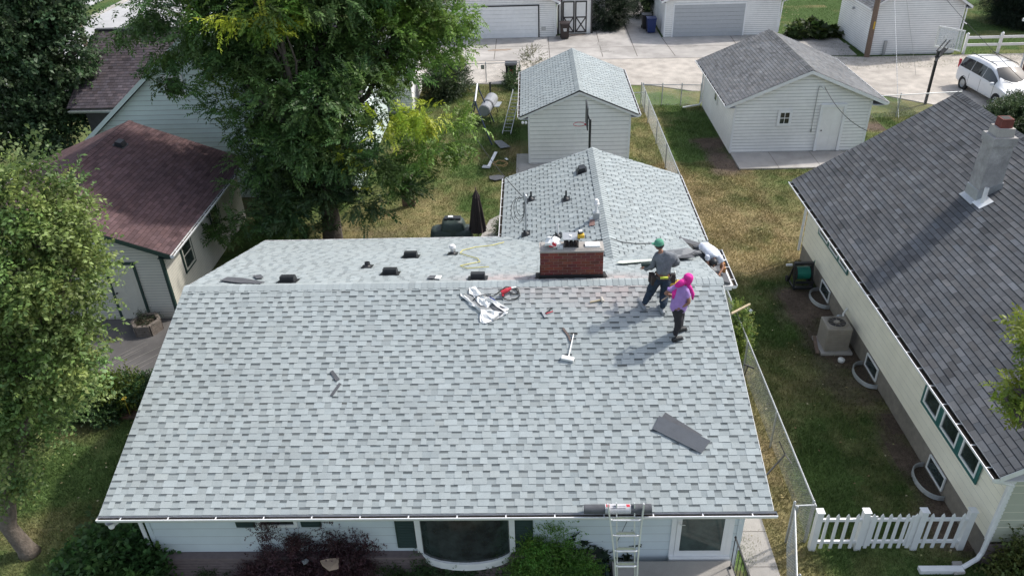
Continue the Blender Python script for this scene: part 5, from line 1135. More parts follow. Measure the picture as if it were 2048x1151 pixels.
pp = at_z(1004, 458, .3); mb = MB(); mb.lathe((pp.x, pp.y, 0), [(.12, 0), (.16, .28), (.17, .3), (.14, .28)], 12); fp = thing('flower_pot', 'small reddish flower pot beside the left wing gutter', 'flower pot', (pp.x, pp.y, 0)); mb.build('pot', mat('clay', (.3, .12, .1)), fp)
foliage('plant', [((pp.x, pp.y, .4), (.15, .15, .15))], 'tiny', 14, (.05, .1, .03), fp, 40, .12)
tr = thing('wood_post', 'weathered wooden fence end post standing on the lawn behind the big tree', 'post', tuple(at_z(826, 400))); mb = MB(); q = at_z(822, 412); mb.box(q.x-.35, q.y-.02, 0, q.x+.1, q.y+.02, 1.3); mb.box(q.x+.1, q.y-.05, 0, q.x+.19, q.y+.05, 1.4); mb.build('post', m_wood, tr)
# bins
def bin_(label, base, col, name='wheeled_bin', s=1., group='wheeled refuse bins', logo=None):
    t = thing(name, label, 'bin', tuple(base), group); b = V3(base); m = mat('bin_plastic', col, rough=.5, noise=.1); mb = MB()
    p = [b+V3((sx*.25*s, sy*.3*s, .08)) for sx, sy in ((-1, -1), (1, -1), (1, 1), (-1, 1))]; q = [b+V3((sx*.31*s, sy*.37*s, 1.0*s)) for sx, sy in ((-1, -1), (1, -1), (1, 1), (-1, 1))]
    for i in range(4): mb.face([p[i], p[(i+1) % 4], q[(i+1) % 4], q[i]])
    mb.face(p[::-1]); mb.face(q); mb.build('body', m, t)
    mb = MB(); mb.obox(b+V3((0, 0, 1.03*s)), (.34*s, 0, 0), (0, .4*s, 0), (0, 0, .03)); mb.obox(b+V3((0, -.42*s, 1.0*s)), (.25*s, 0, 0), (0, .03, 0), (0, 0, .02)); mb.build('lid', m, t, bevel=.02)
    for k in (-1, 1): mb = MB(); mb.tube([b+V3((k*.24, .3, .12)), b+V3((k*.3, .3, .12))], .12, 12); mb.build('wheel', m_rub, t)
    if logo:
        mb = MB(); y0 = b.y-.345*s
        if logo == 'lines':
            for k in range(3): mb.box(b.x-.12+.02*k, y0-.02, .72-.07*k, b.x+.12, y0+.004, .76-.07*k)
            mb.build('marking', m_white, t)
        else:
            for k in range(7): a = k*math.pi/3.5; mb.obox((b.x+math.cos(a)*.09, y0-.01, .68+math.sin(a)*.1), (.035, 0, .01), (0, .012, 0), (-.01, 0, .035))
            mb.build('marking', m_red, t)
    return t
bin_('black wheeled bin with red emblem by the back fence', at_z(1023, 163), (.02, .022, .024), logo='red', s=1.05)
bin_('dark brown wheeled bin with white lettering beside the black framed garage', (2.35, 55.3, 0), (.03, .02, .02), logo='lines', s=1.05)
bin_('dark blue recycling bin, front one of the pair beside the grey door garage', (8.45, 56.3, 0), (.012, .03, .13), s=1.)
bin_('black wheeled bin standing behind the dark blue one', (8.25, 57.4, 0), (.02, .02, .022), s=1.)
# hose reel, air conditioner
hr = thing('hose_reel', 'black hose reel cart with green hose beside the cream house', 'hose reel', (8.85, 22.4, 0)); c_ = V3((8.9, 22.4, 0)); mb = MB()
for k in (-1, 1):
    x = c_.x+k*.3; mb.beam((x, 22.1, .05), (x, 22.4, .85), .04, .06, (0, 1, 0)); mb.beam((x, 22.7, .05), (x, 22.4, .85), .04, .06, (0, 1, 0)); mb.beam((x, 22.05, .06), (x, 22.75, .06), .04, .05)
mb.box(c_.x-.32, 22.05, .06, c_.x+.32, 22.2, .12); mb.box(c_.x-.32, 22.34, .82, c_.x+.32, 22.46, .9); mb.box(c_.x-.3, 22.02, .3, c_.x+.3, 22.06, .38); mb.build('frame', m_blk, hr)
mb = MB(); mb.lathe(c_+V3((-.25, 0, .5)), [(.1, 0), (.26, .0), (.26, .02), (.12, .02)], 18, axis=(1, 0, 0)); mb.lathe(c_+V3((.23, 0, .5)), [(.12, 0), (.26, .0), (.26, .02), (.1, .02)], 18, axis=(1, 0, 0)); mb.build('drum', m_blk, hr)
mb = MB()
for i in range(14): x = c_.x-.2+i*.031; mb.tube([(x, c_.y+math.cos(a)*.2, .5+math.sin(a)*.2) for a in np.linspace(0, 2*math.pi, 17)], .017, 6)
mb.tube([(c_.x+.2, c_.y, .7), (9.1, 22.5, .4), (9.3, 22.6, .2), (9.36, 22.7, .8)], .015, 6); mb.build('hose', mat('green_hose', (.02, .2, .15), rough=.4), hr)
for k in (-1, 1): mb = MB(); mb.tube([(c_.x+k*.34, 22.7, .11), (c_.x+k*.39, 22.7, .11)], .11, 14); mb.build('wheel', m_rub, hr)
mb = MB(); mb.obox((c_.x-.42, 22.55, .72), (.1, 0, 0), (0, .03, 0), (0, 0, .03)); mb.build('crank_handle', m_pvc, hr)
ac = thing('air_conditioner', 'beige outdoor air conditioner unit beside the cream house', 'air conditioner', (8.9, 18.9, 0)); A0 = V3((8.82, 18.95, 0)); m_ac = mat('beige_metal', (.30, .27, .23), rough=.5, noise=.1)
mb = MB(); hw = .35
mb.box(A0.x-hw, A0.y-hw, .08, A0.x+hw, A0.y+hw, .86); mb.build('cabinet', m_ac, ac, bevel=.03)
mb = MB(); mb.box(A0.x-.45, A0.y-.45, 0, A0.x+.45, A0.y+.45, .075); mb.build('pad', m_conc, ac)
mb = MB(); mb.lathe((A0.x, A0.y, .862), [(.30, .0), (.29, .03), (.27, .03), (.26, .002), (.06, .002)], 24); mb.lathe((A0.x, A0.y, .865), [(.26, .004), (0, .004)], 24)
ob = mb.build('fan_ring', m_ac, ac)
mb = MB(); mb.lathe((A0.x, A0.y, .874), [(.245, .0), (.1, .0)], 24); mb.build('fan_opening', m_brown, ob)
mb = MB(); mb.lathe((A0.x, A0.y, .88), [(.08, .0), (.07, .03), (0, .035)], 16)
for k in range(9): a = k*math.pi/4.5; mb.tube([(A0.x+math.cos(a)*.07, A0.y+math.sin(a)*.07, .89), (A0.x+math.cos(a)*.26, A0.y+math.sin(a)*.26, .89)], .005, 4)
mb.build('fan_guard', m_ac, ob)
mb = MB()
for i in range(11): mb.box(A0.x-hw-.012, A0.y-hw+.04, .14+i*.06, A0.x-hw-.001, A0.y+hw-.04, .165+i*.06)
for i in range(11): mb.box(A0.x-hw+.04, A0.y-hw-.012, .14+i*.06, A0.x+hw-.04, A0.y-hw-.001, .165+i*.06)
mb.build('louvre', m_ac, ac)
mb = MB(); mb.tube([(A0.x+.3, A0.y+.3, .7), (9.2, 19.5, .8), (9.38, 19.7, .85)], .03, 8); mb.build('refrigerant_line', m_pvc, ac)
mb = MB(); mb.beam((A0.x-.55, A0.y-.4, .05), (A0.x-.4, A0.y+.4, .1), .1, .03); tag(mb.build('scrap_board', m_wood), 'small board leaning by the air conditioner', 'board')
mb = MB(); c_ = at_z(1682, 722, 0); mb.lathe(c_, [(.09, 0), (.1, .08), (.06, .11), (.03, .12), (0, .15)], 14); tag(mb.build('ant_trap', m_pvc), 'small round white cap on the soil by the air conditioner', 'cap')
def lump(name, label, cat, c, r, m, seed=1, sq=.6):
    mb = MB(); rg = np.random.default_rng(seed); n, k_ = 14, 8; ph_ = rg.uniform(0, 6, 6); rings = []
    for j in range(k_+1):
        th = math.pi*j/k_
        rings.append([V3(c)+V3((math.sin(th)*math.cos(2*math.pi*i/n), math.sin(th)*math.sin(2*math.pi*i/n), math.cos(th)*sq))*r*(1+.22*math.sin(3*2*math.pi*i/n+ph_[0]+j)+.15*math.sin(5*2*math.pi*i/n+ph_[1]-j*1.7)*math.sin(th)) for i in range(n)])
    for r1, r2 in zip(rings[:-1], rings[1:]):
        for i in range(n): mb.face([r2[i], r2[(i+1) % n], r1[(i+1) % n], r1[i]])
    o = mb.build(name, m, None, smooth=False); return tag(o, label, cat)
lump('crumpled_paper', 'crumpled white paper on the shaded lawn beyond the chain link fence', 'paper', at_z(1496, 621, .07), .13, m_white, 3)
mb = MB(); mb.tube([at_y(1462, 627, 16.4), at_y(1499, 608, 17.6)], .032, 8); tag(mb.build('wooden_pole', mat('pale_wood', (.4, .33, .22))), 'short pale wooden pole sticking out over the chain link fence', 'pole')
mb = MB(); a = at_z(1532, 950, .9); b = at_z(1570, 908, .6); mb.tube([a, b], .02, 6); mb.tube([b, b+V3((-.1, .25, .2))], .015, 6); mb.tube([b, b+V3((.12, -.2, -.1))], .015, 6); mb.tube([a, a+V3((-.1, -.25, -.6))], .015, 6); tag(mb.build('antenna_mount', m_blk), 'black metal bracket beside the lower right roof edge', 'bracket')
mb = MB(); a = at_z(1488, 728, 1.1); b = at_z(1508, 736, 1.0); mb.tube([a, b], .022, 6); mb.tube([a.lerp(b, .4), a+V3((-.1, -.2, -.7))], .014, 6); tag(mb.build('black_bracket', m_blk), 'small black bracket below the vine at the roof edge', 'bracket')
# stone planter ring and brick edging
pl_ = thing('planter', 'hexagonal stacked wood planter on the dark driveway', 'planter', tuple(at_z(298, 660))); c_ = at_z(298, 660); mb = MB()
for j in range(4):
    for i in range(6):
        a0, a1 = i*math.pi/3+.1, (i+1)*math.pi/3+.1; mb.beam((c_.x+math.cos(a0)*.42, c_.y+math.sin(a0)*.42, .06+j*.1), (c_.x+math.cos(a1)*.42, c_.y+math.sin(a1)*.42, .06+j*.1), .11, .085 if (i+j) % 2 else .09)
mb.build('ring', mat('grey_timber', (.16, .135, .115), noise=.25, ns=10), pl_); mb = MB(); mb.lathe((c_.x, c_.y, .3), [(.36, 0), (0, .03)], 12); mb.build('soil', m_dirt, pl_)
foliage('plant', [((c_.x, c_.y, .38), (.2, .2, .1))], 'tiny', 8, (.03, .04, .02), pl_, 44, .15)
mb = MB(); a, b = at_z(160, 828, 0), at_z(278, 830, 0); y0 = (a.y+b.y)/2; rg = random.Random(3)
for j in range(2):
    x = a.x
    while x < b.x+.3: mb.box(x, y0-.2+j*.21, -.02, x+.2, y0+j*.21, .09+rg.uniform(-.012, .012), (.2*rg.uniform(.7, 1.2), .1, .07)); x += .21
tag(mb.build('brick_edging', m_br), 'low reddish brick edging in front of the flower bed', 'edging')
# cardboard scrap, stones
sheet('cardboard', 'torn tan cardboard piece lying on the burgundy bush', 'cardboard', [at_z(640, 1120, 1.1), at_z(655, 1116, 1.12), at_z(678, 1114, 1.1), at_z(677, 1136, 1.05), at_z(658, 1140, 1.1), at_z(645, 1130, 1.05)], mat('cardboard_mat', (.40, .30, .22), noise=.15), .01)
lump('paper_ball', 'small crumpled grey paper caught in the burgundy bush', 'paper', at_z(610, 1122, 1.1), .06, m_feltg, 8)
sheet('paving_stone', 'flat tan stone under the white downspout at lower right', 'stone', [at_z(1903, 1124, .05), at_z(1922, 1124, .05), at_z(1930, 1147, .05), at_z(1908, 1149, .05)], m_conc, .05)
# planter trough beside stoop
pt_ = thing('planter_bed', 'dark timber edged gravel bed between the ladder and the stoop', 'planter', (1.2, 10.2, 0)); mb = MB(); mb.beam((1.38, 10.7, .6), (1.42, 9.0, .6), .06, .12); mb.beam((.95, 10.68, .6), (1.38, 10.68, .6), .05, .12); mb.beam((.95, 10.7, .6), (.93, 9.0, .6), .05, .1); mb.build('edge_board', m_green, pt_)
mb = MB(); mb.box(.97, 9.0, 0, 1.34, 10.62, .54); mb.build('gravel', mat('dark_gravel', (.1, .11, .11), noise=.6, ns=30, speck=.5, sps=45, bump=1, bs=40), pt_)
wire('thin cable hanging down the front wall beside the door', [(1.95, 10.8, 2.5), (1.85, 10.78, 2.1), (1.75, 10.78, 1.7), (1.6, 10.76, 1.2), (1.62, 10.72, .75)], .006, name='wall_cable', group=None, cat='cable')
wire('thin cable drooping under the soffit at the right of the door', [(3.5, 10.8, 2.25), (3.75, 10.78, 2.2), (4.0, 10.5, 2.4), (4.3, 10.2, 2.62)], .006, name='soffit_cable', group=None, cat='cable')

# ------------------------------------------------------------------ front ladder and felt roll
lx = at_y(1253, 1012, 10.0).x
la = thing('ladder', 'aluminium ladder with flared top leaning on the front gutter', 'ladder', (lx, 9.2, 0)); top = V3((lx, 10.1, 3.02)); bot = V3((lx+.06, 9.1, 0)); d = (top-bot).normalized(); X = V3((1, 0, 0)); Ln = (top-bot).length
nrm = d.cross(X).normalized()
def wid(t): return .2+.13*max(0, (t-.55)/.45)**1.3
for s in (-1, 1):
    for k in range(8):
        pass
    mb = MB(); ts = np.linspace(0, 1, 9)
    for t0_, t1_ in zip(ts[:-1], ts[1:]): mb.beam(bot+d*Ln*t0_+X*s*wid(t0_), bot+d*Ln*t1_+X*s*wid(t1_), .028, .07, nrm)
    mb.build('side_rail', m_alu, la)
    mb = MB(); mb.beam(bot+X*s*.165+nrm*.06, bot+d*(Ln-.02)+X*s*.165+nrm*.06, .022, .05, nrm); mb.build('inner_rail', m_alu, la)
i = .3
while i < Ln-.1:
    w_ = wid(i/Ln); mb = MB(); p_ = bot+d*i; mb.tube([p_-X*w_, p_-X*(w_-.06)-nrm*.03, p_+X*(w_-.06)-nrm*.03, p_+X*w_], .02, 8); mb.beam(p_-X*.16+nrm*.07, p_+X*.16+nrm*.07, .03, .045, d); mb.build('rung', m_alu, la); i += .32
rr = thing('felt_roll', 'black roll of roofing felt with white and red paper label lying on the front gutter', 'roll', (lx, 10.18, 2.8)); xa, xb = at_y(1168, 1015, 10.15).x, at_y(1303, 1015, 10.15).x; rc0 = V3((0, 10.15, 2.83))
mb = MB(); mb.lathe((xa, rc0.y, rc0.z), [(0, 0), (.03, 0), (.03, .02), (.085, .0), (.088, xb-xa), (.03, xb-xa-.01), (0, xb-xa)], 22, axis=(1, 0, 0)); mb.build('roll', m_felt, rr)
l0, l1 = at_y(1210, 1015, 10.15).x, at_y(1261, 1015, 10.15).x; mb = MB(); mb.lathe((l0, rc0.y, rc0.z), [(.0905, 0), (.0905, l1-l0)], 22, axis=(1, 0, 0)); lb = mb.build('paper_label', mat('label_paper', (.5, .5, .52), noise=.1, ns=12), rr)
def arc_patch(x0, x1, a0, a1, m, nm, r=.0915):
    mb = MB(); an = np.linspace(a0, a1, 5)
    for p_, q_ in zip(an[:-1], an[1:]): mb.face([(x0, rc0.y-math.cos(p_)*r, rc0.z+math.sin(p_)*r), (x1, rc0.y-math.cos(p_)*r, rc0.z+math.sin(p_)*r), (x1, rc0.y-math.cos(q_)*r, rc0.z+math.sin(q_)*r), (x0, rc0.y-math.cos(q_)*r, rc0.z+math.sin(q_)*r)])
    mb.build(nm, m, lb)
arc_patch(l0+.02, l0+.08, 1.2, 2.0, m_red, 'red_mark'); arc_patch(l1-.08, l1-.015, 1.2, 1.9, m_red, 'red_mark'); arc_patch(l0+.03, l0+.07, .75, 1.1, m_white, 'white_mark', .092); arc_patch(l0+.1, l1-.1, .85, 1.0, mat('print', (.2, .2, .23)), 'print_line'); arc_patch(l0+.12, l1-.1, 1.3, 1.45, mat('print2', (.25, .25, .28)), 'print_line')
arc_patch(l0, l0+.012, .2, 2.8, m_white, 'label_edge'); arc_patch(l1-.012, l1, .2, 2.8, m_white, 'label_edge')

# ------------------------------------------------------------------ things lying on the new roof
FN = V3((0, -SL, 1)).normalized()
def on_f(pts, h=.02): return [on_front(u, v, h) for u, v in pts]
sheet('shingle_strip', 'small dark shingle offcut on the roof, upper of the two at left', 'shingle offcut', on_f([(660, 743), (666, 740), (680, 758), (672, 762)]), m_felt, .008)
sheet('shingle_strip', 'narrow dark shingle strip lying slanted below the other offcut at left', 'shingle offcut', on_f([(678, 765), (683, 767), (666, 791), (660, 790)]), m_felt, .008)
sheet('shingle_strip', 'long dark shingle sheet, under layer, at the lower right of the roof', 'shingle offcut', on_f([(1331, 824), (1404, 869), (1398, 880), (1322, 836)]), m_felt, .006)
sheet('shingle_strip', 'long dark grey shingle sheet lying slanted at the lower right of the roof', 'shingle offcut', on_f([(1318, 831), (1421, 881), (1403, 906), (1305, 857)], .035), mat('shingle_back', (.085, .095, .11), rough=.9, noise=.1, speck=.15, sps=120), .01)
# white wrapper with shingles
wr = thing('shingle_wrapper', 'torn white shingle wrapper with grey shingles lying near the ridge', 'wrapper', tuple(on_front(970, 615)))
def wrinkle(name, outline, m, h0, amp, seed, parent):
    rg = np.random.default_rng(seed); pts = on_f(outline, h0); mb = MB(); c = sum(pts, V3((0, 0, 0)))/len(pts); c += FN*amp; n = len(pts)
    P2 = []
    for i in range(n):
        for q in (0, .5): P2.append(pts[i].lerp(pts[(i+1) % n], q)+V3((rg.normal(0, .012), rg.normal(0, .012), 0)))
    n = len(P2); rings = [[p.lerp(c, f_)+FN*rg.uniform(-.7, 1)*amp*(.4 if f_ == 0 else 1) for p in P2] for f_ in (0, .22, .42, .62, .82)]
    for r1, r2 in zip(rings[:-1], rings[1:]):
        for i in range(n): j = (i+1) % n; mb.face([r1[i], r1[j], r2[j]]); mb.face([r1[i], r2[j], r2[i]])
    for i in range(n): mb.face([rings[-1][i], rings[-1][(i+1) % n], c])
    return mb.build(name, m, parent)
m_wrap = mat('plastic_wrap', (.8, .81, .8), rough=.35, noise=.05)
wrinkle('wrap_sheet', [(938, 576), (950, 572), (962, 586), (975, 592), (992, 601), (1019, 617), (1012, 623), (998, 610), (985, 608), (975, 614), (962, 610), (955, 604), (945, 590), (937, 586)], m_wrap, .05, .05, 1, wr)
wrinkle('wrap_sheet', [(921, 585), (928, 592), (942, 604), (960, 620), (975, 632), (985, 640), (1008, 630), (1018, 622), (1000, 634), (972, 647), (962, 645), (960, 638), (966, 628), (950, 615), (938, 611), (937, 604), (925, 594)], m_wrap, .03, .035, 2, wr)
mb = MB(); q = on_f([(928, 586), (940, 590), (1003, 628), (988, 640), (948, 608)], .045); mb.prism(q, -FN*.01); mb.build('grey_shingle', mat('shingle_grey', (.27, .28, .28), rough=.9, speck=.2, sps=150), wr)
mb = MB(); q = on_f([(978, 610), (990, 603), (1012, 618), (1002, 630)], .062); mb.prism(q, -FN*.01); mb.build('dark_shingle', m_felt, wr)
mb = MB(); q = on_f([(975, 590), (980, 592), (992, 600), (986, 601)], .09); mb.prism(q, -FN*.004); mb.build('blue_print', m_blue, wr)
# red power tool with black hose
dr_ = thing('nail_gun', 'red power tool with tangled black cord near the ridge', 'power tool', tuple(on_front(1015, 582)))
mb = MB(); a, b = on_front(1003, 585, .1), on_front(1022, 576, .12); mb.tube([a, a.lerp(b, .5), b], [.05, .055, .035], 12); mb.build('body', m_red, dr_); mb = MB(); mb.beam(on_front(1006, 584, .08), on_front(1006, 592, .05), .05, .06); mb.build('handle', m_red, dr_)
mb = MB(); mb.tube([b, on_front(1032, 574, .1)], [.035, .025], 10); mb.build('nozzle', m_galv, dr_)
cp = [(945, 601), (952, 594), (965, 589), (975, 592), (985, 592), (995, 586), (1003, 579), (1012, 573), (1028, 575), (1036, 583), (1035, 587), (1025, 588), (1018, 582), (1024, 574), (1036, 577), (1040, 591), (1030, 598), (1018, 600), (1008, 597), (1004, 588)]
mb = MB(); mb.tube([on_front(u, v, .035+.08*(u < 990 and u > 950)) for u, v in cp], .011, 6); mb.build('cord', m_rub, dr_)
hm = thing('hammer', 'wooden handled mallet lying below the right end of the chimney', 'hammer', tuple(on_front(1190, 602))); mb = MB(); a, b = on_front(1180, 604, .03), on_front(1204, 599, .04); mb.tube([a, b], [.022, .016], 8); mb.build('handle', mat('tan_wood', (.5, .42, .28)), hm)
mb = MB(); s = FN.cross((b-a).normalized()); mb.tube([b-s*.06+FN*.01, b+s*.07+FN*.01], [.035, .03], 10); mb.build('head', mat('pale_rubber', (.5, .46, .4)), hm)
sn = thing('tin_snips', 'snips with red and black handles lying on the roof below the chimney', 'snips', tuple(on_front(1095, 625))); mb = MB(); mb.beam(on_front(1084, 621, .03), on_front(1092, 634, .03), .06, .012, FN); mb.build('blade', m_galv, sn)
mb = MB(); mb.beam(on_front(1091, 627, .04), on_front(1106, 622, .04), .02, .014, FN); mb.build('handle', m_red, sn); mb = MB(); mb.beam(on_front(1091, 626, .05), on_front(1104, 616, .05), .02, .014, FN); mb.build('handle', m_blk, sn)
pb2 = thing('pry_bar', 'rusty flat pry bar lying beside the magnet broom handle', 'pry bar', tuple(on_front(1135, 668))); mb = MB(); mb.beam(on_front(1126, 656, .025), on_front(1137, 671, .025), .05, .015, FN); mb.beam(on_front(1137, 671, .025), on_front(1141, 682, .04), .04, .015, FN); mb.build('bar', mat('rusty_steel', (.13, .1, .09), rough=.6, metal=.3), pb2)
bm_ = thing('magnet_sweeper', 'white headed sweeper with grey handle lying on the roof right of centre', 'sweeper', tuple(on_front(1135, 718))); mb = MB(); a, b = on_front(1137, 713, .08), on_front(1147, 668, .05); mb.tube([a, b], .013, 8); mb.build('handle', m_galv, bm_)
mb = MB(); mb.beam(on_front(1141, 666, .05), on_front(1155, 667, .05), .035, .02, FN); mb.build('grip', m_rub, bm_)
a, b = on_front(1123, 714, .05), on_front(1148, 719, .05); mb = MB(); mb.beam(a, b, .1, .07, FN); mb.build('head', m_white, bm_, bevel=.008)
# dark flashing/felt scraps beyond the ridge
sheet('felt_scrap', 'dark felt sheet lying behind the ridge at the far left', 'felt', [on_back(u, v, .03) for u, v in ((440, 561), (455, 554), (485, 556), (530, 564), (520, 567), (480, 566))], m_felt, .01)
sheet('felt_scrap', 'small dark felt square near the leftmost roof vent', 'felt', [on_back(u, v, .03) for u, v in ((505, 551), (522, 549), (527, 555), (513, 557))], m_felt, .01)
sheet('felt_scrap', 'grey and white offcut beside the ridge left of the rightmost vent', 'felt', [on_back(u, v, .03) for u, v in ((854, 557), (860, 551), (872, 551), (868, 557))], m_felt, .01)
sheet('felt_scrap', 'pale square offcut beside the dark one near the ridge', 'offcut', [on_back(u, v, .03) for u, v in ((869, 557), (873, 551), (884, 551), (880, 558))], m_wrap, .01)
sheet('metal_strip', 'pale drip edge strip lying at the foot of the valley', 'metal strip', [on_back(u, v, .05) for u, v in ((1232, 526), (1240, 522), (1308, 518), (1308, 521), (1245, 527))], mat('pale_metal', (.62, .66, .58), rough=.4), .01)
# underlayment in the right valley
def rumple(name, label, outline, m, h0, amp, seed, onf):
    rg = np.random.default_rng(seed); pts = [onf(u, v, h0) for u, v in outline]; mb = MB(); c = sum(pts, V3((0, 0, 0)))/len(pts)+V3((0, 0, amp)); n = len(pts)
    mid = [p.lerp(c, .5)+V3((0, 0, rg.uniform(-.5, 1)*amp)) for p in pts]
    for i in range(n): j = (i+1) % n; mb.face([pts[i], pts[j], mid[j]]); mb.face([pts[i], mid[j], mid[i]]); mb.face([mid[i], mid[j], c])
    return tag(mb.build(name, m), label, 'felt')
rumple('underlayment', 'smooth grey underlayment sheet at the back of the right valley', [(1330, 488), (1378, 487), (1376, 499), (1330, 499)], mat('grey_sheet', (.13, .125, .125), rough=.8), .04, .01, 1, on_wr)
rumple('underlayment', 'rumpled grey underlayment bunched behind the man in the green cap', [(1331, 500), (1360, 497), (1385, 498), (1400, 502), (1388, 508), (1365, 511), (1350, 515), (1334, 507)], m_feltg, .1, .08, 2, on_back)
rumple('underlayment', 'dark rumpled felt strip left of the kneeling worker', [(1345, 514), (1365, 507), (1400, 500), (1404, 506), (1385, 510), (1372, 514), (1390, 513), (1389, 515), (1352, 516)], m_felt, .08, .05, 3, on_back)
rumple('underlayment', 'black felt flap reaching back from the kneeling worker', [(1371, 485), (1385, 488), (1409, 495), (1404, 500), (1386, 496), (1377, 493)], m_rub, .1, .03, 4, on_wr)
# things on the chimney
ctop = lambda u, v, h=0: at_z(u, v, cz+.06+h)
bgp = ctop(1105, 493); bag = lump('plastic_bag', 'white plastic bag with red patch on the left of the chimney top', 'bag', bgp+V3((0, 0, .1)), .17, m_wrap, 5, .62); bag.location.z = bgp.z
for sx in (0,):
    mb = MB(); c0_ = bgp+V3((0, -.155, .09))
    red = [(-.1, .05), (-.03, .06), (.0, .085), (.05, .05), (.09, .0), (.07, -.04), (.0, -.045), (-.07, -.05), (-.09, -.02)]
    mb.prism([c0_+V3((x, .03*abs(x)*10*.3, z)) for x, z in red], (0, .012, 0)); mb.build('red_print', m_red, bag)
mb = MB(); a = ctop(1123, 496); mb.box(a.x-.1, a.y-.06, a.z, a.x+.03, a.y+.06, a.z+.06); tag(mb.build('plastic_tub', mat('clear_tub', (.5, .53, .55), rough=.2)), 'small translucent tub between the bag and the flue cap', 'tub')
a = ctop(1185, 491); mb = MB(); mb.box(a.x-.18, a.y-.1, a.z, a.x+.17, a.y+.1, a.z+.05); tag(mb.build('white_box', m_white, bevel=.006), 'flat white box on the right of the chimney top', 'box')
a = fc+V3((.21, -.06, .245)); mb = MB(); mb.box(a.x-.07, a.y-.07, a.z, a.x+.09, a.y+.07, a.z+.09); dd_ = thing('power_drill', 'yellow and black tool on the right corner of the flue cap lid', 'power tool', tuple(a)); mb.build('body', m_yel, dd_, bevel=.02); mb = MB(); mb.tube([a+V3((-.06, 0, .13)), a+V3((.05, .02, .13))], .035, 10); mb.build('motor', m_blk, dd_); mb = MB(); mb.box(a.x-.04, a.y-.04, a.z+.15, a.x+.04, a.y+.05, a.z+.18); mb.build('battery', m_pvc, dd_)
a = fc+V3((-.02, .03, .25)); mb = MB(); mb.obox(a, (.03, -.02, 0), (.012, .03, 0), (0, 0, .008)); tag(mb.build('tape_measure', m_white), 'small pale tape measure on the metal flue cap lid', 'tool')
sheet('cardboard_scrap', 'reddish brown scrap beside the grey hooded flue near the wing ridge', 'scrap', [on_wl(u, v, .03) for u, v in ((1178, 452), (1180, 440), (1189, 438), (1190, 450))], mat('red_scrap', (.25, .15, .13), noise=.3, ns=20), .01)
# ------------------------------------------------------------------ people
def skin_arrays(nodes, edges, root, sub=2):
    """nodes name -> (pos, r or (rx,ry)); returns verts, faces of the grown surface"""
    names = list(nodes); idx = {n: i for i, n in enumerate(names)}; me = bpy.data.meshes.new('sk')
    me.from_pydata([tuple(nodes[n][0]) for n in names], [(idx[a], idx[b]) for a, b in edges], []); ob = bpy.data.objects.new('sk', me); COL.objects.link(ob)
    ob.modifiers.new('skin', 'SKIN'); sk = me.skin_vertices[0].data
    for n in names:
        r = nodes[n][1]; sk[idx[n]].radius = (r, r) if not isinstance(r, tuple) else r; sk[idx[n]].use_root = (n == root)
    ss = ob.modifiers.new('sub', 'SUBSURF'); ss.levels = ss.render_levels = sub
    dg = bpy.context.evaluated_depsgraph_get(); dg.update(); ev = ob.evaluated_get(dg); m2 = ev.to_mesh()
    V = [tuple(v.co) for v in m2.vertices]; F = [tuple(p.vertices) for p in m2.polygons]; ev.to_mesh_clear(); bpy.data.objects.remove(ob); bpy.data.meshes.remove(me); return V, F
def hand_tubes(mb, wrist, direction, palm_n, r=.009, curl=.5, side=1, col=None):
    """palm with four unequal curled fingers and a thumb leaving the side of the palm"""
    w_, d, n = V3(wrist), V3(direction).normalized(), V3(palm_n).normalized(); s = d.cross(n).normalized(); n = s.cross(d)
    mb.tube([w_-d*.02, w_+d*.02, w_+d*.06, w_+d*.085], [.026, .032, .038, .03], 10)
    for k, L in enumerate((.075, .085, .08, .062)):
        b = w_+d*.075+s*(-.027+.018*k)*side; p = [b]; dd = V3(d)
        for j, f_ in enumerate((.45, .32, .26)): dd = (dd-n*curl*(.6+.3*j)).normalized(); p.append(p[-1]+dd*L*f_)
        mb.tube(p, [r*1.05, r, r*.92, r*.75], 7)
    b = w_+d*.025-s*.03*side; t1 = b+(d*.5-s*side*.8-n*.3).normalized()*.035; t2 = t1+(d*.8-s*side*.2-n*.5).normalized()*.03
    mb.tube([b, t1, t2], [r*1.3, r*1.15, r*.85], 7)
def head_mesh(mb, c, fwd, up, sc=1.):
    """skull with brow, nose, chin and ears; c centre of the head"""
    c, f, u = V3(c), V3(fwd).normalized(), V3(up).normalized(); s = f.cross(u).normalized(); u = s.cross(f); n, k = 22, 14; rings = []
    for j in range(k+1):
        th = math.pi*j/k; z = math.cos(th); ring = []
        for i in range(n):
            a = 2*math.pi*i/n; x, y = math.sin(th)*math.cos(a), math.sin(th)*math.sin(a)
            fx, sy, uz = x*.098, y*.076*(1-.16*max(0, -z)), z*.118
            if x > 0 and z < 0: fx += .008*(-z)
            if x > .75 and abs(y) < .3: fx += .03*math.exp(-((z+.12)/.16)**2)*(1-abs(y)/.3)     # nose
            if x > .6 and .22 < abs(y) < .6: fx -= .010*math.exp(-((z-.08)/.12)**2)               # eye sockets
            if x > .75 and abs(y) < .35: fx -= .005*math.exp(-((z+.42)/.06)**2)                     # mouth
            if abs(y) > .93 and abs(z) < .3: sy *= 1+.22*math.exp(-((z-.0)/.16)**2)*(1 if x < .25 else .3)  # ears
            ring.append(c+(f*fx+s*sy+u*uz)*sc)
        rings.append(ring)
    for r1, r2 in zip(rings[:-1], rings[1:]):
        for i in range(n): mb.face([r2[i], r2[(i+1) % n], r1[(i+1) % n], r1[i]])
    return f, s, u
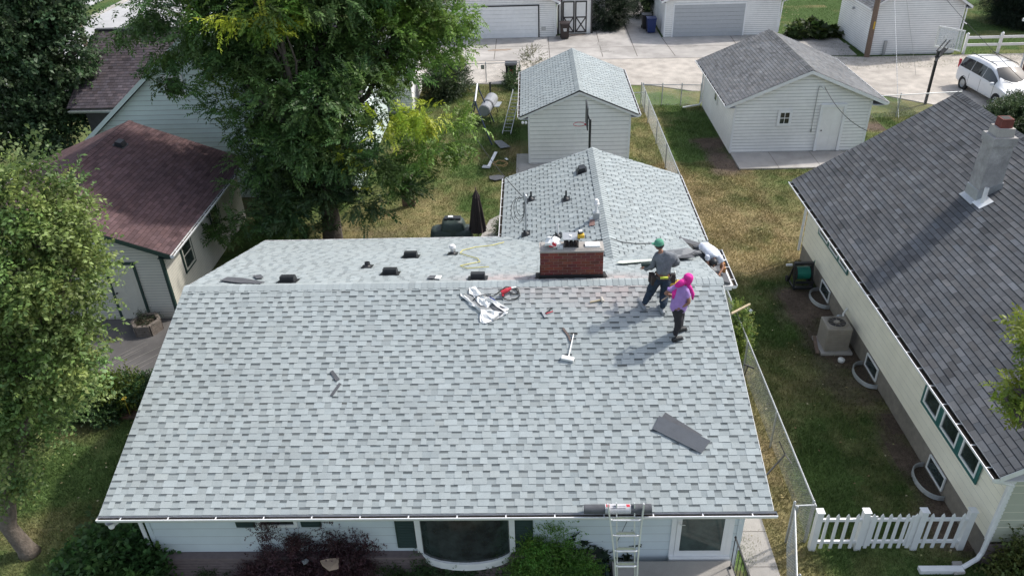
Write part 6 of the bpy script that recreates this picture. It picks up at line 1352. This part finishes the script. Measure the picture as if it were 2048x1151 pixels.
def eyes_mouth(c, f, s, u, parent, sc=1.):
    mb = MB()
    for k in (-1, 1): mb.lathe(c+(f*.083+s*k*.030+u*.010)*sc, [(0, .012*sc), (.008*sc, .008*sc), (.010*sc, 0)], 8, axis=f)
    mb.build('eye', m_blk, parent); mb = MB(); mb.obox(c+(f*.100-u*.05)*sc, s*.022*sc, f*.004, u*.004); mb.build('mouth', mat('lip', (.25, .1, .08)), parent)
FOLD = bpy.data.textures.new('folds', 'MARBLE'); FOLD.noise_scale = .11; FOLD.turbulence = 9
def cloth(name, nodes, edges, root, m, parent, sub=2):
    V, F = skin_arrays(nodes, edges, root, sub); mb = MB(); mb.arrays(V, F); o = mb.build(name, m, parent, smooth=True)
    if name != 'x':
        dm = o.modifiers.new('folds', 'DISPLACE'); dm.texture = FOLD; dm.strength = .034; dm.mid_level = .12; dm.texture_coords = 'LOCAL'
    return o
m_skin = mat('skin', (.30, .155, .10), rough=.55, noise=.06)
m_skind = mat('tanned_skin', (.26, .13, .085), rough=.55, noise=.06)
def person(label, loc, J, skinm, r=1., head=None, hands=(), shirt=None, trousers=None, shoes=None):
    t = thing('person', label, 'person', tuple(loc)); N = {k: (V3(v[0]), v[1]) for k, v in J.items()}
    E = [('pel', 'waist'), ('waist', 'chest'), ('chest', 'neck'), ('neck', 'hb'), ('chest', 'ls'), ('ls', 'le'), ('le', 'lw'), ('chest', 'rs'), ('rs', 're'), ('re', 'rw'), ('pel', 'lhip'), ('lhip', 'lk'), ('lk', 'la'), ('pel', 'rhip'), ('rhip', 'rk'), ('rk', 'ra')]
    V, F = skin_arrays(N, E, 'pel'); mb = MB(); mb.arrays(V, F)
    f, s, u = head_mesh(mb, *head)
    for h in hands: hand_tubes(mb, *h[0], **h[1])
    body = mb.build('body', skinm, t, smooth=True); eyes_mouth(V3(head[0]), f, s, u, t)
    return t, N, E, (f, s, u)
def grow(N, names, add):
    out = {}
    for n in names:
        p, r = N[n]; a = add.get(n, add.get('*', .012)); out[n] = (p, tuple(x+a for x in r) if isinstance(r, tuple) else r+a)
    return out
def shoe(parent, heel, toe, up, m, w=.048):
    heel, toe, up = V3(heel), V3(toe), V3(up).normalized(); d = (toe-heel); L = d.length; d.normalize(); mb = MB()
    mb.tube([heel-d*.02+up*.04, heel+d*L*.25+up*.048, heel+d*L*.6+up*.04, heel+d*L*.9+up*.03, toe+up*.026], [w*.8, w*1.0, w*.98, w*.85, w*.45], 12); mb.beam(heel-d*.03+up*.01, toe+d*.01+up*.01, w*1.9, .02, up)
    return mb.build('shoe', m, parent, smooth=False)
def lace(a, b, t): return V3(a).lerp(V3(b), t)
JJ = lambda zx, zy, y: at_y(1240+zx/4.796, 460+zy/4.796, y)
roofz_ = lambda x, y, h=0: V3((x, y, RIDGE_Z-SL*abs(y-RIDGE_Y)+h))
# man with the green cap, back to us, looking left, roll under his left arm
LA, RA = roofz_(2.47, 14.83, .09), roofz_(2.87, 14.72, .09)
J = dict(pel=((2.86, 14.92, 4.98), (.15, .11)), waist=((2.86, 14.95, 5.12), (.135, .10)), chest=((2.86, 15.0, 5.36), (.165, .11)), neck=((2.80, 15.02, 5.53), .056), hb=((2.76, 15.03, 5.62), .052),
         ls=((2.68, 15.0, 5.43), .062), le=((2.63, 15.05, 5.14), .046), lw=((2.50, 15.26, 4.98), .03), rs=((3.06, 14.98, 5.43), .062), re=((3.19, 15.12, 5.17), .046), rw=((3.05, 15.36, 5.02), .03),
         lhip=((2.76, 14.92, 4.93), .095), lk=((2.62, 14.96, 4.58), .066), la=(LA+V3((0, 0, .02)), .04), rhip=((2.95, 14.9, 4.93), .095), rk=((2.93, 14.93, 4.52), .066), ra=(RA+V3((0, 0, .02)), .04))
man, N, E_, (f, s, u) = person('worker in green cap, grey shirt and jeans standing by the ridge with his back turned', (2.7, 14.8, 4.15), J, m_skin, head=((2.74, 15.04, 5.70), (-.85, .5, -.18), (-.05, .05, 1)),
    hands=[(((2.50, 15.26, 4.98), (-.55, .8, -.1), (0, -.2, 1)), dict(curl=.55, side=1)), (((3.05, 15.36, 5.02), (-.6, .8, -.1), (0, 0, 1)), dict(curl=.5, side=-1))])
m_gsh = mat('grey_cloth', (.15, .165, .185), rough=.85, noise=.2, ns=9, bump=1., bs=12); m_jean = mat('denim', (.022, .038, .062), rough=.9, noise=.3, ns=8, bump=.8, bs=14)
SH = [('waist', 'chest'), ('chest', 'neck'), ('chest', 'ls'), ('ls', 'le'), ('le', 'lw2'), ('chest', 'rs'), ('rs', 're'), ('re', 'rw2'), ('waist', 'hem')]
N2 = grow(N, ['waist', 'chest', 'neck', 'ls', 'le', 'rs', 're'], {'*': .017, 'waist': .03, 'neck': .004}); N2['hem'] = (V3((2.86, 14.92, 4.99)), (.172, .135)); N2['lw2'] = (lace(N['le'][0], N['lw'][0], .88), .046); N2['rw2'] = (lace(N['re'][0], N['rw'][0], .88), .046)
cloth('shirt', N2, SH, 'chest', m_gsh, man)
TR = [('pel', 'lhip'), ('lhip', 'lk'), ('lk', 'la'), ('pel', 'rhip'), ('rhip', 'rk'), ('rk', 'ra'), ('pel', 'wst')]
N3 = grow(N, ['pel', 'lhip', 'lk', 'la', 'rhip', 'rk', 'ra'], {'*': .02, 'la': .028, 'ra': .028}); N3['wst'] = (V3((2.86, 14.93, 5.04)), (.16, .12)); cloth('jeans', N3, TR, 'pel', m_jean, man)
for A_ in (LA, RA): shoe(man, A_+V3((.02, -.05, -.085)), A_+V3((-.05, .2, -.03)), (0, -SL, 1), m_galv if False else mat('grey_shoe', (.25, .27, .29), rough=.7))
hc = V3((2.74, 15.04, 5.72)); mb = MB(); prof = [(.105, -.01), (.106, .02), (.098, .07), (.07, .11), (.03, .128), (0, .13)]; mb.lathe(hc, prof, 20, axis=u)
cp_ = hc+f*.085+u*.005; mb.prism([cp_-s*.075, cp_-s*.06+f*.06, cp_+f*.09, cp_+s*.06+f*.06, cp_+s*.075], u*.012); mb.build('cap', mat('green_cloth', (.09, .30, .20), rough=.8, noise=.1), man, smooth=False)
mb = MB(); mb.lathe(hc-u*.035-f*.012, [(.0, -.04), (.07, -.04), (.094, -.01), (.1, .03)], 18, axis=u); mb.build('hair', m_brown, man, smooth=True)
mb = MB(); mb.lathe((2.86, 14.93, 5.0), [(.19, -.035), (.2, 0), (.19, .035)], 20); o_ = mb.build('tool_belt', m_brown, man); o_.scale = (1, 1, 1)
mb = MB(); mb.obox((2.86, 14.755, 5.03), (.085, 0, 0), (0, .02, 0), (0, 0, .02)); mb.build('yellow_strap', mat('lime_strap', (.55, .62, .08)), man)
for cx_, cy_, w_ in ((2.67, 14.88, .075), (2.62, 15.0, .06), (3.07, 14.95, .07)):
    mb = MB(); mb.obox((cx_, cy_, 4.9), (w_, .01, 0), (-.01, .05, 0), (.0, 0, .12)); mb.build('tool_pouch', mat('dark_leather', (.035, .025, .022), rough=.7, noise=.3), man, bevel=.02)
mb = MB(); mb.tube([(3.09, 14.93, 5.0), (3.12, 14.9, 5.1)], .012, 6); mb.tube([(3.04, 14.93, 5.0), (3.0, 14.88, 5.09)], .012, 6); mb.build('pouch_tool', m_galv, man)
a, b = JJ(205, 332, 15.2), V3((2.74, 15.1, 5.16)); mb = MB(); mb.tube([a, a.lerp(b, .03), b], [.03, .045, .045], 14); mb.tube([b, b+(b-a).normalized()*.25], [.045, .045], 12)
tag(mb.build('felt_tube', mat('dark_green_tube', (.035, .055, .05), rough=.8)), 'dark green roll held under the arm of the worker in the green cap', 'roll')
mb = MB(); a = V3((2.52, 15.22, 4.97)); mb.tube([a+V3((.06, -.05, 0)), a+V3((.14, -.1, -.06)), a+V3((.16, -.1, -.14)), a+V3((.1, -.08, -.2))], .008, 6); tag(mb.build('cutter_hook', m_white), 'small pale tool hanging from the left hand of the worker in the green cap', 'tool')
# woman in the pink scarf
LA, RA = roofz_(3.18, 14.22, .09), roofz_(3.06, 13.98, .09)
J = dict(pel=((3.08, 14.05, 4.72), (.15, .12)), waist=((3.10, 14.06, 4.86), (.125, .105)), chest=((3.10, 14.10, 5.08), (.135, .10)), neck=((3.15, 14.12, 5.23), .05), hb=((3.20, 14.14, 5.29), .047),
         ls=((2.98, 14.14, 5.17), .05), le=((2.78, 14.12, 5.02), .04), lw=((2.90, 14.24, 4.92), .027), rs=((3.22, 14.04, 5.14), .05), re=((3.28, 13.93, 4.90), .042), rw=((3.11, 13.93, 4.80), .03),
         lhip=((3.12, 14.1, 4.66), .09), lk=((3.17, 14.17, 4.34), .06), la=(LA+V3((0, 0, .02)), .036), rhip=((3.06, 14.0, 4.66), .09), rk=((3.09, 13.99, 4.31), .06), ra=(RA+V3((0, 0, .02)), .036))
wo, N, E_, (f, s, u) = person('person in bright pink headscarf, lilac shirt and black trousers standing with hands on hips', (3.1, 14.1, 3.93), J, m_skind, head=((3.26, 14.16, 5.36), (.85, .5, -.15), (.12, 0, 1)),
    hands=[(((2.90, 14.24, 4.92), (.7, .2, -.5), (-.3, .9, 0)), dict(curl=.35, side=1)), (((3.11, 13.93, 4.80), (-.8, -.1, -.4), (0, -1, .2)), dict(curl=.35, side=1))])
m_lil = mat('lilac_cloth', (.36, .22, .52), rough=.85, noise=.12, ns=7, bump=.8, bs=12); m_pink = mat('pink_cloth', (.68, .02, .30), rough=.75, noise=.15, ns=10, bump=.8, bs=16); m_bt = mat('black_trousers', (.022, .02, .026), rough=.85, noise=.2)
N2 = grow(N, ['waist', 'chest', 'neck', 'ls', 'rs'], {'*': .02, 'waist': .035, 'neck': .006}); N2['hem'] = (V3((3.08, 14.05, 4.62)), (.175, .145)); N2['hem2'] = (V3((3.085, 14.05, 4.75)), (.178, .145)); N2['l2'] = (lace(N['ls'][0], N['le'][0], .62), .062); N2['r2'] = (lace(N['rs'][0], N['re'][0], .6), .064)
cloth('shirt', N2, [('waist', 'chest'), ('chest', 'neck'), ('chest', 'ls'), ('ls', 'l2'), ('chest', 'rs'), ('rs', 'r2'), ('waist', 'hem2'), ('hem2', 'hem')], 'chest', m_lil, wo)
N3 = grow(N, ['pel', 'lhip', 'lk', 'la', 'rhip', 'rk', 'ra'], {'*': .014, 'la': .02, 'ra': .02}); N3['wst'] = (V3((3.08, 14.05, 4.78)), (.14, .11)); cloth('trousers', N3, TR, 'pel', m_bt, wo)
for A_ in (LA, RA): shoe(wo, A_+V3((-.04, -.03, -.08)), A_+V3((.17, .04, -.06)), (0, -SL, 1), m_blk)
hc = V3((3.26, 14.16, 5.37)); mb = MB(); mb.lathe(hc-u*.02-f*.012, [(.05, -.12), (.088, -.09), (.103, -.03), (.108, .03), (.1, .08), (.065, .12), (0, .14)], 18, axis=u)
bk = hc-f*.09-u*.04
mb.tube([bk, bk-f*.08-s*.01-u*.05, bk-f*.16-s*.02-u*.10, V3((3.02, 14.12, 5.2)), V3((2.96, 14.05, 5.08)), V3((2.95, 14.02, 4.96))], [.07, .075, .06, .055, .05, .03], 10)
mb.tube([bk+s*.02, hc-u*.13, V3((3.3, 14.1, 5.16)), V3((3.36, 14.05, 5.04)), V3((3.36, 14.03, 4.92))], [.05, .06, .05, .04, .02], 10)
mb.build('headscarf', m_pink, wo, smooth=True)
for k, (dx, c__) in enumerate(((0, m_yel), (.05, m_yel), (-.05, m_galv))): 
    pass
mb = MB(); mb.obox((3.02, 14.42, 5.15), (.1, .02, 0), (0, .06, 0), (.02, 0, .09)); tp_ = thing('tool_bag', 'yellow and black tool bag between the worker in the green cap and the pink headscarf', 'tool bag', (3.1, 14.6, 5.0)); bpy.data.objects.remove(tp_)
tb = thing('tool_bag', 'yellow tool bag full of small tools on the roof between the two standing people', 'tool bag', tuple(roofz_(3.2, 15.35))); q = roofz_(3.2, 15.35)
mb = MB(); mb.obox(q+V3((0, 0, .13)), (.17, 0, 0), (0, .1, 0), (0, 0, .12)); mb.build('bag', m_yel, tb, bevel=.03); mb = MB(); rg = random.Random(6)
for k in range(9): b = q+V3((rg.uniform(-.2, .12), rg.uniform(-.06, .06), .22)); mb.tube([b, b+V3((rg.uniform(-.12, .05), rg.uniform(-.05, .05), rg.uniform(.08, .2)))], .012, 5)
mb.build('hand_tool', m_galv, tb)
# kneeling worker on the dark porch roof, bent forward towards us
kz = lambda x, h=0: pz(x)+h
J = dict(pel=((4.72, 19.45, kz(4.72, .36)), (.14, .12)), waist=((4.84, 19.32, kz(4.84, .47)), (.125, .1)), chest=((4.98, 19.12, kz(4.98, .47)), (.155, .11)), neck=((5.0, 18.94, kz(5.0, .40)), .05), hb=((4.99, 18.87, kz(5.0, .34)), .05),
         ls=((4.84, 19.0, kz(4.9, .40)), .056), le=((4.82, 18.80, kz(4.9, .2)), .043), lw=((4.98, 18.64, kz(5.0, .08)), .03), rs=((5.16, 19.02, kz(5.1, .40)), .056), re=((5.26, 18.82, kz(5.2, .22)), .043), rw=((5.12, 18.62, kz(5.12, .09)), .03),
         lhip=((4.66, 19.4, kz(4.66, .3)), .09), lk=((4.78, 19.0, kz(4.78, .09)), .07), la=((4.55, 19.35, kz(4.55, .06)), .04), rhip=((4.82, 19.5, kz(4.8, .3)), .09), rk=((5.02, 19.12, kz(5.02, .09)), .07), ra=((4.86, 19.55, kz(4.86, .06)), .04))
kn, N, E_, (f, s, u) = person('worker in white T-shirt and black cap kneeling bent over on the dark lower roof', (4.9, 19.1, kz(4.9)), J, m_skin, head=((4.97, 18.80, kz(5.0, .30)), (.05, -.55, -.85), (.05, -.9, .5)),
    hands=[(((4.98, 18.64, kz(5.0, .08)), (.5, -.8, -.15), (0, 0, 1)), dict(curl=.3, side=1)), (((5.12, 18.62, kz(5.12, .09)), (-.2, -.9, -.1), (0, 0, 1)), dict(curl=.3, side=-1))])
m_wt = mat('white_tshirt', (.62, .66, .74), rough=.85, noise=.08, ns=8, bump=.8, bs=12)
N2 = grow(N, ['pel', 'waist', 'chest', 'neck', 'ls', 'rs'], {'*': .026, 'pel': .025, 'waist': .055, 'chest': .05, 'neck': .012, 'ls': .034, 'rs': .034}); N2['l2'] = (lace(N['ls'][0], N['le'][0], .6), .07); N2['r2'] = (lace(N['rs'][0], N['re'][0], .6), .065)
cloth('shirt', N2, [('pel', 'waist'), ('waist', 'chest'), ('chest', 'neck'), ('chest', 'ls'), ('ls', 'l2'), ('chest', 'rs'), ('rs', 'r2')], 'chest', m_wt, kn)
N3 = grow(N, ['pel', 'lhip', 'lk', 'la', 'rhip', 'rk', 'ra'], {'*': .015, 'pel': .01}); cloth('trousers', N3, TR[:-1], 'pel', mat('grey_trousers', (.05, .055, .065), rough=.9, noise=.2), kn)
for k, q in (('la', (4.5, 19.45)), ('ra', (4.8, 19.65))): shoe(kn, V3((q[0], q[1], kz(q[0], .01))), V3((q[0]+.06, q[1]-.2, kz(q[0]+.06, .01))), (WS, 0, 1), m_blk)
hc = V3((4.97, 18.80, kz(5.0, .30))); mb = MB(); mb.lathe(hc-f*.008, [(.107, -.02), (.108, .03), (.095, .08), (.055, .12), (0, .13)], 18, axis=(u*.85-f*.5)); mb.lathe(hc-f*.02, [(.09, -.07), (.104, 0), (.1, .05)], 16, axis=u); mb.build('cap', m_blk, kn, smooth=True)
mb = MB(); mb.obox((5.27, 18.95, kz(5.27, .22)), (.05, .03, 0), (-.02, .07, 0), (0, 0, .1)); mb.obox((5.3, 18.84, kz(5.3, .16)), (.045, 0, 0), (0, .05, 0), (0, 0, .08)); mb.build('leather_pouch', mat('tan_leather', (.38, .17, .05), rough=.7, noise=.3, ns=12), kn, bevel=.02)
mb = MB(); mb.beam((5.2, 19.3, kz(5.2, .09)), (5.5, 19.5, kz(5.5, .17)), .04, .03); tag(mb.build('wood_stake', m_white), 'short pale batten on the dark roof right of the kneeling worker', 'batten')
# a short wooden handle held by the person in pink
mb = MB(); mb.tube([(2.72, 14.1, 4.86), (2.93, 14.27, 4.9)], .015, 7); tag(mb.build('hammer_stick', mat('tool_wood', (.5, .42, .3))), 'pale wooden tool handle held at the hip by the person in the pink headscarf', 'tool')

# ------------------------------------------------------------------ white minivan
def minivan(loc, heading):
    """local: x forward, y left, z up; length 5.1"""
    t = thing('minivan', 'white minivan with roof rails parked by the alley behind the dark roof ridge', 'minivan', loc); t.rotation_euler = (0, 0, heading); WLOC[t.name] = (0, 0, 0)
    m_car = mat('white_car_paint', (.78, .79, .8), rough=.18, noise=.02, ns=2, spec=.6); cg_ = mat('car_glass', (.012, .016, .018), rough=.04, noise=.1, spec=.9)
    # side profile stations: x, belt half width, sill z, belt z, roof z, roof half width
    st = [(-2.5, .86, .42, .92, 1.0, .80), (-2.46, .93, .30, 1.02, 1.48, .66), (-2.3, .97, .24, 1.06, 1.68, .68), (-1.6, 1.0, .22, 1.06, 1.76, .72), (-.6, 1.0, .22, 1.05, 1.77, .73), (.25, 1.0, .22, 1.03, 1.72, .71), (.75, 1.0, .22, 1.01, 1.50, .74), (1.3, .99, .22, 1.0, 1.16, .80), (1.62, .98, .22, .985, 1.02, .84), (2.1, .95, .24, .90, .93, .78), (2.4, .88, .28, .78, .80, .70), (2.53, .74, .36, .62, .66, .60)]
    rings = []
    for (x, hw, zs, zb, zr, rw) in st:
        half = [(hw*.9, zs), (hw, zs+.1), (hw*1.0, (zs+zb)/2), (hw*.985, zb-.06), (hw*.965, zb), (rw+.02, zr-.06), (rw-.06, zr-.01), (rw*.5, zr+.02), (0, zr+.03)]
        rings.append([V3((x, y, z)) for y, z in half]+[V3((x, -y, z)) for y, z in half[-2::-1]])
    mb = MB()
    for r1, r2 in zip(rings[:-1], rings[1:]):
        for i in range(len(r1)-1): mb.face([r1[i], r1[i+1], r2[i+1], r2[i]])
        mb.face([r1[-1], r1[0], r2[0], r2[-1]])
    mb.face(rings[0][::-1]); mb.face(rings[-1]); body = mb.build('body', m_car, t, weld=True)
    ss = body.modifiers.new('sub', 'SUBSURF'); ss.levels = ss.render_levels = 2; body.data.polygons.foreach_set('use_smooth', [True]*len(body.data.polygons))
    def side(s, xs_, f0, f1, name):
        for (xa, xb) in xs_:
            n = 5; top, bot = [], []
            for k in range(n+1):
                x = xa+(xb-xa)*k/n; j = max(i for i in range(len(st)) if st[i][0] <= x); j = min(j, len(st)-2); q = (x-st[j][0])/(st[j+1][0]-st[j][0]); A = [st[j][i]+(st[j+1][i]-st[j][i])*q for i in range(6)]
                P = lambda f_: V3((x, s*(A[1]*.965+(A[5]+.02-A[1]*.965)*f_+.012), A[3]+(A[4]-.06-A[3])*f_))
                bot.append(P(f0)); top.append(P(f1))
            mb = MB()
            for k in range(n): mb.face([bot[k], bot[k+1], top[k+1], top[k]])
            mb.build(name, cg_, t)
    for s in (-1, 1): side(s, [(-2.28, -1.2), (-1.15, -.12), (-.07, 1.05)], .08, .88, 'side_window')
    mb = MB(); ws = [[V3((.40+q*.98-.10*k*k*(.4+.6*q), k*(.62+.2*q), 1.745-q*.60+.045*math.sin(q*math.pi)-.06*k*k)) for k in (-1, -.66, -.33, 0, .33, .66, 1)] for q in (0, .25, .5, .75, 1)]
    for r1, r2 in zip(ws[:-1], ws[1:]):
        for i in range(6): mb.face([r1[i], r1[i+1], r2[i+1], r2[i]])
    mb.build('windscreen', cg_, t, smooth=True)
    mb = MB(); mb.prism([(-2.5, -.62, 1.42), (-2.5, .62, 1.42), (-2.53, .74, 1.06), (-2.53, -.74, 1.06)], (-.02, 0, 0)); mb.build('rear_window', cg_, t)
    for x in (-1.55, 1.5):
        for s in (-1, 1):
            mb = MB(); c = V3((x, s*.80, .34)); ax = V3((0, s, 0)); mb.lathe(c, [(.2, 0), (.33, 0), (.345, .05), (.345, .17), (.32, .2), (.21, .2)], 24, axis=ax); wh = mb.build('wheel', m_rub, t)
            mb = MB(); mb.lathe(c, [(0, .215), (.06, .215), (.2, .19), (.215, .205)], 20, axis=ax); mb.build('rim', m_galv, wh)
            mb = MB(); mb.lathe(c+ax*.19, [(0, 0), (.36, .0), (.39, .01)], 24, axis=ax); mb.build('wheel_arch', m_rub, wh)
    for s in (-1, 1):
        mb = MB(); mb.prism([(2.28, s*.56, .80), (2.42, s*.58, .70), (2.28, s*.86, .70), (2.06, s*.92, .80), (2.05, s*.88, .86)], (.03, s*.02, .03)); mb.build('headlight', mat('lamp_lens', (.45, .46, .47), rough=.1), t)
        mb = MB(); mb.box(-2.52, min(s*.82, s*.9), .95, -2.4, max(s*.82, s*.9), 1.4); mb.build('tail_light', m_red, t)
        mb = MB(); mb.obox((1.0, s*1.08, 1.08), (.06, 0, 0), (0, .1, 0), (0, 0, .08)); mb.build('wing_mirror', m_car, t, bevel=.03)
        mb = MB(); mb.tube([(-2.1, s*.58, 1.76), (-2.0, s*.58, 1.84), (.2, s*.58, 1.82), (.3, s*.58, 1.76)], .02, 6); mb.build('roof_rail', m_blk, t)
        for x in (-1.1, .1): mb = MB(); mb.box(x, s*1.005-.006, .78, x+.16, s*1.005+.006, .81); mb.build('door_handle', m_car, t)
        for x in (-1.17, -.1, 1.08): mb = MB(); mb.box(x-.004, s*1.0-.004, .36, x+.004, s*1.0+.004, .98); mb.build('door_seam', m_blk, t)
    for x in (-1.4, -.3): mb = MB(); mb.tube([(x, -.58, 1.83), (x, .58, 1.83)], .016, 6); mb.build('cross_bar', m_blk, t)
    mb = MB(); mb.prism([(2.47, -.5, .68), (2.47, .5, .68), (2.56, .45, .5), (2.56, -.45, .5)], (.015, 0, .005)); mb.build('grille', m_blk, t)
    mb = MB(); mb.box(2.5, -.6, .3, 2.58, .6, .42); mb.build('bumper_intake', m_rub, t)
    for s in (-1, 1): mb = MB(); mb.beam((1.42, s*.1, 1.13), (1.2, s*.62, 1.28), .02, .02); mb.build('wiper', m_rub, t)
    return t
minivan((24.65, 41.0, 0), R(-86))
